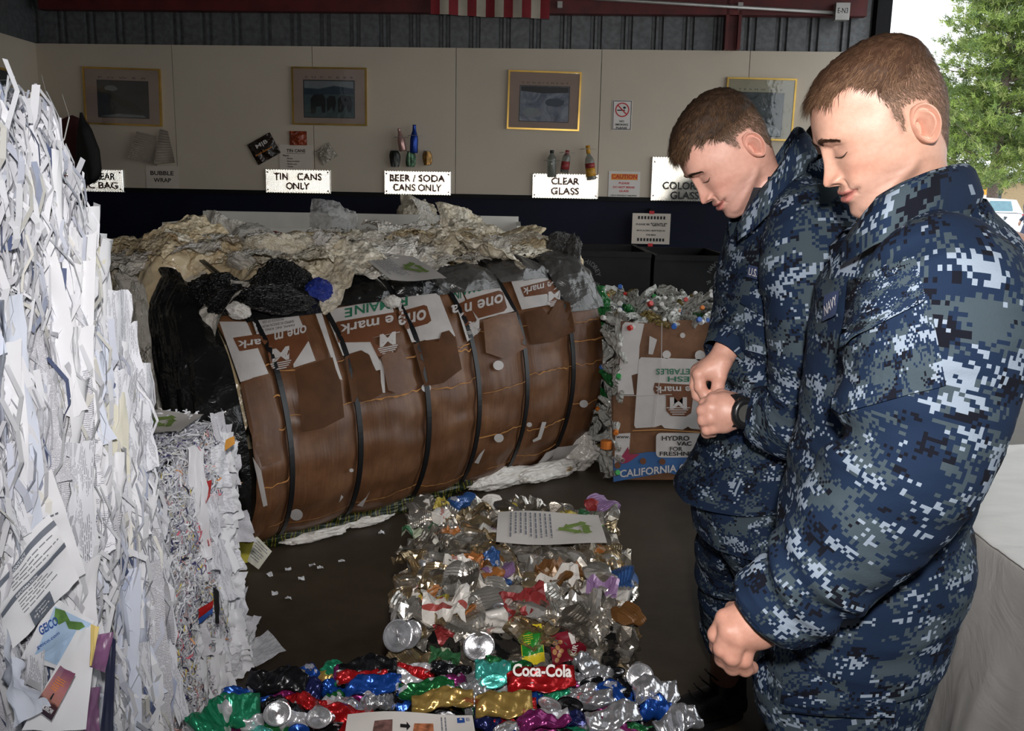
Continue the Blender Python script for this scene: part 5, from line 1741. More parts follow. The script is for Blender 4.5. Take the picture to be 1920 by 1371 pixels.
# ================================================================ bales of crushed cans
def can_mat(name, c, c2=(.62, .62, .64), metal=.55, thr=.60, rough=.26, scale=3.2):
    t = NT(name)
    oi = t.n('ShaderNodeObjectInfo')
    v = t.coord('Object')
    ad = t.n('ShaderNodeVectorMath', operation='ADD')
    t.l(v, ad.inputs[0])
    cb = t.n('ShaderNodeCombineXYZ'); t.l(t.math('MULTIPLY', oi.outputs['Random'], 9), cb.inputs[0]); t.l(t.math('MULTIPLY', oi.outputs['Random'], 23), cb.inputs[2])
    t.l(cb.outputs[0], ad.inputs[1])
    n1 = t.noise(ad.outputs[0], scale, 3, .5, 1.0)
    n2 = t.noise(ad.outputs[0], scale * 6, 2, .5)
    m = t.math('GREATER_THAN', n1, thr)
    m2 = t.math('GREATER_THAN', n2, .66)
    col = t.mix(t.math('MAXIMUM', m, t.math('MULTIPLY', m2, .7)), c, c2)
    t.l(col, t.b.inputs['Base Color'])
    t.set(Roughness=rough, Metallic=metal)
    t.bump(t.noise(ad.outputs[0], 40, 3), .15, .01)
    return t.m


M_SILV = can_mat('bare_aluminium', (.62, .62, .64), (.50, .51, .54), .82, .6, .2)
M_TIN = [can_mat('bare_tin', (.58, .55, .50), (.34, .30, .24), .80, .58, .25), can_mat('brown_lacquer_tin', (.42, .32, .19), (.55, .50, .42), .80, .6, .25), can_mat('dark_tin', (.28, .25, .21), (.50, .46, .42), .80, .62, .28)]
M_ALUC = {'red': can_mat('red_can', (.42, .012, .015)), 'green': can_mat('green_can', (.015, .14, .04)), 'blue': can_mat('blue_can', (.012, .07, .34)), 'black': can_mat('black_can', (.012, .012, .014), thr=.63),
          'gold': can_mat('gold_can', (.38, .25, .07), (.30, .05, .03), thr=.68), 'teal': can_mat('teal_can', (.06, .40, .34)), 'purple': can_mat('purple_can', (.20, .02, .12)), 'emerald': can_mat('emerald_can', (.02, .26, .13), thr=.68), 'navy': can_mat('navy_can', (.015, .02, .09))}
M_LAB = {'white': can_mat('white_label', (.66, .63, .58), (.35, .06, .05), .05, .66, .4), 'red': can_mat('red_label_tin', (.26, .03, .03), (.60, .56, .50), .2, .64, .4), 'yellow': can_mat('yellow_label', (.46, .36, .06), (.10, .35, .05), .1, .6, .4),
         'green': can_mat('green_label', (.04, .15, .06), (.5, .55, .4), .1, .62, .4), 'blue': can_mat('blue_label', (.03, .09, .26), (.6, .6, .62), .2, .62, .35), 'orange': can_mat('orange_label', (.40, .15, .04), (.5, .4, .3), .2, .64, .4), 'lilac': can_mat('lilac_label', (.24, .14, .28), (.6, .55, .6), .1, .62, .4), 'brown': can_mat('brown_label', (.16, .07, .02), (.4, .3, .2), .2, .62, .4)}

CANS = {'flat': [], 'end': [], 'rib': [], 'foil': []}
rs = np.random.RandomState(17)
for k in range(7):                                     # flattened drink can: a folded, pleated pillow with a rim at one end
    nu, nv = 30, 18
    A = np.linspace(0, 2 * PI, nu, endpoint=False)
    V = []
    fold = rs.uniform(-.5, .5, 3)
    for j in range(nv):
        q = j / (nv - 1)
        w = .034 * (1 + .18 * math.sin(q * PI + fold[0]))
        th = .011 * (1 + .5 * math.sin(q * 5 + fold[1] * 6))
        if j in (0, nv - 1): th *= .9; w *= .92
        bend = .010 * math.sin(q * PI * 1.5 + fold[2] * 4)
        for a in A:
            pl = 1 + .22 * math.sin(4 * a + q * 9 + k) + .16 * math.sin(7 * a - q * 14) + .10 * math.sin(q * 31 + k)
            V.append(((q - .5) * .125, w * math.copysign(abs(math.cos(a)) ** .8, math.cos(a)) + .008 * math.sin(q * 8 + k), th * math.sin(a) * pl + bend + .004 * math.sin(q * 25 + 3 * a)))
    F = [tuple(f) for f in grid_faces(nu, nv, True).tolist()]
    F += [tuple(range(nu))[::-1], tuple((nv - 1) * nu + i for i in range(nu))]
    CANS['flat'].append(mkmesh('flattened_can', V, F, M_SILV, smooth=True))
for k in range(4):                                     # can seen end-on: dished lid with rings on a crumpled stub
    prof = [(.026, -.045), (.031, -.030), (.029, -.018), (.033, -.006), (.0335, 0), (.0335, .0025), (.031, .003), (.0295, -.001), (.024, -.0012), (.0235, .0005), (.016, .0006), (.0155, -.0008), (.004, -.0009)]
    n = 26
    V = []
    sq = rs.uniform(.75, 1.0)
    ph = rs.uniform(0, 6)
    for i, (r_, z) in enumerate(prof):
        for a in np.linspace(0, 2 * PI, n, endpoint=False):
            cr = 1 + (.22 * math.sin(3 * a + ph + i) if i < 3 else .02 * math.sin(2 * a))
            V.append((r_ * cr * math.cos(a), r_ * cr * sq * math.sin(a), z + .004 * math.cos(a + ph)))
    F = [tuple(f) for f in grid_faces(n, len(prof), True).tolist()] + [tuple((len(prof) - 1) * n + i for i in range(n))]
    CANS['end'].append(mkmesh('can_end', V, F, M_SILV, smooth=False))
for k in range(5):                                     # ribbed tin, half squashed
    nu, nv = 20, 24
    V = []
    ph = rs.uniform(0, 6, 3)
    for j in range(nv):
        q = j / (nv - 1)
        rib = .0022 * (1 if j % 2 else -1)
        for a in np.linspace(0, 2 * PI, nu, endpoint=False):
            R = .040 * (1 + .20 * math.sin(2 * a + ph[0] + q * 2) + .09 * math.sin(5 * a + ph[1] - q * 5)) + rib
            V.append((R * math.cos(a), (q - .5) * .105 + .012 * math.sin(a * 2 + ph[2]) * (q - .5), .55 * R * math.sin(a) + .008 * math.sin(q * 6 + ph[0])))
    F = [tuple(f) for f in grid_faces(nu, nv, True).tolist()] + [tuple(range(nu))[::-1], tuple((nv - 1) * nu + i for i in range(nu))]
    CANS['rib'].append(mkmesh('ribbed_tin', V, F, M_SILV, smooth=False))
for k in range(7):                                     # torn, creased sheet of tin
    nu, nv = 12, 10
    U, W_ = np.meshgrid(np.linspace(-.5, .5, nu), np.linspace(-.5, .5, nv))
    p = np.stack([U, W_, 0 * U], -1)
    z = .045 * fbm(p, 2.0, k * 9, 2) + .038 * fbm(p, 2.6, k * 5 + 3, 2, True) - .05 * (U ** 2 + W_ ** 2)
    x = U * .11 * (1 + .2 * fbm(p, 3, k, 1)); y = W_ * .085 * (1 + .2 * fbm(p, 3, k + 5, 1))
    V = np.stack([x, y, z], -1).reshape(-1, 3)
    V2 = V + np.array([0, 0, -.004])
    f = grid_faces(nu, nv)
    CANS['foil'].append(mkmesh('torn_tin', np.concatenate([V, V2]), np.concatenate([f, f[:, ::-1] + len(V)]), M_SILV, smooth=False))


def scatter_can(parent, c, n, kind, k, mat, roll, s=1.0, name='crushed_can', tilt=.35, rg=None):
    n = Vector(n) + Vector((rg.uniform(-tilt, tilt), rg.uniform(-tilt, tilt), rg.uniform(-tilt, tilt)))
    R = n.normalized().to_track_quat('Z', 'Y').to_matrix().to_4x4() @ Matrix.Rotation(roll, 4, 'Z')
    me = CANS[kind][k % len(CANS[kind])]
    sc = s if isinstance(s, tuple) else (s, s, s)
    o = put(name, me, parent, Matrix.Translation(Vector(c)) @ R @ Matrix.Diagonal((*sc, 1)))
    setmat(o, mat)
    return o


class Block:
    """block with four given top corners: fl, fr, nr, nl (far/near, left/right)"""

    def __init__(s, fl, fr, nr, nl, h):
        s.c = [np.array([*p, 0.0]) for p in (fl, fr, nr, nl)]
        s.h = h

    def top(s, u, v):                                   # u left-right, v far-near
        a, b, c, d = s.c
        return (a * (1 - u) + b * u) * (1 - v) + (d * (1 - u) + c * u) * v + np.array([0, 0, s.h])

    def side(s, which, u, w):
        a, b, c, d = s.c
        p, q = {'near': (d, c), 'far': (b, a), 'left': (a, d), 'right': (c, b)}[which]
        nn = np.cross(q - p, [0, 0, 1.0]); nn = nn / np.linalg.norm(nn)
        return p * (1 - u) + q * u + np.array([0, 0, s.h * w]), nn

    def core(s, parent, mat, inset=.03):
        m = sum(s.c) / 4
        lo = [m + (p - m) * .94 for p in s.c]
        V = [p + np.array([0, 0, .005]) for p in lo] + [p + np.array([0, 0, s.h - inset]) for p in lo]
        return obj('core', V, [(0, 1, 2, 3), (7, 6, 5, 4), (0, 4, 5, 1), (1, 5, 6, 2), (2, 6, 7, 3), (3, 7, 4, 0)], mat, parent)


M_CANCORE = can_mat('crushed_metal_core', (.10, .09, .08), (.03, .03, .03), .8, .5, .35, 30)
rg = random.Random(23)
TH = .45
fl, fr, nr, nl = [at_z(*p, TH) for p in ((786, 938), (1142, 952), (1186, 1165), (738, 1160))]
TINB = Block((fl.x, fl.y), (fr.x, fr.y), (nr.x, nr.y), (nl.x, nl.y), TH)
TIN = empty('tin_can_bale', (sum(p.x for p in (fl, fr, nr, nl)) / 4, sum(p.y for p in (fl, fr, nr, nl)) / 4, 0), 'low bale of crushed food tins with a white notice, standing mid floor', 'bale')
TINB.core(TIN, M_CANCORE)


def tin_choice():
    x = rg.random()
    if x < .74: return rg.choice(['foil', 'foil', 'rib', 'rib', 'end']), rg.choice([M_TIN[0], M_TIN[0], M_TIN[1], M_TIN[2]])
    if x < .82: return 'end', rg.choice([M_TIN[0], M_SILV])
    return rg.choice(['foil', 'rib', 'flat']), M_LAB[rg.choice(['white', 'white', 'red', 'yellow', 'green', 'blue', 'orange', 'lilac', 'brown'])]


nu_, nv_ = 12, 17
for j in range(nv_):
    for i in range(nu_):
        u, v = (i + .5 + rg.uniform(-.4, .4)) / nu_, (j + .5 + rg.uniform(-.4, .4)) / nv_
        kind, m = tin_choice()
        scatter_can(TIN, TINB.top(u, v) + np.array([0, 0, rg.uniform(-.03, .012)]), (0, 0, 1), kind, rg.randrange(99), m, rg.uniform(0, 6), rg.uniform(.75, 1.2), tilt=.38, rg=rg)
for which, nx, nz in (('near', 11, 6), ('left', 8, 3), ('right', 10, 4), ('far', 7, 2)):
    for j in range(nz):
        for i in range(nx):
            p, n = TINB.side(which, (i + .5 + rg.uniform(-.35, .35)) / nx, (j + .5 + rg.uniform(-.35, .35)) / nz)
            kind, m = tin_choice()
            if which == 'near' and rg.random() < .3: kind = 'end'
            scatter_can(TIN, p - n * rg.uniform(0, .03), n, kind, rg.randrange(99), m, rg.uniform(0, 6), rg.uniform(.75, 1.15), tilt=.45, rg=rg)


# named pieces that stand out in the photograph
def hero(parent, px, dist_fn, kind, k, mat, roll, s, label, n=(0, -.8, .7)):
    c = dist_fn(*px)
    o = scatter_can(parent, c, n, kind, k, mat, roll, s, tilt=.02, rg=rg)
    o['label'] = label
    return o


nearY = lambda px, py: np.array(at_y(px, py, nl.y - .03 + (nr.y - nl.y) * (px - 738) / 450))
topz = lambda px, py: np.array(at_z(px, py, TH + .02))
hero(TIN, (898, 1212), nearY, 'end', 0, M_SILV, 0, 1.25, 'round silver can end with rings', (0, -1, .35))
hero(TIN, (746, 1192), nearY, 'end', 1, M_SILV, 1, 1.25, 'dished silver tin end', (-.2, -1, .4)); hero(TIN, (768, 1190), nearY, 'end', 2, M_SILV, 1, 1.15, 'dished silver tin end', (0, -1, .4))
hero(TIN, (880, 1010), topz, 'end', 3, M_TIN[0], 0, 1.5, 'large round ribbed lid', (0, 0, 1)); hero(TIN, (866, 1045), topz, 'end', 1, M_TIN[2], 0, 1.5, 'dark round lid', (0, -.1, 1))
hero(TIN, (838, 1000), topz, 'foil', 1, M_LAB['orange'], 0, .8, 'orange crumpled label', (0, 0, 1)); hero(TIN, (1050, 1075), topz, 'foil', 2, M_LAB['brown'], .8, 1.2, 'brown torn tin', (0, 0, 1)); hero(TIN, (836, 1140), topz, 'foil', 3, M_LAB['white'], 0, 1.1, 'white label', (0, -.3, 1))
hero(TIN, (985, 1130), topz, 'foil', 4, M_LAB['red'], .3, 1.1, 'red and white label', (0, -.4, 1)); hero(TIN, (1130, 1100), topz, 'foil', 0, M_LAB['lilac'], 0, .8, 'lilac label', (0, 0, 1)); hero(TIN, (915, 1048), topz, 'foil', 5, M_LAB['blue'], 0, .6, 'blue label', (0, -.2, 1))
hero(TIN, (1108, 945), lambda x, y: np.array(at_z(x, y, TH + .03)), 'rib', 1, M_LAB['red'], 1.4, .6, 'small red can standing at the far edge', (.2, 0, 1))
# two folded packets with printed fronts at the near face
M_NUTRED = plain('dark_red_packet', (.16, .010, .02), .3, var=.3); M_YELLOWP = plain('yellow_packet', (.68, .55, .03), .3, var=.1); M_GREENP = plain('green_packet', (.02, .22, .03), .3, var=.15)
M_NUT = plain('peanut_print', (.42, .22, .09), .4, var=.2)
o, f = leaf(TIN, [(974, 1172), (1015, 1168), (1022, 1240), (980, 1252)], M_YELLOWP, 2.47, name='squashed_packet', label='yellow and green squashed tin', curl=.03, seed=3)
patch(o, f, [(.02, .2), (.98, .1), (.98, .72), (.04, .75)], M_GREENP)
rows(o, f, .1, .6, .22, .5, 5, M_YELLOWP, 3, .4, .4)
o, f = leaf(TIN, [(1030, 1190), (1097, 1178), (1100, 1240), (1036, 1246)], M_NUTRED, 2.47, name='squashed_packet', label='dark red nut packet', curl=.03, seed=5)
for x, y in ((.12, .35), (.2, .5), (.1, .62), (.22, .72), (.14, .85), (.28, .3), (.3, .6)): patch(o, f, blob(x, y, .07, .08, 8, seed=int(x * 90)), M_NUT, name='printed_nut')
patch(o, f, [(.52, .06), (.68, .02), (.72, .4), (.6, .44)], M_PAPERW); words(o, f, 'KIR', .66, .62, .4, .14, M_PAPERW, rot=-1.3)

# drink-can bale at the near edge
AH = .45
fl, fr = at_z(478, 1268, AH), at_z(1215, 1262, AH)
yn = 1.32
ALUB = Block((fl.x, fl.y), (fr.x, fr.y), (fr.x + .02, yn), (fl.x - .01, yn), AH)
ALU = empty('drink_can_bale', ((fl.x + fr.x) / 2, (fl.y + yn) / 2, 0), 'bale of flattened bright drink cans along the bottom edge', 'bale')
ALUB.core(ALU, M_CANCORE)
cols = ['red', 'red', 'green', 'blue', 'blue', 'black', 'black', 'gold', 'purple', 'navy', 'silver', 'silver', 'silver', 'emerald', 'teal']


def amat(c): return M_SILV if c == 'silver' else M_ALUC[c]


for j in range(14):
    for i in range(16):
        u, v = (i + .5 + rg.uniform(-.4, .4)) / 16, (j + .2 + rg.uniform(-.3, .3)) / 14
        kind = 'flat' if rg.random() < .74 else 'end'
        sl = Vector((rg.uniform(-.2, .2), -.55 + rg.uniform(-.5, .3), 1)) if kind == 'flat' else Vector((0, -.9, .8))
        scatter_can(ALU, ALUB.top(u, v) + np.array([0, 0, rg.uniform(-.022, .018)]), sl, kind, rg.randrange(99), amat(rg.choice(cols)), rg.uniform(-.3, .3) + (PI if rg.random() < .5 else 0), (rg.uniform(.6, .95), rg.uniform(.38, .66), rg.uniform(.9, 1.5)), tilt=.28, rg=rg)
for which, nx, nz in (('right', 6, 5), ('left', 6, 5), ('far', 9, 2)):
    for j in range(nz):
        for i in range(nx):
            p, n = ALUB.side(which, (i + .5 + rg.uniform(-.3, .3)) / nx, (j + .5 + rg.uniform(-.3, .3)) / nz)
            scatter_can(ALU, p - n * rg.uniform(0, .02), n, rg.choice(['flat', 'flat', 'end']), rg.randrange(99), amat(rg.choice(cols)), rg.uniform(-.3, .3), rg.uniform(.8, 1.15), tilt=.3, rg=rg)
topa = lambda px, py: np.array(at_z(px, py, AH + .045))
for px, kind, c, roll, s, lab in (((1015, 1275), 'flat', 'red', .1, (1.5, .9, 1.3), 'long red flattened can'), ((440, 1335), 'flat', 'emerald', .2, (1.0, 1.1, 1.6), 'crumpled emerald green can'), ((400, 1350), 'flat', 'emerald', .9, (.8, 1.2, 1.6), 'crumpled emerald green can'),
                                  ((520, 1338), 'end', 'silver', 0, 1.0, 'round can end seen end on'), ((598, 1346), 'end', 'silver', 0, .95, 'round can end seen end on'), ((945, 1322), 'flat', 'gold', .08, (1.2, .9, 1.1), 'gold flattened can'), ((830, 1312), 'flat', 'gold', .1, (1.3, .7, 1.1), 'gold flattened can'),
                                  ((925, 1262), 'flat', 'teal', .1, (.8, .9, 1.2), 'teal can'), ((925, 1278), 'end', 'teal', .1, (1.1, .6, 1), 'teal can end'), ((690, 1255), 'flat', 'black', .1, (1.3, .9, 1.4), 'black can at the back edge'), ((520, 1278), 'flat', 'black', -.1, (1.3, .9, 1.4), 'black can with white lettering'),
                                  ((1200, 1268), 'end', 'silver', 0, 1.1, 'silver can end at the back corner'), ((1230, 1295), 'flat', 'silver', .1, (1.0, .9, 1.2), 'pale can with blue lettering'), ((680, 1272), 'flat', 'red', .15, (1.1, .6, 1.2), 'red flattened can'), ((700, 1285), 'flat', 'blue', .1, (1.2, .7, 1.2), 'blue flattened can'),
                                  ((800, 1292), 'flat', 'green', .1, (1.2, .6, 1.2), 'green flattened can'), ((1020, 1350), 'flat', 'purple', .3, (1.1, .6, 1.2), 'purple flattened can'), ((1150, 1345), 'flat', 'silver', .25, (1.1, .8, 1.1), 'silver flattened can'), ((1270, 1355), 'flat', 'silver', .4, (.9, .9, 1.2), 'pale can at the right edge')):
    s = tuple(q * .82 for q in s) if isinstance(s, tuple) else s * .85
    hero(ALU, px, topa, kind, px[0], amat(c), roll, s, lab, (0, -.55, .85) if kind == 'flat' else (0, -1, .5))
mb = MB()
c0 = topa(1015, 1272)
text_on(mb, 'Coca-Cola', lambda x, y: Vector(c0) + Vector((x, y * .6 - .03, y * .7 + .036)), 0, 0, .03, .13, bold=.03)
mb.build('lettering', M_PAPERW, ALU)

# ================================================================ bale of plastic bottles behind the men
def pet_mat(name, c, trans=.55):
    t = NT(name)
    v = t.coord('Object')
    t.l(t.ramp(t.noise(v, 4, 3), [(.3, tuple(k * .7 for k in c)), (.7, c)]), t.b.inputs['Base Color'])
    t.set(Roughness=.13); t.b.inputs['Transmission Weight'].default_value = trans; t.b.inputs['IOR'].default_value = 1.35
    t.b.inputs['Specular IOR Level'].default_value = .9
    t.bump(t.noise(v, 5, 3, .6, 1.0), .8, .2)
    return t.m


M_PET = [pet_mat('clear_bottle_plastic', (.84, .84, .78), .3), pet_mat('green_bottle_plastic', (.06, .35, .10)), pet_mat('blue_bottle_plastic', (.25, .40, .65)), pet_mat('amber_bottle_plastic', (.55, .42, .15))]
CAPC = [plain('white_cap', (.7, .68, .65), .4), plain('blue_cap', (.05, .15, .5), .4), plain('green_cap', (.04, .32, .08), .4), plain('red_cap', (.55, .04, .03), .4), plain('orange_cap', (.7, .2, .03), .4)]
BOT = []
for k in range(6):
    prof = [(.002, -.11), (.030, -.108), (.033, -.09), (.030, -.05), (.033, -.02), (.030, .02), (.028, .045), (.016, .075), (.013, .085), (.013, .10), (.011, .102)]
    n = 16
    V = []
    ph = rs.uniform(0, 6, 4)
    for i, (r_, z) in enumerate(prof):
        for a in np.linspace(0, 2 * PI, n, endpoint=False):
            cr = 1 + (.30 * math.sin(2 * a + ph[0]) + .16 * math.sin(5 * a + ph[1] + i * 1.1) + .1 * math.sin(7 * a + i * 2)) * (1 if i < 7 else .1)
            V.append((r_ * cr * math.cos(a), r_ * cr * .62 * math.sin(a) if i < 7 else r_ * math.sin(a), z))
    BOT.append(mkmesh('crushed_bottle', V, [tuple(f) for f in grid_faces(n, len(prof), True).tolist()], M_PET[0], smooth=False))
cm = MB(); cm.lathe([(.0145, .088), (.0145, .106), (.012, .108)], 12); CAPM = mkmesh('bottle_cap', cm.v, cm.f, CAPC[0])
A1, A2 = at_z(1146, 903, 0), at_z(1350, 905, 0)
bx0, by0 = A1.x - .02, A1.y
PB = Block((bx0 - .08, by0 + 1.15), (bx0 + 1.25, by0 + 1.15), (bx0 + 1.25, by0), (bx0, by0), .90)
PET = empty('plastic_bottle_bale', (bx0 + .6, by0 + .55, 0), 'bale of crushed clear plastic bottles faced with brown cardboard, behind the bowed man', 'bale')
PB.core(PET, plain('bottle_core', (.035, .032, .026), .4, var=.6, nscale=60), .05)


def bottle(c, d, roll, k, m, s=1.0):
    R = Vector(d).normalized().to_track_quat('Z', 'Y').to_matrix().to_4x4() @ Matrix.Rotation(roll, 4, 'Z')
    mw = Matrix.Translation(Vector(c)) @ R @ Matrix.Scale(s, 4)
    o = put('crushed_bottle', BOT[k % 6], PET, mw)
    setmat(o, m)
    if rg.random() < .42:
        q = bpy.data.objects.new('bottle_cap', CAPM); COL.objects.link(q); q.parent = o; ORG[q.name] = Vector((0, 0, 0)); setmat(q, rg.choice([CAPC[0]] * 4 + CAPC))


def bm_(): return rg.choice([M_PET[0]] * 14 + [M_PET[1], M_PET[2], M_PET[3]])


for j in range(11):
    for i in range(12):
        u, v = (i + .5 + rg.uniform(-.4, .4)) / 12 * .86, (j + .5 + rg.uniform(-.4, .4)) / 11
        bottle(PB.top(u, v) + np.array([0, 0, rg.uniform(-.03, .035)]), (rg.uniform(-.6, .6), -1, rg.uniform(-.1, .7)), rg.uniform(0, 6), rg.randrange(9), bm_(), rg.uniform(.8, 1.1))
for j in range(8):
    for i in range(9):
        p, n = PB.side('left', (i + .5 + rg.uniform(-.4, .4)) / 9, (j + .5 + rg.uniform(-.4, .4)) / 8)
        bottle(p - n * .02, Vector(n) * .5 + Vector((rg.uniform(-.3, .3), rg.uniform(-.8, .8), rg.uniform(-.8, .8))), rg.uniform(0, 6), rg.randrange(9), bm_(), rg.uniform(.8, 1.1))
for j in range(9):                                      # along the front edges beside and above the card
    bottle(np.array([bx0 + .03, by0 - .02, .05 + j * .1]), (rg.uniform(-.3, .3), -.6, rg.uniform(-.8, .8)), rg.uniform(0, 6), rg.randrange(9), bm_())
for j in range(12):
    bottle(np.array([bx0 + .05 + j * .09, by0 - .0, .89 + rg.uniform(-.02, .03)]), (rg.uniform(-.8, .8), -.7, rg.uniform(-.2, .5)), rg.uniform(0, 6), rg.randrange(9), bm_())
o = put('bottle_cap', CAPM, PET, Matrix.Translation(at_y(1134, 905, by0 - .05)) @ Matrix.Scale(2.2, 4)); setmat(o, CAPC[4]); o['label'] = 'orange cap at the foot'
o = put('crushed_bottle', BOT[2], PET, Matrix.Translation(at_y(1127, 580, by0 + .3)) @ Matrix.Scale(1.3, 4)); setmat(o, M_PET[1]); o['label'] = 'green bottle at the corner'

# card facing of the bottle bale
fy = by0 - .045


def cpt(px, py, off=0.0): return at_y(px, py, fy - off)


def card(poly, mat, name, parent, off, thick=.004):
    pts = [cpt(x, y, off) for x, y in poly]
    m = len(pts)
    d = Vector((0, thick, 0))
    V = pts + [p + d for p in pts]
    return obj(name, V, [tuple(range(m)), tuple(range(2 * m - 1, m - 1, -1))] + [(i, i + m, (i + 1) % m + m, (i + 1) % m) for i in range(m)], mat, parent)


cpn = card([(1164, 602), (1212, 606), (1240, 604), (1286, 600), (1354, 605), (1420, 606), (1420, 900), (1150, 900), (1146, 745), (1157, 742)], M_CARD, 'cardboard_panel', PET, 0)
lw = card([(1150, 742), (1180, 742), (1182, 812), (1420, 800), (1420, 880), (1300, 880), (1240, 862), (1150, 904)], M_CARD, 'cardboard_panel', PET, .012)
M_BLUEBOX = plain('blue_box_print', (.03, .10, .26), .5, var=.15)
bl = card([(1150, 858), (1215, 848), (1300, 846), (1420, 850), (1420, 902), (1300, 898), (1250, 886), (1150, 904)], M_BLUEBOX, 'blue_box_flap', PET, .02)


def rr_(x0, y0, x1, y1, r=6):
    q = []
    for cx, cy, a0 in ((x1 - r, y0 + r, -90), (x1 - r, y1 - r, 0), (x0 + r, y1 - r, 90), (x0 + r, y0 + r, 180)):
        for k in range(4):
            a = math.radians(a0 + 30 * k)
            q.append((cx + r * math.cos(a), cy + r * math.sin(a)))
    return q


for p, m, of in (([(1172, 604), (1208, 607), (1199, 650), (1197, 700), (1184, 704), (1189, 740), (1160, 740), (1158, 735), (1167, 610)], M_CARDWHITE, .018), ([(1218, 630), (1232, 637), (1224, 665), (1216, 664)], M_CARDWHITE, .018),
                 ([(1202, 670), (1320, 674), (1318, 806), (1296, 804), (1290, 800), (1280, 806), (1246, 803), (1240, 797), (1228, 801), (1192, 803), (1189, 798), (1198, 675)], M_CARDWHITE, .020), (rr_(1230, 812, 1330, 858, 8), M_CARDWHITE, .024),
                 ([(1154, 814), (1182, 812), (1180, 842), (1162, 866), (1152, 870)], M_CARDWHITE, .024)):
    card(p, m, 'printed_white_area', cpn, of, .002)
card([(1228, 718), (1300, 722), (1300, 742), (1296, 775), (1286, 781), (1258, 780), (1249, 770), (1249, 742), (1228, 738), (1225, 730)], M_CARDBAN, 'printed_brown_area', cpn, .023, .002)
card([(1272 + 8 * math.cos(a), 672 - 0 + 0) for a in (0,)] and rr_(1303, 657, 1322, 677, 9), M_CARDWHITE, 'sticker', cpn, .020, .002)
for cx, cy, r_ in ((1280, 629, 5), (1335, 641, 3), (1250, 665, 8)):
    card([(cx + r_ * math.cos(a), cy + r_ * math.sin(a)) for a in np.linspace(0, 2 * PI, 12, endpoint=False)], M_CARDWHITE, 'sticker', cpn, .020, .002)


def ctext(txt, cx, cy, w, h, m, up=False, off=.028, slope=0.0, bold=.02):
    v, f = text_tris(txt, bold)
    ww = v[:, 0].max() - v[:, 0].min()
    sg = -1 if up else 1
    V = [cpt(cx + sg * x / ww * w, cy - sg * y * h + slope * sg * x / ww * w, off) for x, y, _ in v]
    obj('lettering', V, f, m, cpn)


ctext('VEGETABLES', 1278, 697, 96, 11, M_GREENINK, True); ctext('FRESH', 1286, 711, 68, 10, M_GREENINK, True); ctext('one mark', 1274, 731, 92, 13, M_CARDWHITE, True); ctext('M', 1272, 756, 32, 22, M_CARDWHITE, True, bold=.04)
for q in range(4):
    hw = 22 - q * 3.5
    card([(1272 - hw, 764 + q * 4), (1272 + hw, 764 + q * 4), (1272 + hw, 765.6 + q * 4), (1272 - hw, 765.6 + q * 4)], M_CARDWHITE, 'emblem_stripe', cpn, .026, .002)
ctext('HYDRO', 1267, 822, 52, 9, M_INK); ctext('VAC', 1283, 832, 28, 8, M_INK); ctext('FOR', 1268, 842, 24, 8, M_INK); ctext('FRESHNESS', 1276, 851, 78, 8, M_INK); ctext('CALIFORNIA CELERY', 1250, 880, 175, 14, M_CARDWHITE, slope=-.1); ctext('www.', 1168, 820, 26, 4, M_INK)
M_CRIM = plain('crimson_print', (.25, .02, .06), .5)
card([(1160, 862), (1168, 853), (1178, 838), (1180, 852), (1200, 852), (1186, 862), (1176, 868), (1166, 870)], M_CRIM, 'printed_star', cpn, .027, .002)
for cx, cy in ((1159, 841), (1158, 873), (1206, 865), (1242, 866)):
    card([(cx + 6 * math.cos(a), cy + 6 * math.sin(a)) for a in np.linspace(0, 2 * PI, 10, endpoint=False)], M_CARDBAN, 'punched_hole', cpn, .028, .002)
for pl, w in ((((1164, 742), (1196, 742), (1260, 740)), .002), (((1241, 605), (1240, 680), (1231, 760), (1226, 800)), .0022), (((1186, 808), (1240, 806), (1330, 812)), .003)):
    mb = MB(); mb.tube([cpt(x, y, .03) for x, y in pl], w, 5); mb.build('crease', M_CREASE if w > .0022 else M_CARDWHITE, cpn)
# white scrap lying between the two bales
tag(obj('film_scrap', CRUMP[1][0] * np.array([.10, .05, .10]) + np.array([*at_z(1085, 862, .06)[:2], .115]), CRUMP[1][1], M_WHITEFILM, smooth=True), 'white crumpled film lying between the film bale and the bottle bale', 'film')
tag(obj('rope_scrap', CRUMP[3][0] * np.array([.12, .05, .03]) + np.array([*at_z(1025, 884, .03)[:2], .045]), CRUMP[3][1], plain('tan_rope', (.30, .19, .08), .9, var=.4, nscale=40, bump=.5, bscale=120), smooth=True), 'tan coil of sacking at the foot of the film bale', 'sacking')
# ================================================================ people
def sm(x, a, b):
    t = np.clip((x - a) / (b - a), 0, 1)
    return t * t * (3 - 2 * t)


def gs(x, s): return np.exp(-(x / s) ** 2)


def cat_rows(K, R, ts=None):
    """Catmull-Rom through the rows of K (n,k) -> R rows"""
    K = np.asarray(K, float)
    n = len(K) - 1
    u = np.linspace(0, n, R) if ts is None else ts
    i = np.clip(np.floor(u).astype(int), 0, n - 1)
    t = (u - i)[:, None]
    p1, p2 = K[i], K[i + 1]
    p0 = np.where((i > 0)[:, None], K[np.maximum(i - 1, 0)], 2 * p1 - p2)
    p3 = np.where((i < n - 1)[:, None], K[np.minimum(i + 2, n)], 2 * p2 - p1)
    return 0.5 * (2 * p1 + (p2 - p0) * t + (2 * p0 - 5 * p1 + 4 * p2 - p3) * t ** 2 + (3 * p1 - p0 - 3 * p2 + p3) * t ** 3)


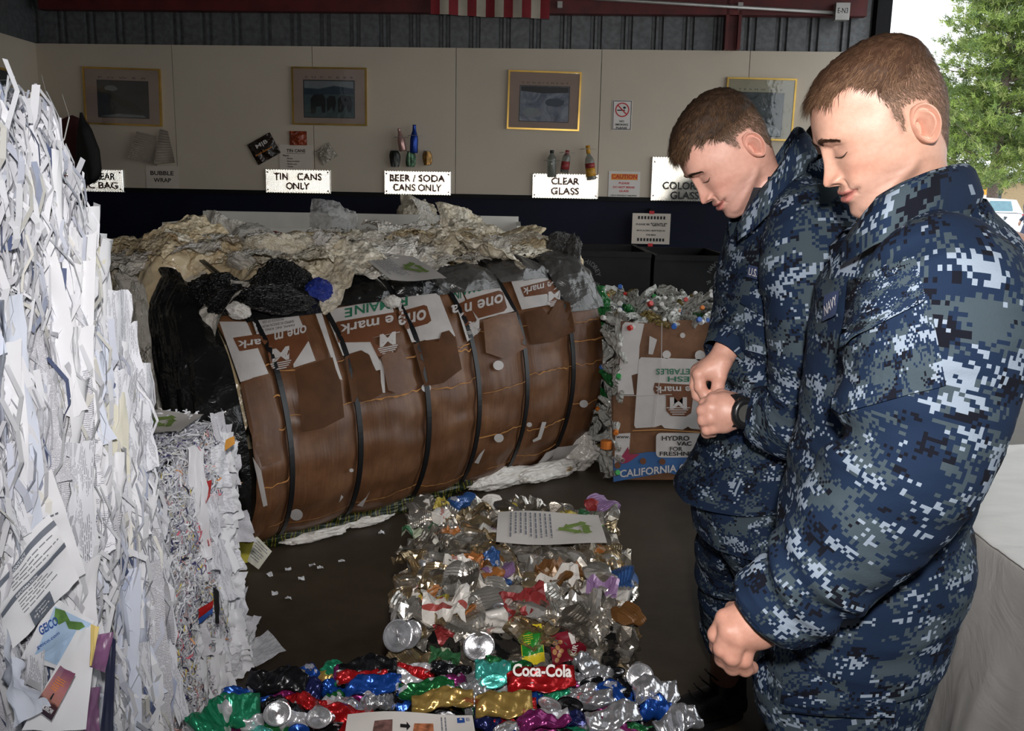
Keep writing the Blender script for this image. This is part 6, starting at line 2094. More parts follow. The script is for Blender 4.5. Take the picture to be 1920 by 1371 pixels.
# rows: front f,z | back f,z | half width | side lift   (metres, ear axis at the origin, x forward, y left, z up)
HEADK = [(.004, .1435, -.004, .1435, .004, 0), (.042, .138, -.036, .1365, .040, 0), (.077, .125, -.062, .121, .062, 0), (.102, .103, -.079, .095, .0735, 0), (.1155, .076, -.087, .062, .0775, 0), (.1205, .050, -.085, .026, .0775, 0),
         (.1165, .030, -.073, -.006, .0755, 0), (.1125, .011, -.064, -.026, .0725, 0), (.1135, -.010, -.056, -.042, .0695, .002), (.117, -.027, -.050, -.055, .0665, .006), (.1195, -.040, -.046, -.064, .0635, .010), (.119, -.053, -.043, -.072, .0610, .014),
         (.1165, -.064, -.042, -.079, .0585, .018), (.1175, -.078, -.041, -.087, .0545, .021), (.109, -.0915, -.041, -.095, .0500, .020), (.086, -.098, -.041, -.105, .0500, .014), (.063, -.102, -.043, -.117, .0520, .008), (.050, -.116, -.046, -.134, .0545, .004), (.046, -.145, -.051, -.160, .0575, 0), (.050, -.185, -.060, -.200, .066, 0), (.055, -.230, -.075, -.235, .085, 0)]


def face_surface(R=230, NA=170, smile=1.0):
    K = cat_rows(HEADK, R, np.concatenate([np.linspace(0, 5, 50, endpoint=False), np.linspace(5, 15, 140, endpoint=False), np.linspace(15, 20, R - 190)]))
    u = np.linspace(-1, 1, NA, endpoint=False)
    ph = PI * np.sign(u) * np.abs(u) ** 1.55
    c, s = np.cos(ph)[None], np.sin(ph)[None]
    ex = 2 / 2.3
    cx, sy = np.sign(c) * np.abs(c) ** ex, np.sign(s) * np.abs(s) ** ex
    fr = (1 + cx) / 2
    Ff, Fz, Bf, Bz, W_, lf = [K[:, i:i + 1] for i in range(6)]
    f = Bf + (Ff - Bf) * fr
    z = Bz + (Fz - Bz) * fr + lf * s * s
    taper = .16 * sm(z, .07, -.02) * np.clip(cx, 0, 1) ** 1.5
    y = W_ * sy * (1 - taper)
    P = np.stack([f, y, z], -1)
    ay = np.abs(y)
    front = sm(f, .03, .07)
    N = np.stack([c * np.ones_like(z), s * np.ones_like(z), 0 * z], -1)
    d = np.zeros_like(f)
    # brow, sockets, lids, cheeks
    d += .0045 * gs(z - .045, .011) * gs(ay - .026, .022) * front
    d -= .0125 * gs(z - .0235, .012) * gs(ay - .031, .0150) * front
    d -= .004 * gs(z - .030, .010) * gs(ay - .015, .008) * front
    d += .0085 * gs(z - .0200, .0090) * gs(ay - .0315, .0125) * front
    d -= .0022 * gs(z - .0300 + 6 * (ay - .032) ** 2, .0018) * gs(ay - .032, .012) * front
    d -= .0022 * gs(z - .0110 + 2 * (ay - .032) ** 2, .0025) * gs(ay - .030, .014) * front
    d += .0050 * gs(z + .004, .018) * gs(ay - .048, .018) * front
    d -= .0045 * gs(z - .055, .022) * gs(ay - .070, .016) * sm(f, .02, .06)
    d -= .0035 * gs(z + .036, .020) * gs(ay - .055, .014) * sm(f, .02, .06)
    d += .0045 * gs(z + .030, .014) * gs(ay - .038, .012) * front * smile
    # crease from the nose wing past the mouth corner
    yl = .0185 + (-.020 - z) * .50
    d -= .0030 * gs(ay - yl, .0030) * sm(z, -.055, -.045) * sm(z, -.014, -.022) * front
    # mouth
    zm = -.0465 + 3.6 * ay ** 2 * smile
    lipw = sm(ay, .035, .020)
    d += .0050 * gs(z - zm - .0062, .0050) * lipw * front
    d += .0062 * gs(z - zm + .0072, .0058) * lipw * sm(ay, .032, .014) * front
    d -= .0058 * gs(z - zm, .0020) * sm(ay, .037, .030) * front
    d -= .0040 * gs(z - zm, .004) * gs(ay - .036, .004) * front
    jl = -.078 + .40 * np.clip(.10 - f, 0, .09)
    d += .0040 * gs(z - jl, .009) * sm(f, .0, .02) * sm(ay, .02, .035)
    d -= .0060 * gs(z - jl + .022, .012) * sm(f, -.005, .02) * sm(ay, .015, .03)
    d -= .0015 * gs(ay, .0035) * gs(z + .034, .005) * front
    d += .0025 * gs(z + .079, .010) * gs(ay, .016) * front
    # nose
    zk = np.array([-.034, -.0300, -.0265, -.0225, -.0180, -.0130, -.007, .002, .012, .022, .031, .040])
    nk = np.array([0, .0010, .0085, .0185, .0250, .0265, .0240, .0190, .0140, .0095, .0050, .0])
    sk = np.array([.010, .0095, .0095, .0105, .0115, .0118, .0110, .0098, .0090, .0085, .0085, .009])
    nz = np.interp(z, zk, nk)
    sg = np.interp(z, zk, sk)
    nose = nz * np.exp(-(ay / sg) ** 2.3) * front
    wing = .0105 * gs(z + .0185, .0065) * gs(ay - .0140, .0058) * front
    P[..., 0] += nose + wing * .85
    P[..., 1] += np.sign(y) * wing * .45
    P[..., 2] -= nose * .10
    nos = .0050 * gs(z + .0262, .0030) * gs(ay - .0075, .0035) * front
    P[..., 2] += nos
    # neck tendons
    d += .004 * gs(ay - (.050 - .25 * np.clip(-.06 - z, 0, .14)), .010) * sm(z, -.085, -.11) * sm(f, -.04, .0)
    P = P + N * d[..., None]
    return P


def face_colors(P, base, style):
    f, y, z = P[..., 0], P[..., 1], P[..., 2]
    ay = np.abs(y)
    front = sm(f, .03, .07)
    c = np.ones(P.shape) * np.array(base)
    red = .5 * gs(z + .012, .018) * gs(ay - .045, .020) * front + .55 * gs(z + .013, .012) * gs(ay, .016) * front + .25 * sm(z, .06, .1)
    c = c * (1 - red[..., None] * np.array([.02, .24, .26]))
    zm = -.0465 + 3.6 * ay ** 2
    up = sm(ay, .035, .024) * sm(z, zm - .001, zm + .001) * sm(z, zm + .0100 - 4 * ay ** 2, zm + .0072 - 4 * ay ** 2)
    lo = sm(ay, .033, .022) * sm(z, zm + .001, zm - .001) * sm(z, zm - .0145 + 6 * ay ** 2, zm - .0115 + 6 * ay ** 2)
    lip = np.clip(up + lo, 0, 1) * front
    c = c * (1 - lip[..., None]) + np.array([.46, .15, .13]) * lip[..., None]
    ln = gs(z - zm, .0011) * sm(ay, .037, .031) * front
    c = c * (1 - .6 * ln[..., None])
    beard = .20 * sm(z, -.02, -.045) * sm(z, -.125, -.10) * sm(f, -.0, .03) * (1 - lip)
    c = c * (1 - beard[..., None] * np.array([.75, .7, .55]))
    eye = .35 * gs(z - .019, .006) * gs(ay - .032, .013) * front
    c = c * (1 - eye[..., None] * np.array([.25, .40, .36]))
    c = c * (1 + .05 * fbm(P, 60, 3, 2)[..., None])
    return c


def hair_line(style):
    if style == 'R':
        return np.array([-.13, -.075, -.048, -.038, -.032, -.012, .004, .008, .020, .024, .030, .046, .080, .125]), np.array([-.045, -.050, -.052, -.020, .034, .042, .040, .004, .002, .040, .076, .098, .098, .098])
    return np.array([-.13, -.075, -.048, -.038, -.032, -.012, .004, .008, .018, .024, .034, .050, .080, .125]), np.array([-.020, -.025, -.030, -.010, .036, .044, .042, .015, .013, .036, .056, .076, .084, .082])


def ear_mesh(side):
    nr, na = 16, 40
    V = []
    for back in (0, 1):
        for i in range(nr):
            r = i / (nr - 1)
            for k in range(na):
                th = 2 * PI * k / na
                ca, sa = math.cos(th), math.sin(th)
                wd = .0165 * (1 - .30 * max(0, -sa) ** 1.3 + .08 * max(0, sa))
                a, b = r * ca, r * sa
                x, z = a * wd - .003 * b * b * (1 if b < 0 else -.6), b * .0305
                g = .35 + .65 * (1 - max(0, ca) ** 2 * .5) * (1 - .6 * max(0, -sa - .3))
                h = .0085 * math.exp(-((r - .91) / .085) ** 2) * g
                h -= .0190 * math.exp(-(((a - .12) / .38) ** 2 + ((b + .14) / .40) ** 2) ** 1.5)
                h += .0060 * math.exp(-((r - .60) / .09) ** 2) * max(0, -ca + .35)
                h -= .0045 * math.exp(-((r - .76) / .06) ** 2) * max(0, -ca + .3)
                h += .0070 * math.exp(-(((a - .80) / .20) ** 2 + ((b + .10) / .20) ** 2))
                h += .0040 * math.exp(-(((a - .30) / .20) ** 2 + ((b + .55) / .14) ** 2))
                h += .010 * (1 - a) / 2 + .003
                if back: h = h * .3 - .004 - .010 * (1 - r) - .004 * (1 + a) if r < .999 else h - .001
                V.append((x, h * side, z))
    V = np.array(V)
    f1 = grid_faces(na, nr, True)
    f2 = f1[:, ::-1] + nr * na
    rim = np.array([[(nr - 1) * na + k, (nr - 1) * na + (k + 1) % na, nr * na + (nr - 1) * na + (k + 1) % na, nr * na + (nr - 1) * na + k] for k in range(na)])
    F = np.concatenate([f1, f2, rim])
    if side < 0: F = F[:, ::-1]
    t = math.radians(8)                                 # tilt back
    V[:, 0], V[:, 2] = V[:, 0] * math.cos(t) - V[:, 2] * math.sin(t), V[:, 0] * math.sin(t) + V[:, 2] * math.cos(t)
    return V, F


# ---- signed-distance hands turned into one continuous skin
def surface_nets(D, o, h):
    s = D < 0
    nx, ny, nz = D.shape
    cnt = np.zeros((nx - 1, ny - 1, nz - 1)); acc = np.zeros((nx - 1, ny - 1, nz - 1, 3))
    for ax in range(3):
        sl0 = [slice(None)] * 3; sl1 = [slice(None)] * 3
        sl0[ax] = slice(0, -1); sl1[ax] = slice(1, None)
        a, b = D[tuple(sl0)], D[tuple(sl1)]
        cr = (a < 0) != (b < 0)
        t = np.where(cr, a / np.where(a - b == 0, 1, a - b), 0)
        for d1 in (0, 1):
            for d2 in (0, 1):
                oth = [q for q in range(3) if q != ax]
                sl = [slice(None)] * 3
                sl[oth[0]] = slice(d1, d1 + D.shape[oth[0]] - 1)
                sl[oth[1]] = slice(d2, d2 + D.shape[oth[1]] - 1)
                c_, t_ = cr[tuple(sl)], t[tuple(sl)]
                cnt += c_
                acc[..., ax] += np.where(c_, t_, 0)
                acc[..., oth[0]] += c_ * d1
                acc[..., oth[1]] += c_ * d2
    act = cnt > 0
    idx = -np.ones(cnt.shape, int)
    idx[act] = np.arange(act.sum())
    g = np.stack(np.meshgrid(*[np.arange(k) for k in cnt.shape], indexing='ij'), -1)
    V = (g[act] + acc[act] / cnt[act][:, None]) * h + o
    F = []
    for ax in range(3):
        o1, o2 = [q for q in range(3) if q != ax]
        sl0 = [slice(1, -1)] * 3; sl1 = [slice(1, -1)] * 3
        sl0[ax] = slice(0, -1); sl1[ax] = slice(1, None)
        a, b = s[tuple(sl0)], s[tuple(sl1)]
        for flip in (0, 1):
            m = (a & ~b) if not flip else (~a & b)
            I = np.argwhere(m)
            if not len(I): continue
            base = I.copy()
            base[:, o1] += 1; base[:, o2] += 1
            q = []
            for d1, d2 in ((0, 0), (1, 0), (1, 1), (0, 1)):
                p = base.copy(); p[:, o1] -= d1; p[:, o2] -= d2
                q.append(idx[p[:, 0], p[:, 1], p[:, 2]])
            q = np.stack(q, -1)
            even = (ax != 1)
            F.append(q if (flip == 0) == even else q[:, ::-1])
    F = np.concatenate(F)
    return V, F[(F >= 0).all(1)]


def sdf_limbs(chains, h=.0019, k=.006, pad=.02):
    """chains: list of (blend, [(point, radius), ...]); smooth union of round cones"""
    allp = np.array([p for _, ch in chains for p, r in ch]); rm = max(r for _, ch in chains for p, r in ch)
    lo, hi = allp.min(0) - rm - pad, allp.max(0) + rm + pad
    n = np.ceil((hi - lo) / h).astype(int) + 1
    X = np.stack(np.meshgrid(*[lo[i] + h * np.arange(n[i]) for i in range(3)], indexing='ij'), -1).astype(np.float32)
    D = None
    for kb, ch in chains:
        C = None
        for (p, r0), (q, r1) in zip(ch[:-1], ch[1:]):
            p, q = np.array(p, np.float32), np.array(q, np.float32)
            d = q - p
            t = np.clip(((X - p) @ d) / max(1e-9, float(d @ d)), 0, 1)
            dist = np.sqrt(((X - p - t[..., None] * d) ** 2).sum(-1)) - (r0 + (r1 - r0) * t)
            if C is None: C = dist
            else:
                m = np.clip(.5 + .5 * (C - dist) / .004, 0, 1)
                C = C * (1 - m) + dist * m - .004 * m * (1 - m)
        if D is None: D = C
        else:
            m = np.clip(.5 + .5 * (D - C) / kb, 0, 1)
            D = D * (1 - m) + C * m - kb * m * (1 - m)
    return surface_nets(D, lo, h)


# ---- cloth: tubes of elliptical rings with pressed folds
def loft(K, R, NA, fold=.006, seed=0, e=2.3, extra=None, closed_top=False, ffreq=(3.0, 7.0), wr=.0):
    """K rows: centre xyz(3), axis a xyz(3), axis b xyz(3), ra, rb"""
    k = cat_rows(K, R)
    C, A, B, ra, rb = k[:, :3], k[:, 3:6], k[:, 6:9], k[:, 9:10], k[:, 10:11]
    A = A / np.linalg.norm(A, axis=1)[:, None]
    B = B - (B * A).sum(1)[:, None] * A
    B = B / np.linalg.norm(B, axis=1)[:, None]
    th = np.linspace(PI, 3 * PI, NA + 1)
    c, s = np.cos(th), np.sin(th)
    cx, sy = np.sign(c) * np.abs(c) ** (2 / e), np.sign(s) * np.abs(s) ** (2 / e)
    P = C[:, None] + (ra * cx[None])[..., None] * A[:, None] + (rb * sy[None])[..., None] * B[:, None]
    nr = (c[None, :, None] * A[:, None] / np.maximum(ra, .01)[:, None] + s[None, :, None] * B[:, None] / np.maximum(rb, .01)[:, None])
    nr = nr / np.linalg.norm(nr, axis=2)[..., None]
    ln = np.concatenate([[0], np.cumsum(np.linalg.norm(np.diff(C, axis=0), axis=1))])
    rm = float(np.mean([ra.mean(), rb.mean()]))
    uu = th * rm
    U, V = np.meshgrid(uu, ln)
    cu, su = rm * np.cos(th)[None] + 0 * V, rm * np.sin(th)[None] + 0 * V
    q = np.stack([cu * ffreq[0] + V * 1.5, V * ffreq[1] - su * 2.2, su * ffreq[0] + seed], -1)
    d = fold * fbm(q, 1.6, seed, 3, True) + fold * .6 * fbm(np.stack([cu, V, su], -1), 9, seed + 5, 2)
    if extra is not None: d = d + extra(U / rm, V / max(ln[-1], 1e-6), P)
    P = P + nr * d[..., None]
    UV = np.stack([U, V], -1)
    return P.reshape(-1, 3), grid_faces(NA + 1, R), UV.reshape(-1, 2), P, nr


def camo_mat(name, dim=1.0, cell=.0042, seed=0.0):
    t = NT(name)
    uv = t.n('ShaderNodeUVMap')
    sn = t.n('ShaderNodeVectorMath', operation='SNAP')
    sn.inputs[1].default_value = (cell, cell, cell)
    of = t.n('ShaderNodeVectorMath', operation='ADD'); of.inputs[1].default_value = (seed, seed * 1.7, 0)
    t.l(uv.outputs[0], of.inputs[0]); t.l(of.outputs[0], sn.inputs[0])
    wn = t.n('ShaderNodeTexWhiteNoise', noise_dimensions='3D'); t.l(sn.outputs[0], wn.inputs[0])
    jit = t.math('MULTIPLY_ADD', wn.outputs[0], .18, -.09)

    def layer(sx, sy, off, det=2):
        mp = t.n('ShaderNodeMapping'); mp.inputs['Scale'].default_value = (sx, sy, 1); mp.inputs['Location'].default_value = (off, off * 2.3, off)
        t.l(sn.outputs[0], mp.inputs[0])
        return t.math('ADD', t.noise(mp.outputs[0], 1.0, det, .55), jit)
    g = layer(15, 20, 3.1)
    k = layer(20, 30, 11.7)
    l_ = layer(16, 26, 23.9, 3)
    D = dim
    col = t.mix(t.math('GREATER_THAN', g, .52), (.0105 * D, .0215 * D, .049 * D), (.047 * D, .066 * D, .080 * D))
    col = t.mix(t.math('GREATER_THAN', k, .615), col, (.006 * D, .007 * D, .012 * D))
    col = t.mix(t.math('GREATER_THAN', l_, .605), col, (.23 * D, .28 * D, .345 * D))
    t.l(col, t.b.inputs['Base Color'])
    t.set(Roughness=.9); t.b.inputs['Specular IOR Level'].default_value = .12
    nz = t.noise(t.coord('Object'), 420, 2)
    n2 = t.noise(t.coord('Object'), 26, 4, .6)
    t.bump(t.math('ADD', t.math('MULTIPLY', nz, .25), n2), .25, .006)
    return t.m


t = NT('skin')
a = t.n('ShaderNodeVertexColor'); a.layer_name = 'Col'
nz = t.noise(t.coord('Object'), 120, 3)
t.l(t.mix(.12, a.outputs[0], t.ramp(nz, [(.35, (.42, .20, .14)), (.65, (.72, .46, .36))])), t.b.inputs['Base Color'])
t.set(Roughness=.48)
t.b.inputs['Subsurface Weight'].default_value = .10
t.b.inputs['Subsurface Radius'].default_value = (.012, .004, .002)
t.b.inputs['Subsurface Scale'].default_value = .35
t.bump(t.noise(t.coord('Object'), 420, 2), .08, .002)
M_SKIN = t.m
t = NT('hair')
a = t.n('ShaderNodeVertexColor'); a.layer_name = 'Col'
t.l(a.outputs[0], t.b.inputs['Base Color'])
t.set(Roughness=.6); t.b.inputs['Specular IOR Level'].default_value = .18
M_HAIR = t.m
M_LASH = plain('lash_hair', (.05, .028, .018), .6)
M_TEE = plain('black_undershirt', (.012, .012, .016), .9)
M_BOOT = plain('black_boot_leather', (.010, .010, .011), .42, var=.3, nscale=30, bump=.15, bscale=160)
M_SOLE = plain('black_rubber', (.008, .008, .008), .6)
M_WATCH = plain('black_resin', (.008, .008, .009), .35)
M_LCD = plain('watch_glass', (.06, .06, .055), .12)
M_TAPE = plain('silver_thread', (.50, .48, .50), .7, var=.1)


def head(origin, fwd, pitch, roll=0.0):
    """matrix: local x forward, y left, z up"""
    f = Vector((fwd[0], fwd[1], 0)).normalized()
    up = Vector((0, 0, 1))
    f2 = f * math.cos(pitch) - up * math.sin(pitch)
    u2 = up * math.cos(pitch) + f * math.sin(pitch)
    l2 = u2.cross(f2)
    M = Matrix((f2, l2, u2)).transposed().to_4x4()
    return Matrix.Translation(Vector(origin)) @ M @ Matrix.Rotation(roll, 4, 'X')


_CACHE = {}


def build_head(parent, M, style, skin, hair_cols, nhair, scale=1.0, neck_bend=0.0, extra_parts=(), eyes=True):
    """returns skin vertices/faces/colours in world space; adds hair, brows and lashes as parts"""
    P = face_surface(smile=1.0 if style == 'L' else .8)
    R, NA = P.shape[:2]
    col = face_colors(P, skin, style)
    hx, hz = hair_line(style)
    fz = P.reshape(-1, 3)
    F = grid_faces(NA, R, True)
    me = bpy.data.meshes.new('tmp'); me.from_pydata(fz.tolist(), [], F.tolist())
    nrm = np.empty(len(fz) * 3, np.float32); me.vertices.foreach_get('normal', nrm) if False else None
    me.update()
    nrm = np.array([v.normal[:] for v in me.vertices])
    if (nrm[(R // 3) * NA + NA // 2] @ np.array([1, 0, 0])) < 0: nrm = -nrm; F = F[:, ::-1]
    bv = BVHTree.FromPolygons(fz.tolist(), F.tolist())
    bpy.data.meshes.remove(me)
    ws = fz.copy()
    jag = .006 * vnoise(ws, 90, 3) + .004 * vnoise(ws, 220, 5)
    zt = np.interp(ws[:, 0], hx, hz) + jag
    d = ws[:, 2] - zt
    mask = sm(d, -.004, .010)
    mask = np.where((ws[:, 2] < .0) & (ws[:, 0] > .021), 0, mask)
    hc = np.array(hair_cols)
    c2 = col.reshape(-1, 3)
    fade = sm(d, -.006, .014) * (.55 if style == 'R' else .6)
    side = sm(ws[:, 2], .11, .06)
    c2 = c2 * (1 - (fade * mask)[:, None]) + hc[0] * (fade * mask)[:, None]

    def bendv(v):
        """the neck below the jaw stays nearer to upright than the head"""
        if neck_bend == 0: return v
        v = v.copy()
        t = np.clip((-.085 - v[:, 2]) / .12, 0, 1.3) * sm(v[:, 0], .16, .05)
        a = neck_bend * t
        px, pz = -.005, -.085
        x, z = v[:, 0] - px, v[:, 2] - pz
        v[:, 0] = px + x * np.cos(a) - z * np.sin(a) * 1.0
        v[:, 2] = pz + x * np.sin(a) + z * np.cos(a)
        return v
    MM = np.array(M)

    def world(v): return (v * scale * np.array([.94, 1, 1])) @ MM[:3, :3].T + MM[:3, 3]
    verts, faces, cols = [world(bendv(fz))], [F], [c2]
    n0 = len(fz)
    for side_ in (1, -1):
        V, FE = ear_mesh(side_)
        hit = bv.ray_cast(Vector((.002, side_ * .2, .004)), Vector((0, -side_, 0)))
        yb = hit[0].y if hit[0] else side_ * .07
        rot = math.radians(20) * side_
        V2 = V.copy()
        V2[:, 0] -= .0175
        x, y = V2[:, 0].copy(), V2[:, 1].copy()
        V2[:, 0] = x * math.cos(rot) - y * math.sin(rot) * 1.0
        V2[:, 1] = x * -math.sin(rot) * 1.0 + y * math.cos(rot)
        V2 = V2 + np.array([.006, yb - .003 * side_, .004])
        ec = np.ones((len(V), 3)) * np.array(skin) * np.array([1.0, .90, .88])
        dk = np.clip(-V[:, 1:2] * side_ / .012, 0, 1); ec = ec * (1 - dk * np.array([.1, .22, .22]))
        verts.append(world(V2)); faces.append(FE + n0); cols.append(ec)
        n0 += len(V)
    skinV, skinF, skinC = np.concatenate(verts), np.concatenate(faces), np.concatenate(cols)
    # --- hair: a thin cap plus many strands
    rs = np.random.RandomState(5 if style == 'R' else 9)
    top = sm(ws[:, 2], .060, .112) if style == 'R' else sm(ws[:, 2], .045, .090)
    top = np.maximum(top, sm(ws[:, 2], .05, .10) * sm(ws[:, 0], -.05, -.02))
    thick = (.0015 + (.010 if style == 'R' else .013) * top) * mask
    cap = fz + nrm * (thick * .75 * (1 + .25 * vnoise(fz, 160, 8)))[:, None]
    keep = (mask[F] > .25).all(1)
    kcap = (thick[F] > .0055).all(1)
    hv, hf, hcol = [cap], [F[kcap]], [np.ones((len(fz), 3)) * hc[0] * (.75 + .35 * rs.rand(len(fz), 1))]
    area_pick = F[keep]
    e1, e2 = fz[area_pick[:, 1]] - fz[area_pick[:, 0]], fz[area_pick[:, 3]] - fz[area_pick[:, 0]]
    ar = np.linalg.norm(np.cross(e1, e2), axis=1)
    pick = rs.choice(len(area_pick), nhair, p=ar / ar.sum())
    a, b = rs.rand(nhair, 1), rs.rand(nhair, 1)
    q = area_pick[pick]
    root = fz[q[:, 0]] + e1[pick] * a + e2[pick] * b
    nn, tp, mk = nrm[q[:, 0]], top[q[:, 0]][:, None], mask[q[:, 0]][:, None]
    sgy = np.sign(root[:, 1:2])
    clump = np.stack([vnoise(root, 90, 1), vnoise(root, 90, 2), vnoise(root, 90, 3)], -1)
    fw = np.array([1.0, 0, 0]) + np.array([0, .30, 0]) * (root[:, 1:2] / .07) + np.array([0, 0, .05])
    dn = np.array([-.25, 0, -1.0])
    bk = sm(root[:, 0], -.02, -.07)[:, None]
    dn = dn * (1 - bk) + np.array([-.05, 0, -1.0]) * bk
    comb = fw * tp + dn * (1 - tp) + clump * .55 + rs.normal(size=(nhair, 3)) * .16
    comb -= (comb * nn).sum(1)[:, None] * nn * .9
    comb /= np.linalg.norm(comb, axis=1)[:, None]
    L = ((.026 if style == 'R' else .024) * tp + .008 * (1 - tp)) * (.55 + .6 * rs.rand(nhair, 1)) * (.35 + .65 * mk)
    fr_ = sm(root[:, 0], .05, .10)[:, None] * tp
    L = L * (1 + .35 * fr_)
    stand = (.42 if style == 'R' else .62) * tp + .28 * (1 - tp) + rs.normal(size=(nhair, 1)) * .12
    wv = np.cross(comb, nn)
    w = (.00042 + .0003 * rs.rand(nhair, 1))
    pts = []
    base = root + nn * (thick[q[:, 0]][:, None] * .35)
    for k in range(5):
        s = k / 4
        p = base + comb * L * s * (1 - .15 * s) + nn * L * stand * (s - .45 * s * s) + np.array([0, 0, -1.0]) * L * .22 * s * s * tp
        ww = w * (1 - .75 * s)
        pts += [p - wv * ww, p + wv * ww]
    HV = np.stack(pts, 1).reshape(-1, 3)
    bi = np.arange(nhair)[:, None] * 10
    HF = np.concatenate([bi + np.array([[2 * k, 2 * k + 1, 2 * k + 3, 2 * k + 2]]) for k in range(4)], 0) + len(cap)
    mixv = rs.rand(nhair, 1) ** 1.3
    cc = hc[0] * (1 - mixv) + hc[1] * mixv
    cc = cc * (1 - (1 - tp) * .15) + hc[2] * (1 - tp) * .45 * rs.rand(nhair, 1)
    hv.append(HV); hf.append(HF); hcol.append(np.repeat(cc, 10, 0))
    obj('hair', world(np.concatenate(hv)), np.concatenate(hf), M_HAIR, parent, smooth=True, col=np.concatenate(hcol))
    # --- brows and lashes
    for side_ in ((1, -1) if eyes else ()):
        n = 900
        u = rs.rand(n)
        yy = .0125 + .036 * u
        zz = .0385 + .010 * np.sin(PI * np.clip(u * .75 + .08, 0, 1)) - .005 * u + rs.normal(size=n) * .0016 * (1.1 - .6 * u)
        V, FF = [], []
        for y_, z_, u_ in zip(yy, zz, u):
            hit = bv.ray_cast(Vector((.3, side_ * y_, z_)), Vector((-1, 0, 0)))
            if not hit[0]: continue
            p = np.array(hit[0]) + np.array(hit[1]) * .0006
            dr = np.array([-.35 * u_, side_ * (.7 + .3 * u_), .55 - .9 * u_ + rs.normal() * .15]); dr /= np.linalg.norm(dr)
            nn_ = np.array(hit[1]); wv_ = np.cross(dr, nn_)
            L_ = .0085
            b0 = len(V)
            V += [p - wv_ * .00032, p + wv_ * .00032, p + dr * L_ * .6 + nn_ * .0012 + wv_ * .0002, p + dr * L_ * .6 + nn_ * .0012 - wv_ * .0002, p + dr * L_ + nn_ * .0008]
            FF += [(b0, b0 + 1, b0 + 2, b0 + 3), (b0 + 3, b0 + 2, b0 + 4)]
        obj('eyebrow', world(np.array(V)), FF, M_HAIR, parent, col=np.ones((len(V), 3)) * hc[0] * 1.0)
        pts, rad = [], []
        V, FF = [], []
        for k in range(15):
            u_ = k / 14
            y_ = .0185 + .0275 * u_
            z_ = .0150 - .0042 * math.sin(PI * u_) + .001 * u_
            hit = bv.ray_cast(Vector((.3, side_ * y_, z_)), Vector((-1, 0, 0)))
            if not hit[0]: continue
            p = np.array(hit[0]) + np.array(hit[1]) * .0004
            pts.append(Vector(p)); rad.append(.00045 + .0008 * math.sin(PI * min(1, u_ * .9 + .05)))
            for m in range(4):
                dr = np.array([.75, side_ * (.5 * u_ + rs.normal() * .1), -.65 + .2 * rs.rand()]); dr /= np.linalg.norm(dr)
                wv_ = np.cross(dr, [0, 0, 1.0]); wv_ /= np.linalg.norm(wv_)
                pp = p + np.array([0, side_ * .002 * (m / 4 - .4), 0])
                b0 = len(V); L_ = .0060 * (.5 + .6 * u_)
                V += [pp - wv_ * .00028, pp + wv_ * .00028, pp + dr * L_ + np.array([0, 0, .0014])]
                FF += [(b0, b0 + 1, b0 + 2)]
        mb = MB(); mb.tube(pts, rad, 6); mb.add(V, FF)
        obj('eyelashes', world(np.array(mb.v)), mb.f, M_LASH, parent)
    return skinV, skinF, skinC


def skin_cols(V, base, knuckles=()):
    c = np.ones((len(V), 3)) * np.array(base)
    c = c * (1 + .10 * fbm(V, 45, 2, 2)[:, None])
    for k in knuckles:
        g = gs(np.linalg.norm(V - np.array(k), axis=1), .010)[:, None]
        c = c * (1 - g * np.array([.02, .22, .22]))
    return c


def merge(parts):
    V, F, C, n = [], [], [], 0
    for v, f, c in parts:
        f = np.asarray(f)
        V.append(v); C.append(c); F += (f + n).tolist(); n += len(v)
    return np.concatenate(V), F, np.concatenate(C)


def tube_body(pts, rad, n=20):
    mb = MB(); mb.tube(pts, rad, n); return np.array(mb.v), mb.f


def hk(px, py, y): return tuple(at_y(px, py, y))
CAMO_R = camo_mat('digital_camouflage_cloth', 1.0, .0043, 0.0)
CAMO_L = camo_mat('digital_camouflage_cloth_dimmed', .82, .0043, 4.3)  # same cloth for the left man, his dimmer light put into the colours


def ring(c, a, b, ra, rb): return (*c, *a, *b, ra, rb)


def ring_path(pts, rads, ref=(0, -1, 0), flat=1.0):
    """rings perpendicular to a limb"""
    pts = [np.array(p, float) for p in pts]
    K = []
    for i, p in enumerate(pts):
        t = pts[min(i + 1, len(pts) - 1)] - pts[max(i - 1, 0)]
        t /= np.linalg.norm(t)
        a = np.array(ref, float); a = a - (a @ t) * t; a /= np.linalg.norm(a)
        b = np.cross(t, a)
        K.append(ring(p, a, b, rads[i] * flat, rads[i]))
    return K


def elbow_folds(at, amp=.010, freq=26, side=0.0, wid=.16):
    return lambda th, v, P: amp * np.sin(v * freq * 2 + 1.5 * np.cos(th - side)) * gs(v - at, wid) * (.4 + .6 * np.cos(th - side))


def hem(w, v0, d=.004):
    return lambda th, v, P: d * sm(v, v0 - .01, v0)


# ---------------------------------------------------------------- right-hand man, nearest
YR = 1.45
fR = np.array([-1.0, 0.06, 0]); fR /= np.linalg.norm(fR)
lR = np.array([fR[1], -(-fR[0]) * 1.0, 0]); lR = np.cross([0, 0, 1.0], fR)
MANR = empty('person', (at_y(1640, 1205, YR).x, YR, 0), 'person in blue digital camouflage with short reddish brown hair, nearest, arm hanging down', 'person')
SKR = (.57, .325, .235)
ear = at_y(1724, 246, YR - .07)
oR = Vector((ear.x, YR, ear.z))
HM = head(oR, (-.995, .10), math.radians(29), 0.0)
skR = build_head(MANR, HM, 'R', SKR, [(.060, .030, .017), (.20, .115, .066), (.22, .155, .12)], 19000, scale=1.0, neck_bend=-.15)
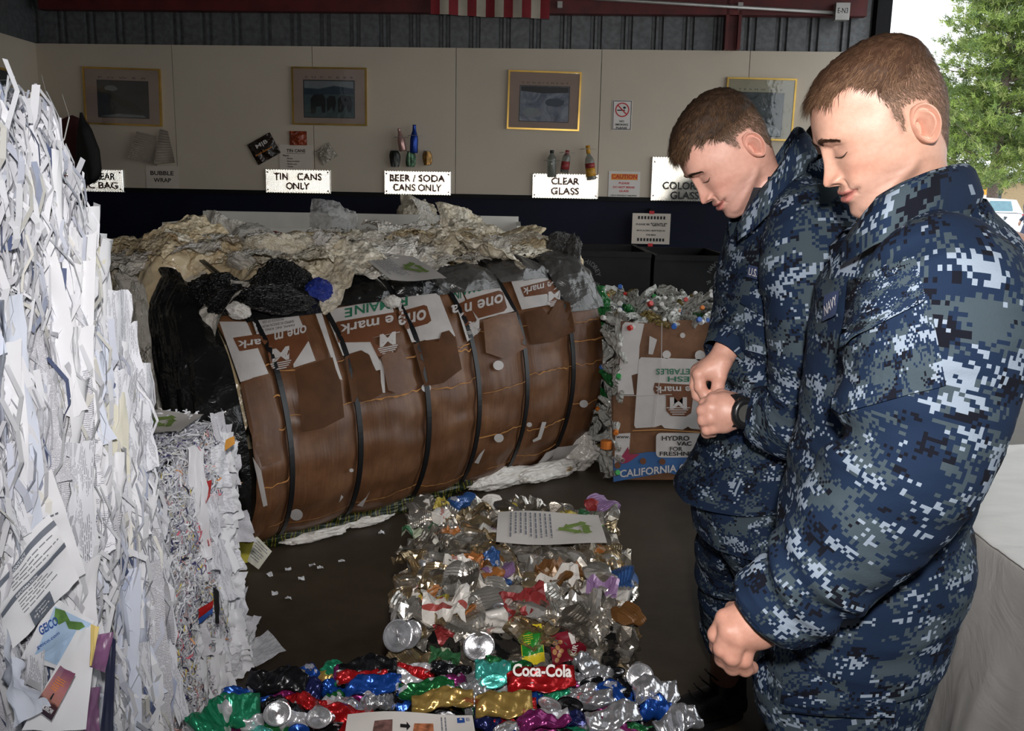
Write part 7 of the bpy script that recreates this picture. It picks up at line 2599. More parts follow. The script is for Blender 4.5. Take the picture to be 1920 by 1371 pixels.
# near hand (back of the hand to the camera, fingers curled)
YH = 1.24
W_ = hk(1462, 1155, YH); pm = hk(1418, 1172, YH)
ch = [(.01, [(hk(1500, 1120, YH + .005), .029), (hk(1466, 1150, YH), .027), (hk(1440, 1165, YH), .030)])]
ch += [(.016, [(hk(1452, 1150, YH + .004), .021), (hk(1400, 1150, YH + .012), .021), (hk(1360, 1160, YH + .016), .0145)]), (.014, [(hk(1452, 1158, YH), .022), (hk(1400, 1170, YH), .021), (hk(1366, 1183, YH - .002), .0145)]),
       (.014, [(hk(1450, 1166, YH), .021), (hk(1412, 1184, YH - .004), .020), (hk(1386, 1196, YH - .008), .0145)]), (.014, [(hk(1450, 1172, YH + .004), .020), (hk(1424, 1192, YH + .002), .019), (hk(1405, 1205, YH), .0135)])]
fing = [((1360, 1160, .016), (1344, 1190, .020), (1347, 1212, .040), (1360, 1214, .056)), ((1366, 1183, -.002), (1355, 1216, .002), (1357, 1235, .022), (1370, 1236, .044)), ((1386, 1196, -.008), (1373, 1231, -.004), (1374, 1250, .014), (1387, 1249, .036)), ((1405, 1205, .0), (1395, 1237, .002), (1397, 1254, .016), (1409, 1252, .034))]
kn = []
for (a, b, c, d), rr0 in zip(fing, (.0135, .0138, .0135, .0122)):
    Q = [hk(p[0], p[1], YH + p[2]) for p in (a, b, c, d)]
    kn += [Q[0], Q[1]]
    ch.append((.004, [(Q[0], rr0), (Q[1], rr0 * .97), (Q[2], rr0 * .95), (Q[3], rr0 * .85)]))
ch.append((.010, [(hk(1440, 1150, YH + .03), .017), (hk(1398, 1160, YH + .055), .0145), (hk(1372, 1185, YH + .060), .0125), (hk(1366, 1204, YH + .056), .011)]))
hV, hF = sdf_limbs(ch, .0020)
hC = skin_cols(hV, (.54, .27, .195), kn)
# rest of the body under the cloth
S0, E0 = hk(1745, 500, 1.22), hk(1690, 870, 1.19)
aV, aF = tube_body([hk(1772, 560, 1.20), hk(1748, 700, 1.185), hk(1700, 860, 1.175), hk(1620, 975, 1.19), hk(1500, 1120, YH)], [.045, .045, .04, .038, .028])
S1 = hk(1700, 500, 1.66); E1 = hk(1640, 800, 1.72); W1 = hk(1560, 960, 1.62)
bV, bF = tube_body([hk(1715, 540, 1.60), hk(1660, 700, 1.61), hk(1630, 850, 1.60), hk(1580, 940, 1.57)], [.04, .042, .035, .03])
tV, tF = tube_body([hk(1735, 430, YR), hk(1718, 520, YR), hk(1696, 750, YR), hk(1650, 1000, YR), hk(1635, 1080, YR)], [.05, .09, .09, .09, .08])
feetR = [(at_y(1640, 1205, YR).x + .05, YR - .12, .10), (at_y(1640, 1205, YR).x + .03, YR + .13, .10)]
def shin(top, ft, r=(.055, .05, .042)):
    top, ft = np.array(top), np.array([ft[0], ft[1], .10])
    return tube_body([top, (top + ft) / 2, ft], list(r))


lV, lF = shin(hk(1556, 1290, YR - .10), feetR[0]); mV, mF = shin(hk(1556, 1290, YR + .10), feetR[1])
V, F, C = merge([(skR[0], skR[1], skR[2]), (hV, hF, hC)])
n0 = len(V)
for v, f in ((aV, aF), (bV, bF), (tV, tF), (lV, lF), (mV, mF)):
    F += [tuple(i + n0 for i in q) for q in f]; V = np.concatenate([V, v]); C = np.concatenate([C, np.ones((len(v), 3)) * np.array(SKR)]); n0 += len(v)
obj('body', V, F, M_SKIN, MANR, smooth=True, col=C)

# shirt
up = np.array([0, 0, 1.0])


def torso_rings(spec, Y, fw, lat, lean=0.0):
    K = []
    for px, py, ra, rb in spec:
        c = at_y(px, py, Y)
        a = fw * math.cos(lean) - up * math.sin(lean)
        K.append(ring(c, a, lat, rb, ra))
    return K


specR = [(1748, 392, .080, .072), (1736, 412, .110, .088), (1720, 440, .150, .105), (1716, 490, .195, .126), (1713, 570, .210, .145), (1712, 650, .208, .157), (1684, 740, .196, .146), (1652, 850, .184, .136), (1632, 950, .180, .134), (1630, 1060, .186, .146), (1604, 1150, .190, .140), (1592, 1203, .190, .136)]
K = torso_rings(specR, YR, fR, lR, math.radians(14))
sV, sF, sUV, SP, SN = loft(K, 170, 150, fold=.010, seed=3, extra=lambda th, v, P: .009 * np.sin(v * 60 + 2 * np.cos(th * 2)) * gs(v - .62, .10) * (.5 - .5 * np.cos(th)) + .003 * sm(v, .975, .985))
shirtR = obj('shirt', sV, sF, CAMO_R, MANR, smooth=True, uv=sUV)
# near sleeve
K = ring_path([hk(1738, 452, 1.30), hk(1760, 512, 1.225), hk(1764, 596, 1.20), hk(1744, 700, 1.185), hk(1700, 860, 1.175), hk(1620, 975, 1.19), hk(1530, 1068, 1.21), hk(1468, 1128, 1.232), hk(1436, 1156, 1.24)],
              [.052, .088, .101, .102, .094, .082, .070, .060, .052])
vV, vF, vUV, VP, VN = loft(K, 170, 110, fold=.011, seed=8, ffreq=(3.5, 8.0), extra=lambda th, v, P: .012 * np.sin(v * 46 + 2.2 * np.cos(th)) * gs(v - .50, .12) * (.5 + .5 * np.cos(th - 2.4)) + .006 * np.sin(v * 80 + th * 2) * gs(v - .86, .07) + .003 * sm(v, .93, .94) - .004 * sm(v, .985, 1))
nsV, nsF = vV, vF
obj('sleeve', vV, vF, CAMO_R, MANR, smooth=True, uv=vUV + np.array([.7, .2]))
K = ring_path([hk(1735, 440, 1.56), hk(1715, 510, 1.60), hk(1660, 700, 1.61), hk(1630, 850, 1.60), hk(1590, 930, 1.58), hk(1555, 980, 1.55)], [.06, .09, .09, .08, .07, .055])
vV, vF, vUV, _, _ = loft(K, 90, 60, fold=.010, seed=18)
obj('sleeve', vV, vF, CAMO_R, MANR, smooth=True, uv=vUV + np.array([1.7, .9]))


def collar(parent, pts, Y_off, h, mat, seed=0, flare=.02, th=.004, closed=False, name='collar'):
    """stand-and-fall collar: band following 3D points, rising h, with an outer leaf"""
    pts = np.array(pts, float)
    k = cat_rows(pts, 60)
    n = len(k)
    ctr = k.mean(0)
    rad = k - ctr; rad[:, 2] = 0
    rad /= np.linalg.norm(rad, axis=1)[:, None]
    V, uv = [], []
    prof = [(0, -.01), (.002, h * .5), (.004, h), (.010, h * 1.02), (.014 + flare * .4, h * .6), (.016 + flare, -.020), (.014 + flare * .9, -.052)]
    for j, (o, z) in enumerate(prof):
        for i in range(n):
            e = min(1, min(i, n - 1 - i) / 6)
            V.append(k[i] + rad[i] * o + np.array([0, 0, z * (.35 + .65 * e) if z > 0 else z]) + rad[i] * .003 * math.sin(i * .9 + j))
            uv.append((i * .007, j * .02))
    return obj(name, V, grid_faces(n, len(prof)), mat, parent, smooth=True, uv=np.array(uv) + seed)


cR = [hk(1618, 432, 1.40), hk(1655, 392, 1.32), hk(1722, 358, 1.31), hk(1772, 340, 1.36), hk(1798, 334, 1.45), hk(1776, 345, 1.54), hk(1720, 372, 1.58), hk(1650, 410, 1.53), hk(1612, 440, 1.46)]
collar(MANR, cR, 0, .022, CAMO_R, 2.2, .026)
# undershirt glimpsed at the throat
K = torso_rings([(1690, 372, .062, .058), (1700, 400, .075, .066), (1712, 440, .10, .08)], YR, fR, lR, .3)
vV, vF, vUV, _, _ = loft(K, 16, 50, fold=.002)
obj('undershirt', vV, vF, M_TEE, MANR, smooth=True)


def on_grid(G, N, j, i, off):
    return G[j % G.shape[0], i % G.shape[1]] + N[j % G.shape[0], i % G.shape[1]] * off


def proj_patch(parent, poly, Gv, Gf, off, mat, name, uvs=0.0, thick=True, n=14, uscale=None):
    """flat cloth piece (pocket, flap, tape) laid on a garment: pixel quad (tl,tr,br,bl) cast on to the garment"""
    bv = BVHTree.FromPolygons(np.asarray(Gv).tolist(), np.asarray(Gf).tolist())
    U, V_ = np.meshgrid(np.linspace(0, 1, n), np.linspace(0, 1, n))
    q = np.array(poly, float)
    XY = (q[0] * (1 - U[..., None]) + q[1] * U[..., None]) * (1 - V_[..., None]) + (q[3] * (1 - U[..., None]) + q[2] * U[..., None]) * V_[..., None]
    P, last = [], None
    for x, y in XY.reshape(-1, 2):
        rv = Vector(ray(x, y)).normalized()
        h = bv.ray_cast(Vector(_C), rv)
        if h[0] is None:
            p = last if last is not None else at_d(x, y, 1.3)
            nr = -rv
        else:
            nr = h[1] if h[1].dot(rv) < 0 else -h[1]
            p = h[0]
        last = p
        P.append(p - rv * off * .4 + nr * off)
    P = np.array([tuple(p) for p in P]).reshape(n, n, 3)
    for _ in range(2):
        P[1:-1, 1:-1] = (P[:-2, 1:-1] + P[2:, 1:-1] + P[1:-1, :-2] + P[1:-1, 2:]) / 4
    B = P + np.array(_C - P.mean((0, 1))) * -off * 1.1 / np.linalg.norm(_C - P.mean((0, 1)))
    w = np.linalg.norm(P[0, -1] - P[0, 0]); h_ = np.linalg.norm(P[-1, 0] - P[0, 0])
    f = grid_faces(n, n)
    rim = []
    edge = [(0, i) for i in range(n)] + [(i, n - 1) for i in range(1, n)] + [(n - 1, i) for i in range(n - 2, -1, -1)] + [(i, 0) for i in range(n - 2, 0, -1)]
    idx = [a * n + b for a, b in edge]
    for a, b in zip(idx, idx[1:] + idx[:1]): rim.append([a, b, b + n * n, a + n * n])
    VV = np.concatenate([P.reshape(-1, 3), B.reshape(-1, 3)])
    FF = np.concatenate([f, np.array(rim)])
    uv = np.stack([U * w + uvs, V_ * h_ + uvs], -1).reshape(-1, 2)
    o = obj(name, VV, FF, mat, parent, smooth=False, uv=np.concatenate([uv, uv]))

    def fn(x, y, off2=.002):
        x, y = min(1, max(0, x)), min(1, max(0, y))
        i, j = min(n - 2, int(x * (n - 1))), min(n - 2, int(y * (n - 1)))
        a, b = x * (n - 1) - i, y * (n - 1) - j
        p = (P[j, i] * (1 - a) + P[j, i + 1] * a) * (1 - b) + (P[j + 1, i] * (1 - a) + P[j + 1, i + 1] * a) * b
        d = _C - p
        return Vector(p + d / np.linalg.norm(d) * off2)
    return o, fn


UV_ = np.concatenate([sV, nsV]); UF_ = np.concatenate([sF, nsF + len(sV)])
po, _ = proj_patch(MANR, [(1588, 588), (1742, 555), (1772, 722), (1562, 778)], UV_, UF_, .004, CAMO_R, 'chest_pocket', 3.3)
proj_patch(MANR, [(1600, 530), (1722, 490), (1736, 562), (1588, 652)], UV_, UF_, .010, CAMO_R, 'pocket_flap', 5.1)
o, f = proj_patch(MANR, [(1552, 556), (1580, 545), (1574, 590), (1548, 604)], sV, sF, .006, plain('navy_tape', (.02, .035, .09), .9), 'name_tape')
words(o, f, 'NAVY', .5, .5, .8, .45, M_TAPE, rot=-.3)

# trousers
hp = [(1612, 1180), (1605, 1240)]
K = torso_rings([(1598, 1165, .160, .122), (1588, 1215, .172, .130), (1572, 1275, .174, .130), (1560, 1325, .165, .128)], YR, fR, lR, .05)
v1, f1, u1, _, _ = loft(K, 50, 110, fold=.006, seed=31)
obj('trousers', v1, f1, CAMO_R, MANR, smooth=True, uv=u1 + np.array([2.1, 3.3]))
for k, (c0, ft) in enumerate((((1554, 1260), feetR[0]), ((1554, 1260), feetR[1]))):
    yy = YR + (-.10 if k == 0 else .10)
    top = np.array(at_y(c0[0], c0[1], yy))
    pts = [top, top * .66 + np.array(ft) * .34, top * .34 + np.array(ft) * .66, np.array(ft) + np.array([0, 0, .14])]
    K = ring_path(pts, [.108, .094, .085, .075], ref=lR, flat=.92)
    vV, vF, vUV, LP, LN = loft(K, 100, 80, fold=.012, seed=41 + k, extra=elbow_folds(.45, .010, 18))
    obj('trouser_leg', vV, vF, CAMO_R, MANR, smooth=True, uv=vUV + np.array([3.1 + k, .3]))
    if k == 0:
        proj_patch(MANR, [(1480, 1262), (1672, 1262), (1664, 1340), (1474, 1330)], np.concatenate([vV, v1]), np.concatenate([vF, f1 + len(vV)]), .012, CAMO_R, 'pocket_flap', 7.7)


def boot(parent, heel, direction, name='boot', shaft=.24, lean=(0, 0, 0)):
    """lace-up boot: heel position on the floor, unit direction to the toe"""
    d = np.array([direction[0], direction[1], 0.0]); d /= np.linalg.norm(d)
    s = np.array([-d[1], d[0], 0])
    h = np.array([heel[0], heel[1], 0.0])
    # upper: rings along the foot then up the shaft
    V = []
    rows = [(-.005, .030, .020, .028), (.0, .045, .034, .040), (.05, .055, .041, .052), (.12, .052, .046, .048), (.19, .044, .049, .040), (.25, .036, .046, .031), (.285, .030, .032, .022), (.295, .028, .012, .012)]
    K = [ring(h + d * x + up * (z + .012), s, up, w, t) for x, z, w, t in rows]
    v, f, uv, _, _ = loft(K, 50, 40, fold=.0015, seed=2)
    parts = [(v, f)]
    K = [ring(h + d * .055 + up * .06, d, s, .064, .043), ring(h + d * .052 + up * .11, d, s, .058, .042), ring(h + d * .050 + up * .17, d, s, .056, .045), ring(h + d * .050 + up * shaft, d, s, .060, .050)]
    v2, f2, _, _, _ = loft(K, 30, 40, fold=.003, seed=4)
    root_v = np.concatenate([v, v2]); root_f = np.concatenate([f, f2 + len(v)])
    b = obj(name, root_v, root_f, M_BOOT, parent, smooth=True)
    n = 24
    out = []
    for k in range(n):
        a = 2 * PI * k / n
        x = .145 + .160 * math.cos(a) * (1 if math.cos(a) > 0 else .98)
        w = .046 * math.sin(a) * (1 + .15 * math.cos(a) * (1 if math.cos(a) > 0 else 1.2)) * (1 - .10 * math.exp(-((x - .12) / .04) ** 2))
        out.append(h + d * x + s * w)
    V = [p + up * z for z in (.0, .022, .030) for p in out]
    F = [tuple(q) for q in grid_faces(n, 3, True).tolist()] + [tuple(range(n))[::-1], tuple(2 * n + k for k in range(n))]
    obj('sole', V, F, M_SOLE, b)
    mb = MB()
    for q in range(6):
        x, z = .165 - .018 * q, .100 + .020 * q
        c = h + d * x + up * z
        mb.tube([c - s * .035, c + d * .012 + up * .008, c + s * .035], .0028, 5)
    obj('laces', mb.v, mb.f, M_SOLE, b)
    return b


for ft in feetR: boot(MANR, (ft[0] + .05, ft[1]), (-1, .05))

# ---------------------------------------------------------------- left-hand man, bowed over, checking his hands
YL = 2.00
fL = np.array([-1.0, -.10, 0]); fL /= np.linalg.norm(fL)
lL = np.cross([0, 0, 1.0], fL)
fx = at_z(1362, 1343, 0)
MANL = empty('person', (fx.x + .05, fx.y - .1, 0), 'person in blue digital camouflage with dark cropped hair, head bowed over his hands', 'person')
SKL = (.60, .325, .25)
ear = at_y(1404, 286, YL - .07)
HM = head((ear.x, YL, ear.z), (-.998, -.05), math.radians(46), math.radians(3))
skL = build_head(MANL, HM, 'L', SKL, [(.030, .017, .010), (.13, .072, .038), (.17, .12, .085)], 19000, scale=.98, neck_bend=-.30)
YA = 1.86                                               # near hand, back to the camera, watch on the wrist
ch = [(.01, [(hk(1424, 770, YA + .02), .027), (hk(1392, 769, YA), .026), (hk(1372, 772, YA), .029)])]
for (x0, y0, x1, y1, z0, z1) in ((1376, 758, 1337, 750, .006, .012), (1374, 766, 1332, 764, 0, 0), (1374, 776, 1332, 784, 0, -.002), (1376, 786, 1338, 802, .004, .004)):
    ch.append((.014, [(hk(x0, y0, YA + z0), .021), (hk((x0 + x1) / 2, (y0 + y1) / 2, YA + (z0 + z1) / 2), .021), (hk(x1, y1, YA + z1), .014)]))
kn = []
for (a, b, c, d), r0 in zip((((1337, 750, .012), (1322, 757, .022), (1324, 768, .045), (1334, 772, .055)), ((1332, 764, 0), (1318, 770, .008), (1320, 782, .032), (1330, 786, .046)), ((1332, 784, -.002), (1319, 788, .006), (1322, 798, .030), (1332, 800, .042)), ((1338, 802, .004), (1326, 806, .008), (1325, 812, .026), (1336, 812, .038))), (.0135, .0138, .0132, .012)):
    Q = [hk(p[0], p[1], YA + p[2]) for p in (a, b, c, d)]
    kn += [Q[0], Q[1]]
    ch.append((.004, [(Q[0], r0), (Q[1], r0 * .97), (Q[2], r0 * .95), (Q[3], r0 * .85)]))
ch.append((.009, [(hk(1380, 752, YA + .025), .017), (hk(1352, 742, YA + .035), .0145), (hk(1336, 746, YA + .045), .012), (hk(1328, 753, YA + .05), .0105)]))
h1V, h1F = sdf_limbs(ch, .0023)
h1C = skin_cols(h1V, (.54, .285, .215), kn)
YB = 1.98                                               # far hand, fingers and thumb pinching downwards
ch = [(.01, [(hk(1362, 655, YB + .01), .028), (hk(1350, 676, YB), .027), (hk(1338, 690, YB), .028)])]
for (x0, y0, x1, y1, z) in ((1340, 690, 1311, 702, -.012), (1336, 688, 1307, 698, .008), (1338, 686, 1308, 694, .026), (1342, 684, 1313, 692, .044)):
    ch.append((.014, [(hk(x0, y0, YB + z), .021), (hk((x0 + x1) / 2, (y0 + y1) / 2, YB + z), .019), (hk(x1, y1, YB + z), .0145)]))
for pts, r0 in ((((1311, 702, -.012), (1313, 726, -.016), (1322, 741, -.018), (1332, 749, -.016)), .0135), (((1307, 698, .008), (1304, 724, .006), (1308, 741, .004), (1322, 753, .000)), .0138), (((1308, 694, .026), (1304, 720, .028), (1308, 738, .026), (1318, 748, .02)), .013), (((1313, 692, .044), (1310, 714, .046), (1313, 730, .044), (1320, 738, .04)), .012)):
    ch.append((.004, [(hk(p[0], p[1], YB + p[2]), r0 * s_) for p, s_ in zip(pts, (1, .96, .92, .80))]))
ch.append((.008, [(hk(1354, 682, YB - .015), .019), (hk(1349, 706, YB - .025), .0155), (hk(1346, 726, YB - .026), .0140), (hk(1341, 744, YB - .024), .0115)]))
h2V, h2F = sdf_limbs(ch, .0023)
h2C = skin_cols(h2V, (.56, .295, .22), [hk(1311, 702, YB - .012), hk(1313, 726, YB - .016)])
V, F, C = merge([(skL[0], skL[1], skL[2]), (h1V, h1F, h1C), (h2V, h2F, h2C)])
n0 = len(V)
footF = np.array([fx.x - .015, fx.y]); footN = np.array([fx.x + .14, fx.y - .24])
for v, f in (tube_body([hk(1520, 470, 1.82), hk(1528, 700, 1.78), hk(1490, 785, 1.80), hk(1424, 770, YA + .02)], [.04, .042, .038, .027]), tube_body([hk(1425, 470, 2.20), hk(1400, 580, 2.15), hk(1362, 655, YB + .01)], [.04, .04, .027]),
             tube_body([hk(1484, 370, YL + .02), hk(1478, 450, YL + .04), hk(1460, 650, YL + .07), hk(1442, 820, YL + .1)], [.06, .09, .09, .08]),
             shin(hk(1394, 980, 2.21), footF), shin(hk(1430, 980, 2.03), footN)):
    F += [tuple(i + n0 for i in q) for q in f]; V = np.concatenate([V, v]); C = np.concatenate([C, np.ones((len(v), 3)) * np.array(SKL)]); n0 += len(v)
obj('body', V, F, M_SKIN, MANL, smooth=True, col=C)
# watch
wc, wd = np.array(hk(1378, 770, YA)), np.array(hk(1424, 770, YA + .02)) - np.array(hk(1372, 772, YA))
wd /= np.linalg.norm(wd)
K = ring_path([wc - wd * .014, wc - wd * .012, wc + wd * .012, wc + wd * .014], [.031, .0345, .0345, .031])
vV, vF, _, _, _ = loft(K, 12, 32, fold=0)
wt = obj('wristwatch', vV, vF, M_WATCH, MANL, smooth=True)
wn = np.array([-.15, -1, .1]); wn = wn - (wn @ wd) * wd; wn /= np.linalg.norm(wn)
mw = Matrix((Vector(np.cross(wn, wd)), Vector(wd), Vector(wn))).transposed().to_4x4()
cw = Matrix.Translation(Vector(wc + wn * .032)) @ mw @ Matrix.Scale(1.25, 4)
mb = MB(); mb.lathe([(.021, -.004), (.024, .0), (.0235, .007), (.019, .0105), (.017, .010)], 16, cw @ Matrix.Diagonal((1.12, .95, 1, 1))); mb.build('watch_case', M_WATCH, wt, smooth=True)
mb = MB(); mb.lathe([(.015, .0100), (.015, .0108), (.001, .0109)], 16, cw); mb.build('watch_face', M_LCD, wt)
for a in (.6, 2.5, 3.7, 5.7):
    mb = MB(); mb.lathe([(.003, 0), (.003, .003), (.002, .004)], 8, cw @ Matrix.Translation((.024 * math.cos(a), .021 * math.sin(a), .003))); mb.build('watch_button', M_WATCH, wt)

specL = [(1482, 310, .080, .066), (1484, 330, .105, .080), (1490, 360, .165, .100), (1488, 410, .205, .122), (1482, 480, .212, .138), (1474, 560, .206, .146), (1462, 640, .198, .142), (1450, 720, .188, .136), (1440, 800, .188, .136), (1432, 860, .195, .140), (1424, 905, .20, .145)]
K = []
for i, (px, py, ra, rb) in enumerate(specL):
    c = at_y(px, py, YL + .12 * (i / 10))
    ln = math.radians(22 - 1.5 * i)
    K.append(ring(c, fL * math.cos(ln) - up * math.sin(ln), lL, rb, ra))
lsV, lsF, lsUV, _, _ = loft(K, 160, 150, fold=.010, seed=13, extra=lambda th, v, P: .010 * np.sin(v * 55 + 2 * np.cos(th * 2)) * gs(v - .58, .09) * (.6 + .4 * np.cos(th)) + .05 * sm(v, .80, 1.0) * np.clip(np.cos(th), 0, 1) ** 2 + .003 * sm(v, .97, .98))
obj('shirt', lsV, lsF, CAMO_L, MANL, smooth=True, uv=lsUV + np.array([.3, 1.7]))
K = ring_path([hk(1500, 372, 1.90), hk(1518, 420, 1.83), hk(1522, 520, 1.80), hk(1530, 640, 1.78), hk(1528, 740, 1.78), hk(1490, 790, 1.80), hk(1452, 782, 1.84), hk(1416, 772, 1.865), hk(1406, 771, 1.868)], [.055, .085, .090, .086, .082, .072, .062, .050, .046])
vV, vF, vUV, _, _ = loft(K, 130, 90, fold=.011, seed=23, extra=elbow_folds(.62, .010, 22))
obj('sleeve', vV, vF, CAMO_L, MANL, smooth=True, uv=vUV + np.array([2.4, .4]))
K = ring_path([hk(1450, 380, 2.14), hk(1432, 430, 2.20), hk(1412, 520, 2.20), hk(1398, 590, 2.14), hk(1380, 628, 2.06), hk(1364, 655, 1.995), hk(1358, 664, 1.99)], [.06, .082, .082, .072, .058, .046, .042])
vV, vF, vUV, _, _ = loft(K, 110, 80, fold=.009, seed=27, extra=elbow_folds(.6, .008, 22))
obj('sleeve', vV, vF, CAMO_L, MANL, smooth=True, uv=vUV + np.array([4.4, 1.4]))
cL = [hk(1404, 405, 1.94), hk(1430, 375, 1.90), hk(1462, 330, 1.88), hk(1486, 285, 1.91), hk(1500, 270, 2.0), hk(1488, 262, 2.09), hk(1462, 300, 2.13), hk(1425, 360, 2.10), hk(1400, 402, 2.04)]
collar(MANL, cL, 0, .026, CAMO_L, 3.2, .024)
K = []
for px, py, ra, rb in ((1428, 352, .060, .055), (1444, 372, .075, .066), (1462, 405, .10, .085)):
    K.append(ring(at_y(px, py, YL), fL, lL, rb, ra))
vV, vF, vUV, _, _ = loft(K, 16, 50, fold=.002)
obj('undershirt', vV, vF, M_TEE, MANL, smooth=True)
o, f = proj_patch(MANL, [(1408, 498), (1458, 510), (1454, 530), (1404, 518)], lsV, lsF, .006, plain('navy_tape', (.02, .035, .09), .9), 'name_tape')
words(o, f, 'U.S. NAVY', .5, .5, .9, .6, M_TAPE)
proj_patch(MANL, [(1402, 548), (1470, 556), (1454, 600), (1394, 566)], lsV, lsF, .010, CAMO_L, 'pocket_flap', 6.3)
proj_patch(MANL, [(1398, 560), (1468, 572), (1462, 670), (1400, 655)], lsV, lsF, .004, CAMO_L, 'chest_pocket', 8.3)
proj_patch(MANL, [(1488, 480), (1560, 468), (1562, 540), (1500, 560)], vV, vF, .008, CAMO_L, 'pocket_flap', 2.9)
# trousers and boots
K = [ring(at_y(px, py, 2.10), fL, lL, rb, ra) for px, py, ra, rb in ((1420, 840, .165, .125), (1415, 900, .175, .132), (1408, 960, .172, .130), (1402, 1000, .165, .12))]
v1, f1, u1, _, _ = loft(K, 40, 100, fold=.008, seed=33)
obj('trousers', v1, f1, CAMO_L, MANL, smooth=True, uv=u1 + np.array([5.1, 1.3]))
for k, (c0, yy, ft) in enumerate((((1392, 950), 2.21, footF), ((1430, 950), 2.02, footN))):
    top = np.array(at_y(c0[0], c0[1], yy)); b = np.array([ft[0] + .01, ft[1], .235])
    pts = [top, top * .62 + b * .38 + np.array([-.012, 0, 0]), top * .30 + b * .70, b + np.array([0, 0, .03]), b + np.array([0, 0, -.02])]
    K = ring_path(pts, [.105, .092, .082, .078, .058], ref=lL, flat=.95)
    vV, vF, vUV, _, _ = loft(K, 100, 80, fold=.012, seed=51 + k, extra=elbow_folds(.42, .010, 18))
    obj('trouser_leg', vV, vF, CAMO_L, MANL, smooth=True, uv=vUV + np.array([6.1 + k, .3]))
boot(MANL, (footF[0] + .055, footF[1]), (-.93, -.36)); boot(MANL, (footN[0] + .055, footN[1]), (-.95, -.25))

# ---------------------------------------------------------------- third man, a sliver behind the bowed man's shoulder
px3 = at_y(1536, 285, 3.4)
MAN3 = empty('person', (px3.x + .05, 3.4, 0), 'person with black hair in dark clothes, half hidden behind the two men', 'person')
HM = head((px3.x + .045, 3.4, px3.z - .035), (-.6, -.8), .15)
sk3 = build_head(MAN3, HM, 'L', (.45, .24, .17), [(.010, .008, .007), (.03, .022, .018), (.04, .03, .025)], 3500, scale=1.0)
c3 = np.array([px3.x + .06, 3.43, 0])
K = [ring(c3 + up * z, np.array([.8, -.6, 0]), np.array([.6, .8, 0]), a, b) for z, a, b in ((px3.z - .16, .06, .06), (px3.z - .20, .15, .09), (px3.z - .25, .21, .12), (px3.z - .45, .22, .13), (px3.z - .75, .19, .12), (px3.z - .95, .19, .13), (.80, .17, .12))]
vV, vF, vUV, _, _ = loft(K, 80, 80, fold=.008, seed=61)
V, F, C = merge([(sk3[0], sk3[1], sk3[2])])
obj('body', V, F, M_SKIN, MAN3, smooth=True, col=C)
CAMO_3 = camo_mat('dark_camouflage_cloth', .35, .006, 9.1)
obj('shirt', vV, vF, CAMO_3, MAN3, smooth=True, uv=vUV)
for s_ in (-1, 1):
    a_ = np.array([.8, -.6, 0]) * s_
    K = ring_path([c3 + a_ * .19 + up * (px3.z - .26), c3 + a_ * .24 + up * (px3.z - .5), c3 + a_ * .23 + up * (px3.z - .75)], [.07, .07, .055])
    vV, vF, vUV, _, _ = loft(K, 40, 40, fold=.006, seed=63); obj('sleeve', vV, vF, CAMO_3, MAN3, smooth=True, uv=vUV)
    hv, hf = sdf_limbs([(.01, [(c3 + a_ * .23 + up * (px3.z - .74), .026), (c3 + a_ * .225 + up * (px3.z - .80), .03)])] + [(.004, [(c3 + a_ * .225 + np.array([.02 * q - .03, 0, 0]) + up * (px3.z - .80), .010), (c3 + a_ * .22 + np.array([.02 * q - .03, 0, 0]) + up * (px3.z - .875 + .006 * abs(q - 1.5)), .008)]) for q in range(4)] + [(.005, [(c3 + a_ * .225 + np.array([-.03, -.01, 0]) + up * (px3.z - .77), .011), (c3 + a_ * .22 + np.array([-.05, -.02, 0]) + up * (px3.z - .83), .009)])], .004)
    obj('hand', hv, hf, M_SKIN, MAN3, smooth=True, col=skin_cols(hv, (.45, .24, .17)))
    l0 = c3 + a_ * .09
    K = ring_path([l0 + up * .86, l0 + up * .45, l0 + up * .14], [.10, .08, .07])
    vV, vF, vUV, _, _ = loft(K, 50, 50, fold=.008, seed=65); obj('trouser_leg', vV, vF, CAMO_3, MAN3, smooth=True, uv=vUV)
    boot(MAN3, (l0[0] + .03, l0[1] + .04), (-.6, -.8))
# ================================================================ covered table by the doorway
t = NT('white_plastic_tablecloth')
v = t.coord('Object')
w1 = t.noise(v, 5, 4, .6, .6)
t.l(t.ramp(w1, [(.3, (.76, .73, .69)), (.7, (.84, .81, .77))]), t.b.inputs['Base Color'])
t.set(Roughness=.45)
t.bump(t.noise(t.coord('Object', scl3=(.5, .7, .7)), 6, 4, .6, 1.2), .28, .03)
M_CLOTH = t.m
TX0, TX1, TY0, TY1, TZ = 1.185, 1.96, 1.15, 3.02, .745
tb = empty('covered_table', ((TX0 + TX1) / 2, (TY0 + TY1) / 2, 0), 'long table under a creased white cloth beside the open doorway', 'table')
nu, nv = 120, 110
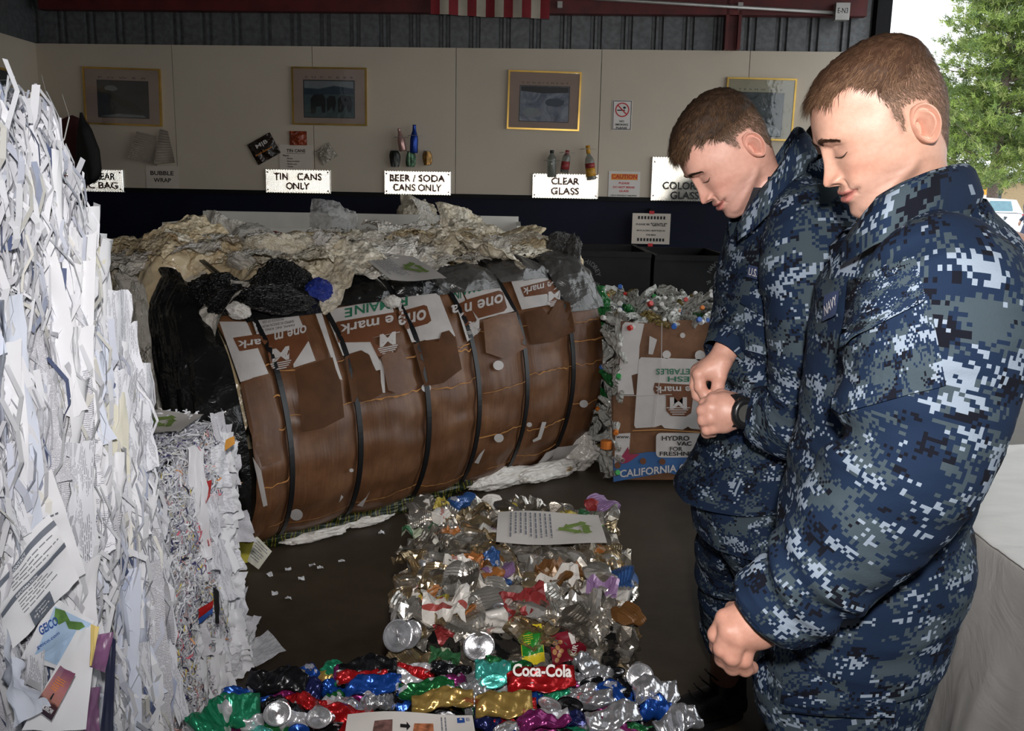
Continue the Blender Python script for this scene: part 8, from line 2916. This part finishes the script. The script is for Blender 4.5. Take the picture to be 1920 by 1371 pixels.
# one cloth: profile from the floor on the aisle side, over the top, down the other side
prof = [(TX0 - .05, .01), (TX0 - .035, .25), (TX0 - .02, .5), (TX0 - .008, .70), (TX0 + .002, .738), (TX0 + .02, TZ + .003), ((TX0 + TX1) / 2, TZ + .003), (TX1 - .02, TZ + .003), (TX1 + .004, .73), (TX1 + .03, .4), (TX1 + .05, .01)]
pk = cat_rows(np.array(prof), nv)
Yg = np.linspace(TY0, TY1, nu)
P = np.zeros((nv, nu, 3))
P[..., 0] = pk[:, 0:1]; P[..., 2] = pk[:, 1:2]; P[..., 1] = Yg[None]
hang = sm(P[..., 2], .72, .2)
fold = fbm(np.stack([P[..., 1] * 1.0, P[..., 2] * .28 + P[..., 1] * .3, P[..., 0] * 0], -1), 3.5, 4, 3, True) * .026 + fbm(P, 8, 6, 2, True) * .004
P[..., 0] += np.where(P[..., 0] < 1.5, -1, 1) * (fold * hang + .02 * hang * np.sin(P[..., 1] * 13))
P[..., 2] += (1 - hang) * fbm(P * np.array([.5, 1, 1]), 14, 9, 3, True) * .004 * (P[..., 2] > .7)
P[..., 2] = np.maximum(P[..., 2], .004)
obj('tablecloth', P.reshape(-1, 3), grid_faces(nu, nv), M_CLOTH, tb, smooth=True)
for yy, fl_ in ((TY0, 1), (TY1, -1)):
    U, V_ = np.meshgrid(np.linspace(TX0 - .0, TX1, 40), np.linspace(.01, TZ, 30))
    Q = np.stack([U, yy + 0 * U - fl_ * (.04 * (1 - V_ / TZ) + .012 * np.sin(U * 22) * (1 - V_ / TZ)), V_], -1)
    obj('cloth_end', Q.reshape(-1, 3), grid_faces(40, 30)[:, ::fl_], M_CLOTH, tb, smooth=True)
mb = MB(); mb.box(((TX0 + TX1) / 2, (TY0 + TY1) / 2, TZ - .018), (TX1 - TX0 - .01, TY1 - TY0 - .02, .03)); mb.build('tabletop', M_WHITE, tb)
for sx in (TX0 + .12, TX1 - .12):
    for sy in (TY0 + .2, TY1 - .2):
        mb = MB(); mb.tube([(sx, sy, .004), (sx, sy, TZ - .03)], .016, 8); mb.build('leg', M_CONDUIT, tb)

# ================================================================ outside
t = NT('pale_concrete_yard')
v = t.coord('Object')
t.l(t.ramp(t.noise(v, .35, 6, .6), [(.3, (.74, .73, .71)), (.7, (.86, .85, .83))]), t.b.inputs['Base Color'])
t.set(Roughness=.8); t.bump(t.noise(v, 8, 4), .1)
M_YARD = t.m
mb = MB(); mb.box((62, 40, -.09), (114.8, 180, .1)); tag(mb.build('ground', M_YARD), 'bright concrete yard outside the doorway', kind='structure')

# --- conifers
M_BARK = plain('grey_bark', (.17, .13, .11), .9, var=.3, nscale=14, bump=.5, bscale=40)
t = NT('pine_needles')
oi = t.n('ShaderNodeVertexColor'); oi.layer_name = 'Col'
t.l(oi.outputs[0], t.b.inputs['Base Color']); t.set(Roughness=.6)
t.b.inputs['Subsurface Weight'].default_value = 0.0
M_NEEDLE = t.m


def conifer(name, base, H, R, trunk_r, z0, label, seed, nbr, col, lean=0.0, dens=1.0):
    rs = np.random.RandomState(seed)
    base = np.array(base, float)
    root = empty(name, base, label, 'tree', 'conifers beyond the yard')
    mb = MB()
    pts = [base + np.array([lean * z, 0, z]) for z in np.linspace(-.05, H * .97, 9)]
    mb.tube(pts, [trunk_r * (1 - .9 * k / 8) + .02 for k in range(9)], 12)
    mb.build('trunk', M_BARK, root, smooth=True)
    C, D = [], []
    bm_ = MB()
    for b in range(nbr):
        u = rs.rand() ** .8
        z = z0 + (H - z0) * u
        L = R * (1 - u) ** .65 * rs.uniform(.55, 1.1) + .25
        a = rs.uniform(0, 2 * PI)
        d = np.array([math.cos(a), math.sin(a), rs.uniform(-.12, .28)])
        p0 = base + np.array([lean * z, 0, z])
        tip = p0 + d * L
        if b % 2 == 0: bm_.tube([p0, p0 + d * L * .55 + np.array([0, 0, -.05 * L]), tip], [.045, .025, .008], 5, cap=False)
        k = max(4, int(L * 13 * dens))
        s = rs.uniform(.22, 1.05, (k, 1))
        cc = p0 + d * L * s + rs.normal(size=(k, 3)) * np.array([.20, .20, .11]) * (.5 + .25 * L) + np.array([0, 0, -.05 * L]) * np.sin(PI * np.clip(s, 0, 1))
        C.append(cc); D.append(np.repeat(d[None], k, 0) + rs.normal(size=(k, 3)) * .35 + np.array([0, 0, .35]))
    bm_.build('branch', M_BARK, root)['kind'] = 'stuff'
    C, D = np.concatenate(C), np.concatenate(D)
    nb = 15                                             # needles per tuft
    n = len(C)
    dd = np.repeat(D, nb, 0) + rs.normal(size=(n * nb, 3)) * .75
    dd /= np.linalg.norm(dd, axis=1)[:, None]
    c0 = np.repeat(C, nb, 0) + rs.normal(size=(n * nb, 3)) * .05
    wv = np.cross(dd, rs.normal(size=(n * nb, 3))); wv /= np.linalg.norm(wv, axis=1)[:, None]
    L = rs.uniform(.13, .27, (n * nb, 1))
    V = np.stack([c0 - wv * .019, c0 + wv * .019, c0 + dd * L], 1).reshape(-1, 3)
    F = np.arange(n * nb * 3).reshape(-1, 3)
    cl = np.array(col)[rs.randint(0, len(col), n)] * rs.uniform(.7, 1.25, (n, 1))
    o = obj('foliage', V, F, M_NEEDLE, root, col=np.repeat(cl, nb * 3, 0))
    tag(o, kind='stuff')


GRN = [(.22, .31, .06), (.27, .37, .08), (.15, .23, .05), (.34, .40, .13), (.11, .17, .05)]
GR2 = [(.08, .13, .055), (.11, .17, .06), (.06, .10, .05)]
tb1 = at_d(1860, 372, 37)
conifer('conifer', (tb1.x, tb1.y, -.04), 13.5, 3.5, .22, 1.9, 'tall light green pine with a bare trunk behind the parked white car', 4, 330, GRN, dens=1.15)
tb2 = at_d(1900, 372, 46)
conifer('conifer', (tb2.x + 2.2, tb2.y, -.04), 17, 4.2, .30, 2.5, 'darker pine behind the light green one, at the right edge of the doorway', 9, 240, GR2)
tb3 = at_d(1790, 372, 62)
conifer('conifer', (tb3.x + 1.5, tb3.y + 4, -.04), 9.0, 4.2, .3, 1.0, 'small distant pine seen just right of the neck of the nearer man', 12, 110, GRN)

# --- long low building
M_TAN = plain('tan_wall_paint', (.42, .31, .18), .8, var=.1)
M_PALEROOF = plain('pale_roofing', (.75, .73, .70), .7, var=.05)
bp = at_d(1880, 368, 75)
bd = empty('low_building', (bp.x, bp.y, -.04), 'long low tan building with a pale roof far across the yard', 'building')
mb = MB(); mb.box((bp.x + 6, bp.y, 1.3), (50, 8, 2.7)); mb.build('wall', M_TAN, bd)
mb = MB(); mb.box((bp.x + 6, bp.y, 2.9), (51, 9, .5)); mb.build('roof', M_PALEROOF, bd)
M_DARKGLASS = plain('dark_glass', (.05, .06, .07), .15)
for k in range(8):
    mb = MB(); mb.box((bp.x - 14 + 5.5 * k, bp.y - 4.02, 1.7), (1.6, .06, .8)); mb.build('window', M_DARKGLASS, bd)
M_AMBER = plain('amber_box', (.80, .36, .04), .5)
mp_ = at_d(1846, 358, 60)
mb = MB(); mb.box((mp_.x, mp_.y, .8), (.4, .4, 1.7)); mb.box((mp_.x, mp_.y, 1.85), (.5, .5, .4), m=1)
tag(mb.build('bollard', [M_PALEROOF, M_AMBER]), 'pale post with an amber cap standing before the tan building', 'post')


# --- parked cars
M_CARW = plain('white_car_paint', (.74, .77, .80), .25, var=.02, coat=.6)
M_CARGLASS = plain('tinted_glass', (.16, .30, .36), .1, var=.1)
M_TYRE = plain('tyre_rubber', (.012, .012, .012), .7)
M_TAIL = plain('tail_lamp_red', (.60, .02, .03), .3)
M_CHROME = plain('wheel_alloy', (.55, .55, .56), .3, metal=.7)


def car(loc, yaw, label, S=1.0):
    root = empty('car', loc, label, 'car')
    Mx = Matrix.Translation(Vector(loc)) @ Matrix.Rotation(yaw, 4, 'Z')
    tr = lambda p: Mx @ (Vector(p) * S)
    # body: cross sections along the length, x forward
    sec = [(-2.30, .45, .95, .78), (-2.28, .30, 1.05, .84), (-2.05, .26, 1.08, .90), (-1.0, .25, 1.08, .92), (.4, .25, 1.04, .92), (1.2, .25, 1.00, .91), (1.9, .28, .92, .86), (2.2, .34, .80, .76), (2.26, .45, .66, .70)]
    V, n = [], 16
    for x, zl, zh, hw in sec:
        for k in range(n):
            a = 2 * PI * (k + .5) / n
            c, s = math.cos(a), math.sin(a)
            V.append(tr((x, hw * math.copysign(abs(c) ** .35, c), (zl + zh) / 2 + (zh - zl) / 2 * math.copysign(abs(s) ** .4, s))))
    F = [tuple(f) for f in grid_faces(n, len(sec), True).tolist()] + [tuple(range(n))[::-1], tuple((len(sec) - 1) * n + k for k in range(n))]
    obj('body', V, F, M_CARW, root, smooth=True)
    cab = [(-2.18, .80, 1.02, 1.06), (-1.95, .70, 1.05, 1.50), (-.6, .68, 1.05, 1.58), (.35, .68, 1.04, 1.52), (1.15, .78, .98, 1.02)]
    V = []
    for x, hw, zl, zh in cab:
        V += [tr((x, -hw - .10 * (zh - zl > .2), zl)), tr((x, -hw, zh)), tr((x, hw, zh)), tr((x, hw + .10 * (zh - zl > .2), zl))]
    F = [(4 * i + a, 4 * i + a + 1, 4 * i + 5 + a, 4 * i + 4 + a) for i in range(4) for a in range(3)]
    obj('cabin_roof', V, F, M_CARW, root)
    for sy in (-1, 1):
        for x0, x1 in ((-1.85, -1.05), (-.98, -.15), (-.08, .55)):
            e = .012 * sy
            z1 = 1.45
            V = [tr((x0, sy * .775 + e, 1.10)), tr((x1 + (.25 if x1 > .5 else 0), sy * .775 + e, 1.10)), tr((x1, sy * .70 + e, z1)), tr((x0 + (.08 if x0 < -1.5 else 0), sy * .70 + e, z1))]
            V += [v + (tr((0, -sy * .02, 0)) - tr((0, 0, 0))) for v in V]
            obj('side_window', V, [(0, 1, 2, 3), (7, 6, 5, 4), (0, 4, 5, 1), (1, 5, 6, 2), (2, 6, 7, 3), (3, 7, 4, 0)], M_CARGLASS, root)
        mb = MB(); mb.box(tr((-2.22, sy * .78, .86)), (.12 * S, .14 * S, .30 * S), yaw); mb.build('tail_lamp', M_TAIL, root)
        mb = MB(); mb.box(tr((.75, sy * .98, 1.08)), (.10 * S, .16 * S, .12 * S), yaw); mb.build('wing_mirror', M_CARW, root)
        for x in (-1.42, 1.42):
            R_ = Mx.to_3x3().to_4x4() @ Matrix.Rotation(PI / 2, 4, 'X')
            mb = MB(); mb.lathe([(.20, -.11), (.32, -.11), (.345, -.08), (.345, .08), (.32, .11), (.20, .11)], 24, Matrix.Translation(tr((x, sy * .82, .345))) @ R_ @ Matrix.Scale(S, 4))
            w = mb.build('wheel', M_TYRE, root, smooth=False)
            mb = MB(); mb.lathe([(.06, .125), (.20, .10), (.21, -.10), (.06, -.125)], 16, Matrix.Translation(tr((x, sy * .82, .345))) @ R_ @ Matrix.Scale(S, 4)); mb.build('wheel_rim', M_CHROME, w)
    mb = MB(); mb.box(tr((-2.30, 0, .48)), (.12 * S, 1.6 * S, .18 * S), yaw); mb.build('bumper', M_CARW, root)
    mb = MB(); mb.box(tr((0, 0, .24)), (4.0 * S, 1.5 * S, .14 * S), yaw); mb.build('underbody', M_TYRE, root)
    return root, tr


cp = at_z(1893, 455, -.04)
cr_, tr = car((cp.x - 1.75, cp.y + 1.0, -.04), PI - .12, 'white estate car parked across the yard, tail to the right')
V = [tr((-1.55 + x, .935, .78 + z)) for x, z in ((0, 0), (.05, .14), (.02, .03), (.12, .10), (.03, .01), (-.08, .12))]
obj('dark_decal', V, [(0, 2, 1), (0, 4, 3), (0, 1, 5)], M_DARKGLASS, cr_)
c2 = at_z(1850, 440, -.04)
car((c2.x + .8, c2.y + 8.5, -.04), PI - .05, 'second pale car parked behind the white estate car', 1.02)

# --- walking figure at the right edge
M_COVER = plain('navy_coverall', (.045, .055, .095), .85, var=.15)
pp_ = at_z(1919, 466, -.04)
c = np.array([pp_.x + .05, pp_.y, -.04])
WK = empty('person', c, 'person in dark blue work clothes walking across the yard, cut by the right edge', 'person')
K = [ring(c + up * z + np.array([dx, 0, 0]), (1, 0, 0), (0, 1, 0), a, b) for z, dx, a, b in ((.80, 0, .15, .13), (1.0, 0, .15, .12), (1.2, 0, .18, .13), (1.38, 0, .20, .12), (1.47, 0, .12, .08), (1.52, 0, .06, .06))]
v_, f_, _, _, _ = loft(K, 40, 30, fold=.008, seed=71); obj('jacket', v_, f_, M_COVER, WK, smooth=True)
mb = MB()
ch = [(.02, [(c + up * 1.45, .055), (c + up * 1.55, .055)]), (.02, [(c + up * 1.60 + np.array([-.01, 0, 0]), .085), (c + up * 1.67, .095)]), (.01, [(c + up * 1.60 + np.array([-.085, 0, 0]), .02), (c + up * 1.57 + np.array([-.10, 0, 0]), .017)])]
v_, f_ = sdf_limbs(ch, .012); obj('head', v_, f_, M_SKIN, WK, smooth=True, col=skin_cols(v_, (.5, .3, .22)))
v_, f_ = sdf_limbs([(.02, [(c + up * 1.69 + np.array([.015, 0, 0]), .098), (c + up * 1.64 + np.array([.03, 0, 0]), .09)])], .014); obj('hair', v_, f_, M_LASH, WK, smooth=True)
for s_, hx, kx, fx_ in ((-1, -.04, -.16, -.42), (1, .04, .12, .30)):
    pts = [c + up * .90 + np.array([hx, .08 * s_, 0]), c + up * .50 + np.array([kx, .08 * s_, 0]), c + up * .10 + np.array([fx_ + .05, .08 * s_, 0])]
    v_, f_, _, _, _ = loft(ring_path(pts, [.10, .085, .065]), 30, 20, fold=.008, seed=73); obj('trouser_leg', v_, f_, M_COVER, WK, smooth=True)
    boot(WK, (c[0] + fx_ + .06, c[1] + .08 * s_), (-1, 0), shaft=.16).location.z = -.03
    sh = c + up * 1.38 + np.array([0, .19 * s_, 0])
    pts = [sh, sh + np.array([.04 * s_ + .02, .05 * s_, -.28]), sh + np.array([-.06 * s_ - .06, .06 * s_, -.52])]
    v_, f_, _, _, _ = loft(ring_path(pts, [.07, .06, .045], ref=(1, 0, 0)), 24, 18, fold=.005, seed=75); obj('sleeve', v_, f_, M_COVER, WK, smooth=True)
    h0 = pts[-1]
    v_, f_ = sdf_limbs([(.01, [(h0, .03), (h0 + np.array([-.01, 0, -.07]), .034)])] + [(.005, [(h0 + np.array([-.01 + .018 * q - .03, 0, -.08]), .011), (h0 + np.array([-.02 + .016 * q - .03, 0, -.15]), .009)]) for q in range(4)] + [(.006, [(h0 + np.array([-.03, 0, -.03]), .012), (h0 + np.array([-.06, 0, -.09]), .010)])], .007)
    obj('hand', v_, f_, M_SKIN, WK, smooth=True, col=skin_cols(v_, (.5, .3, .22)))
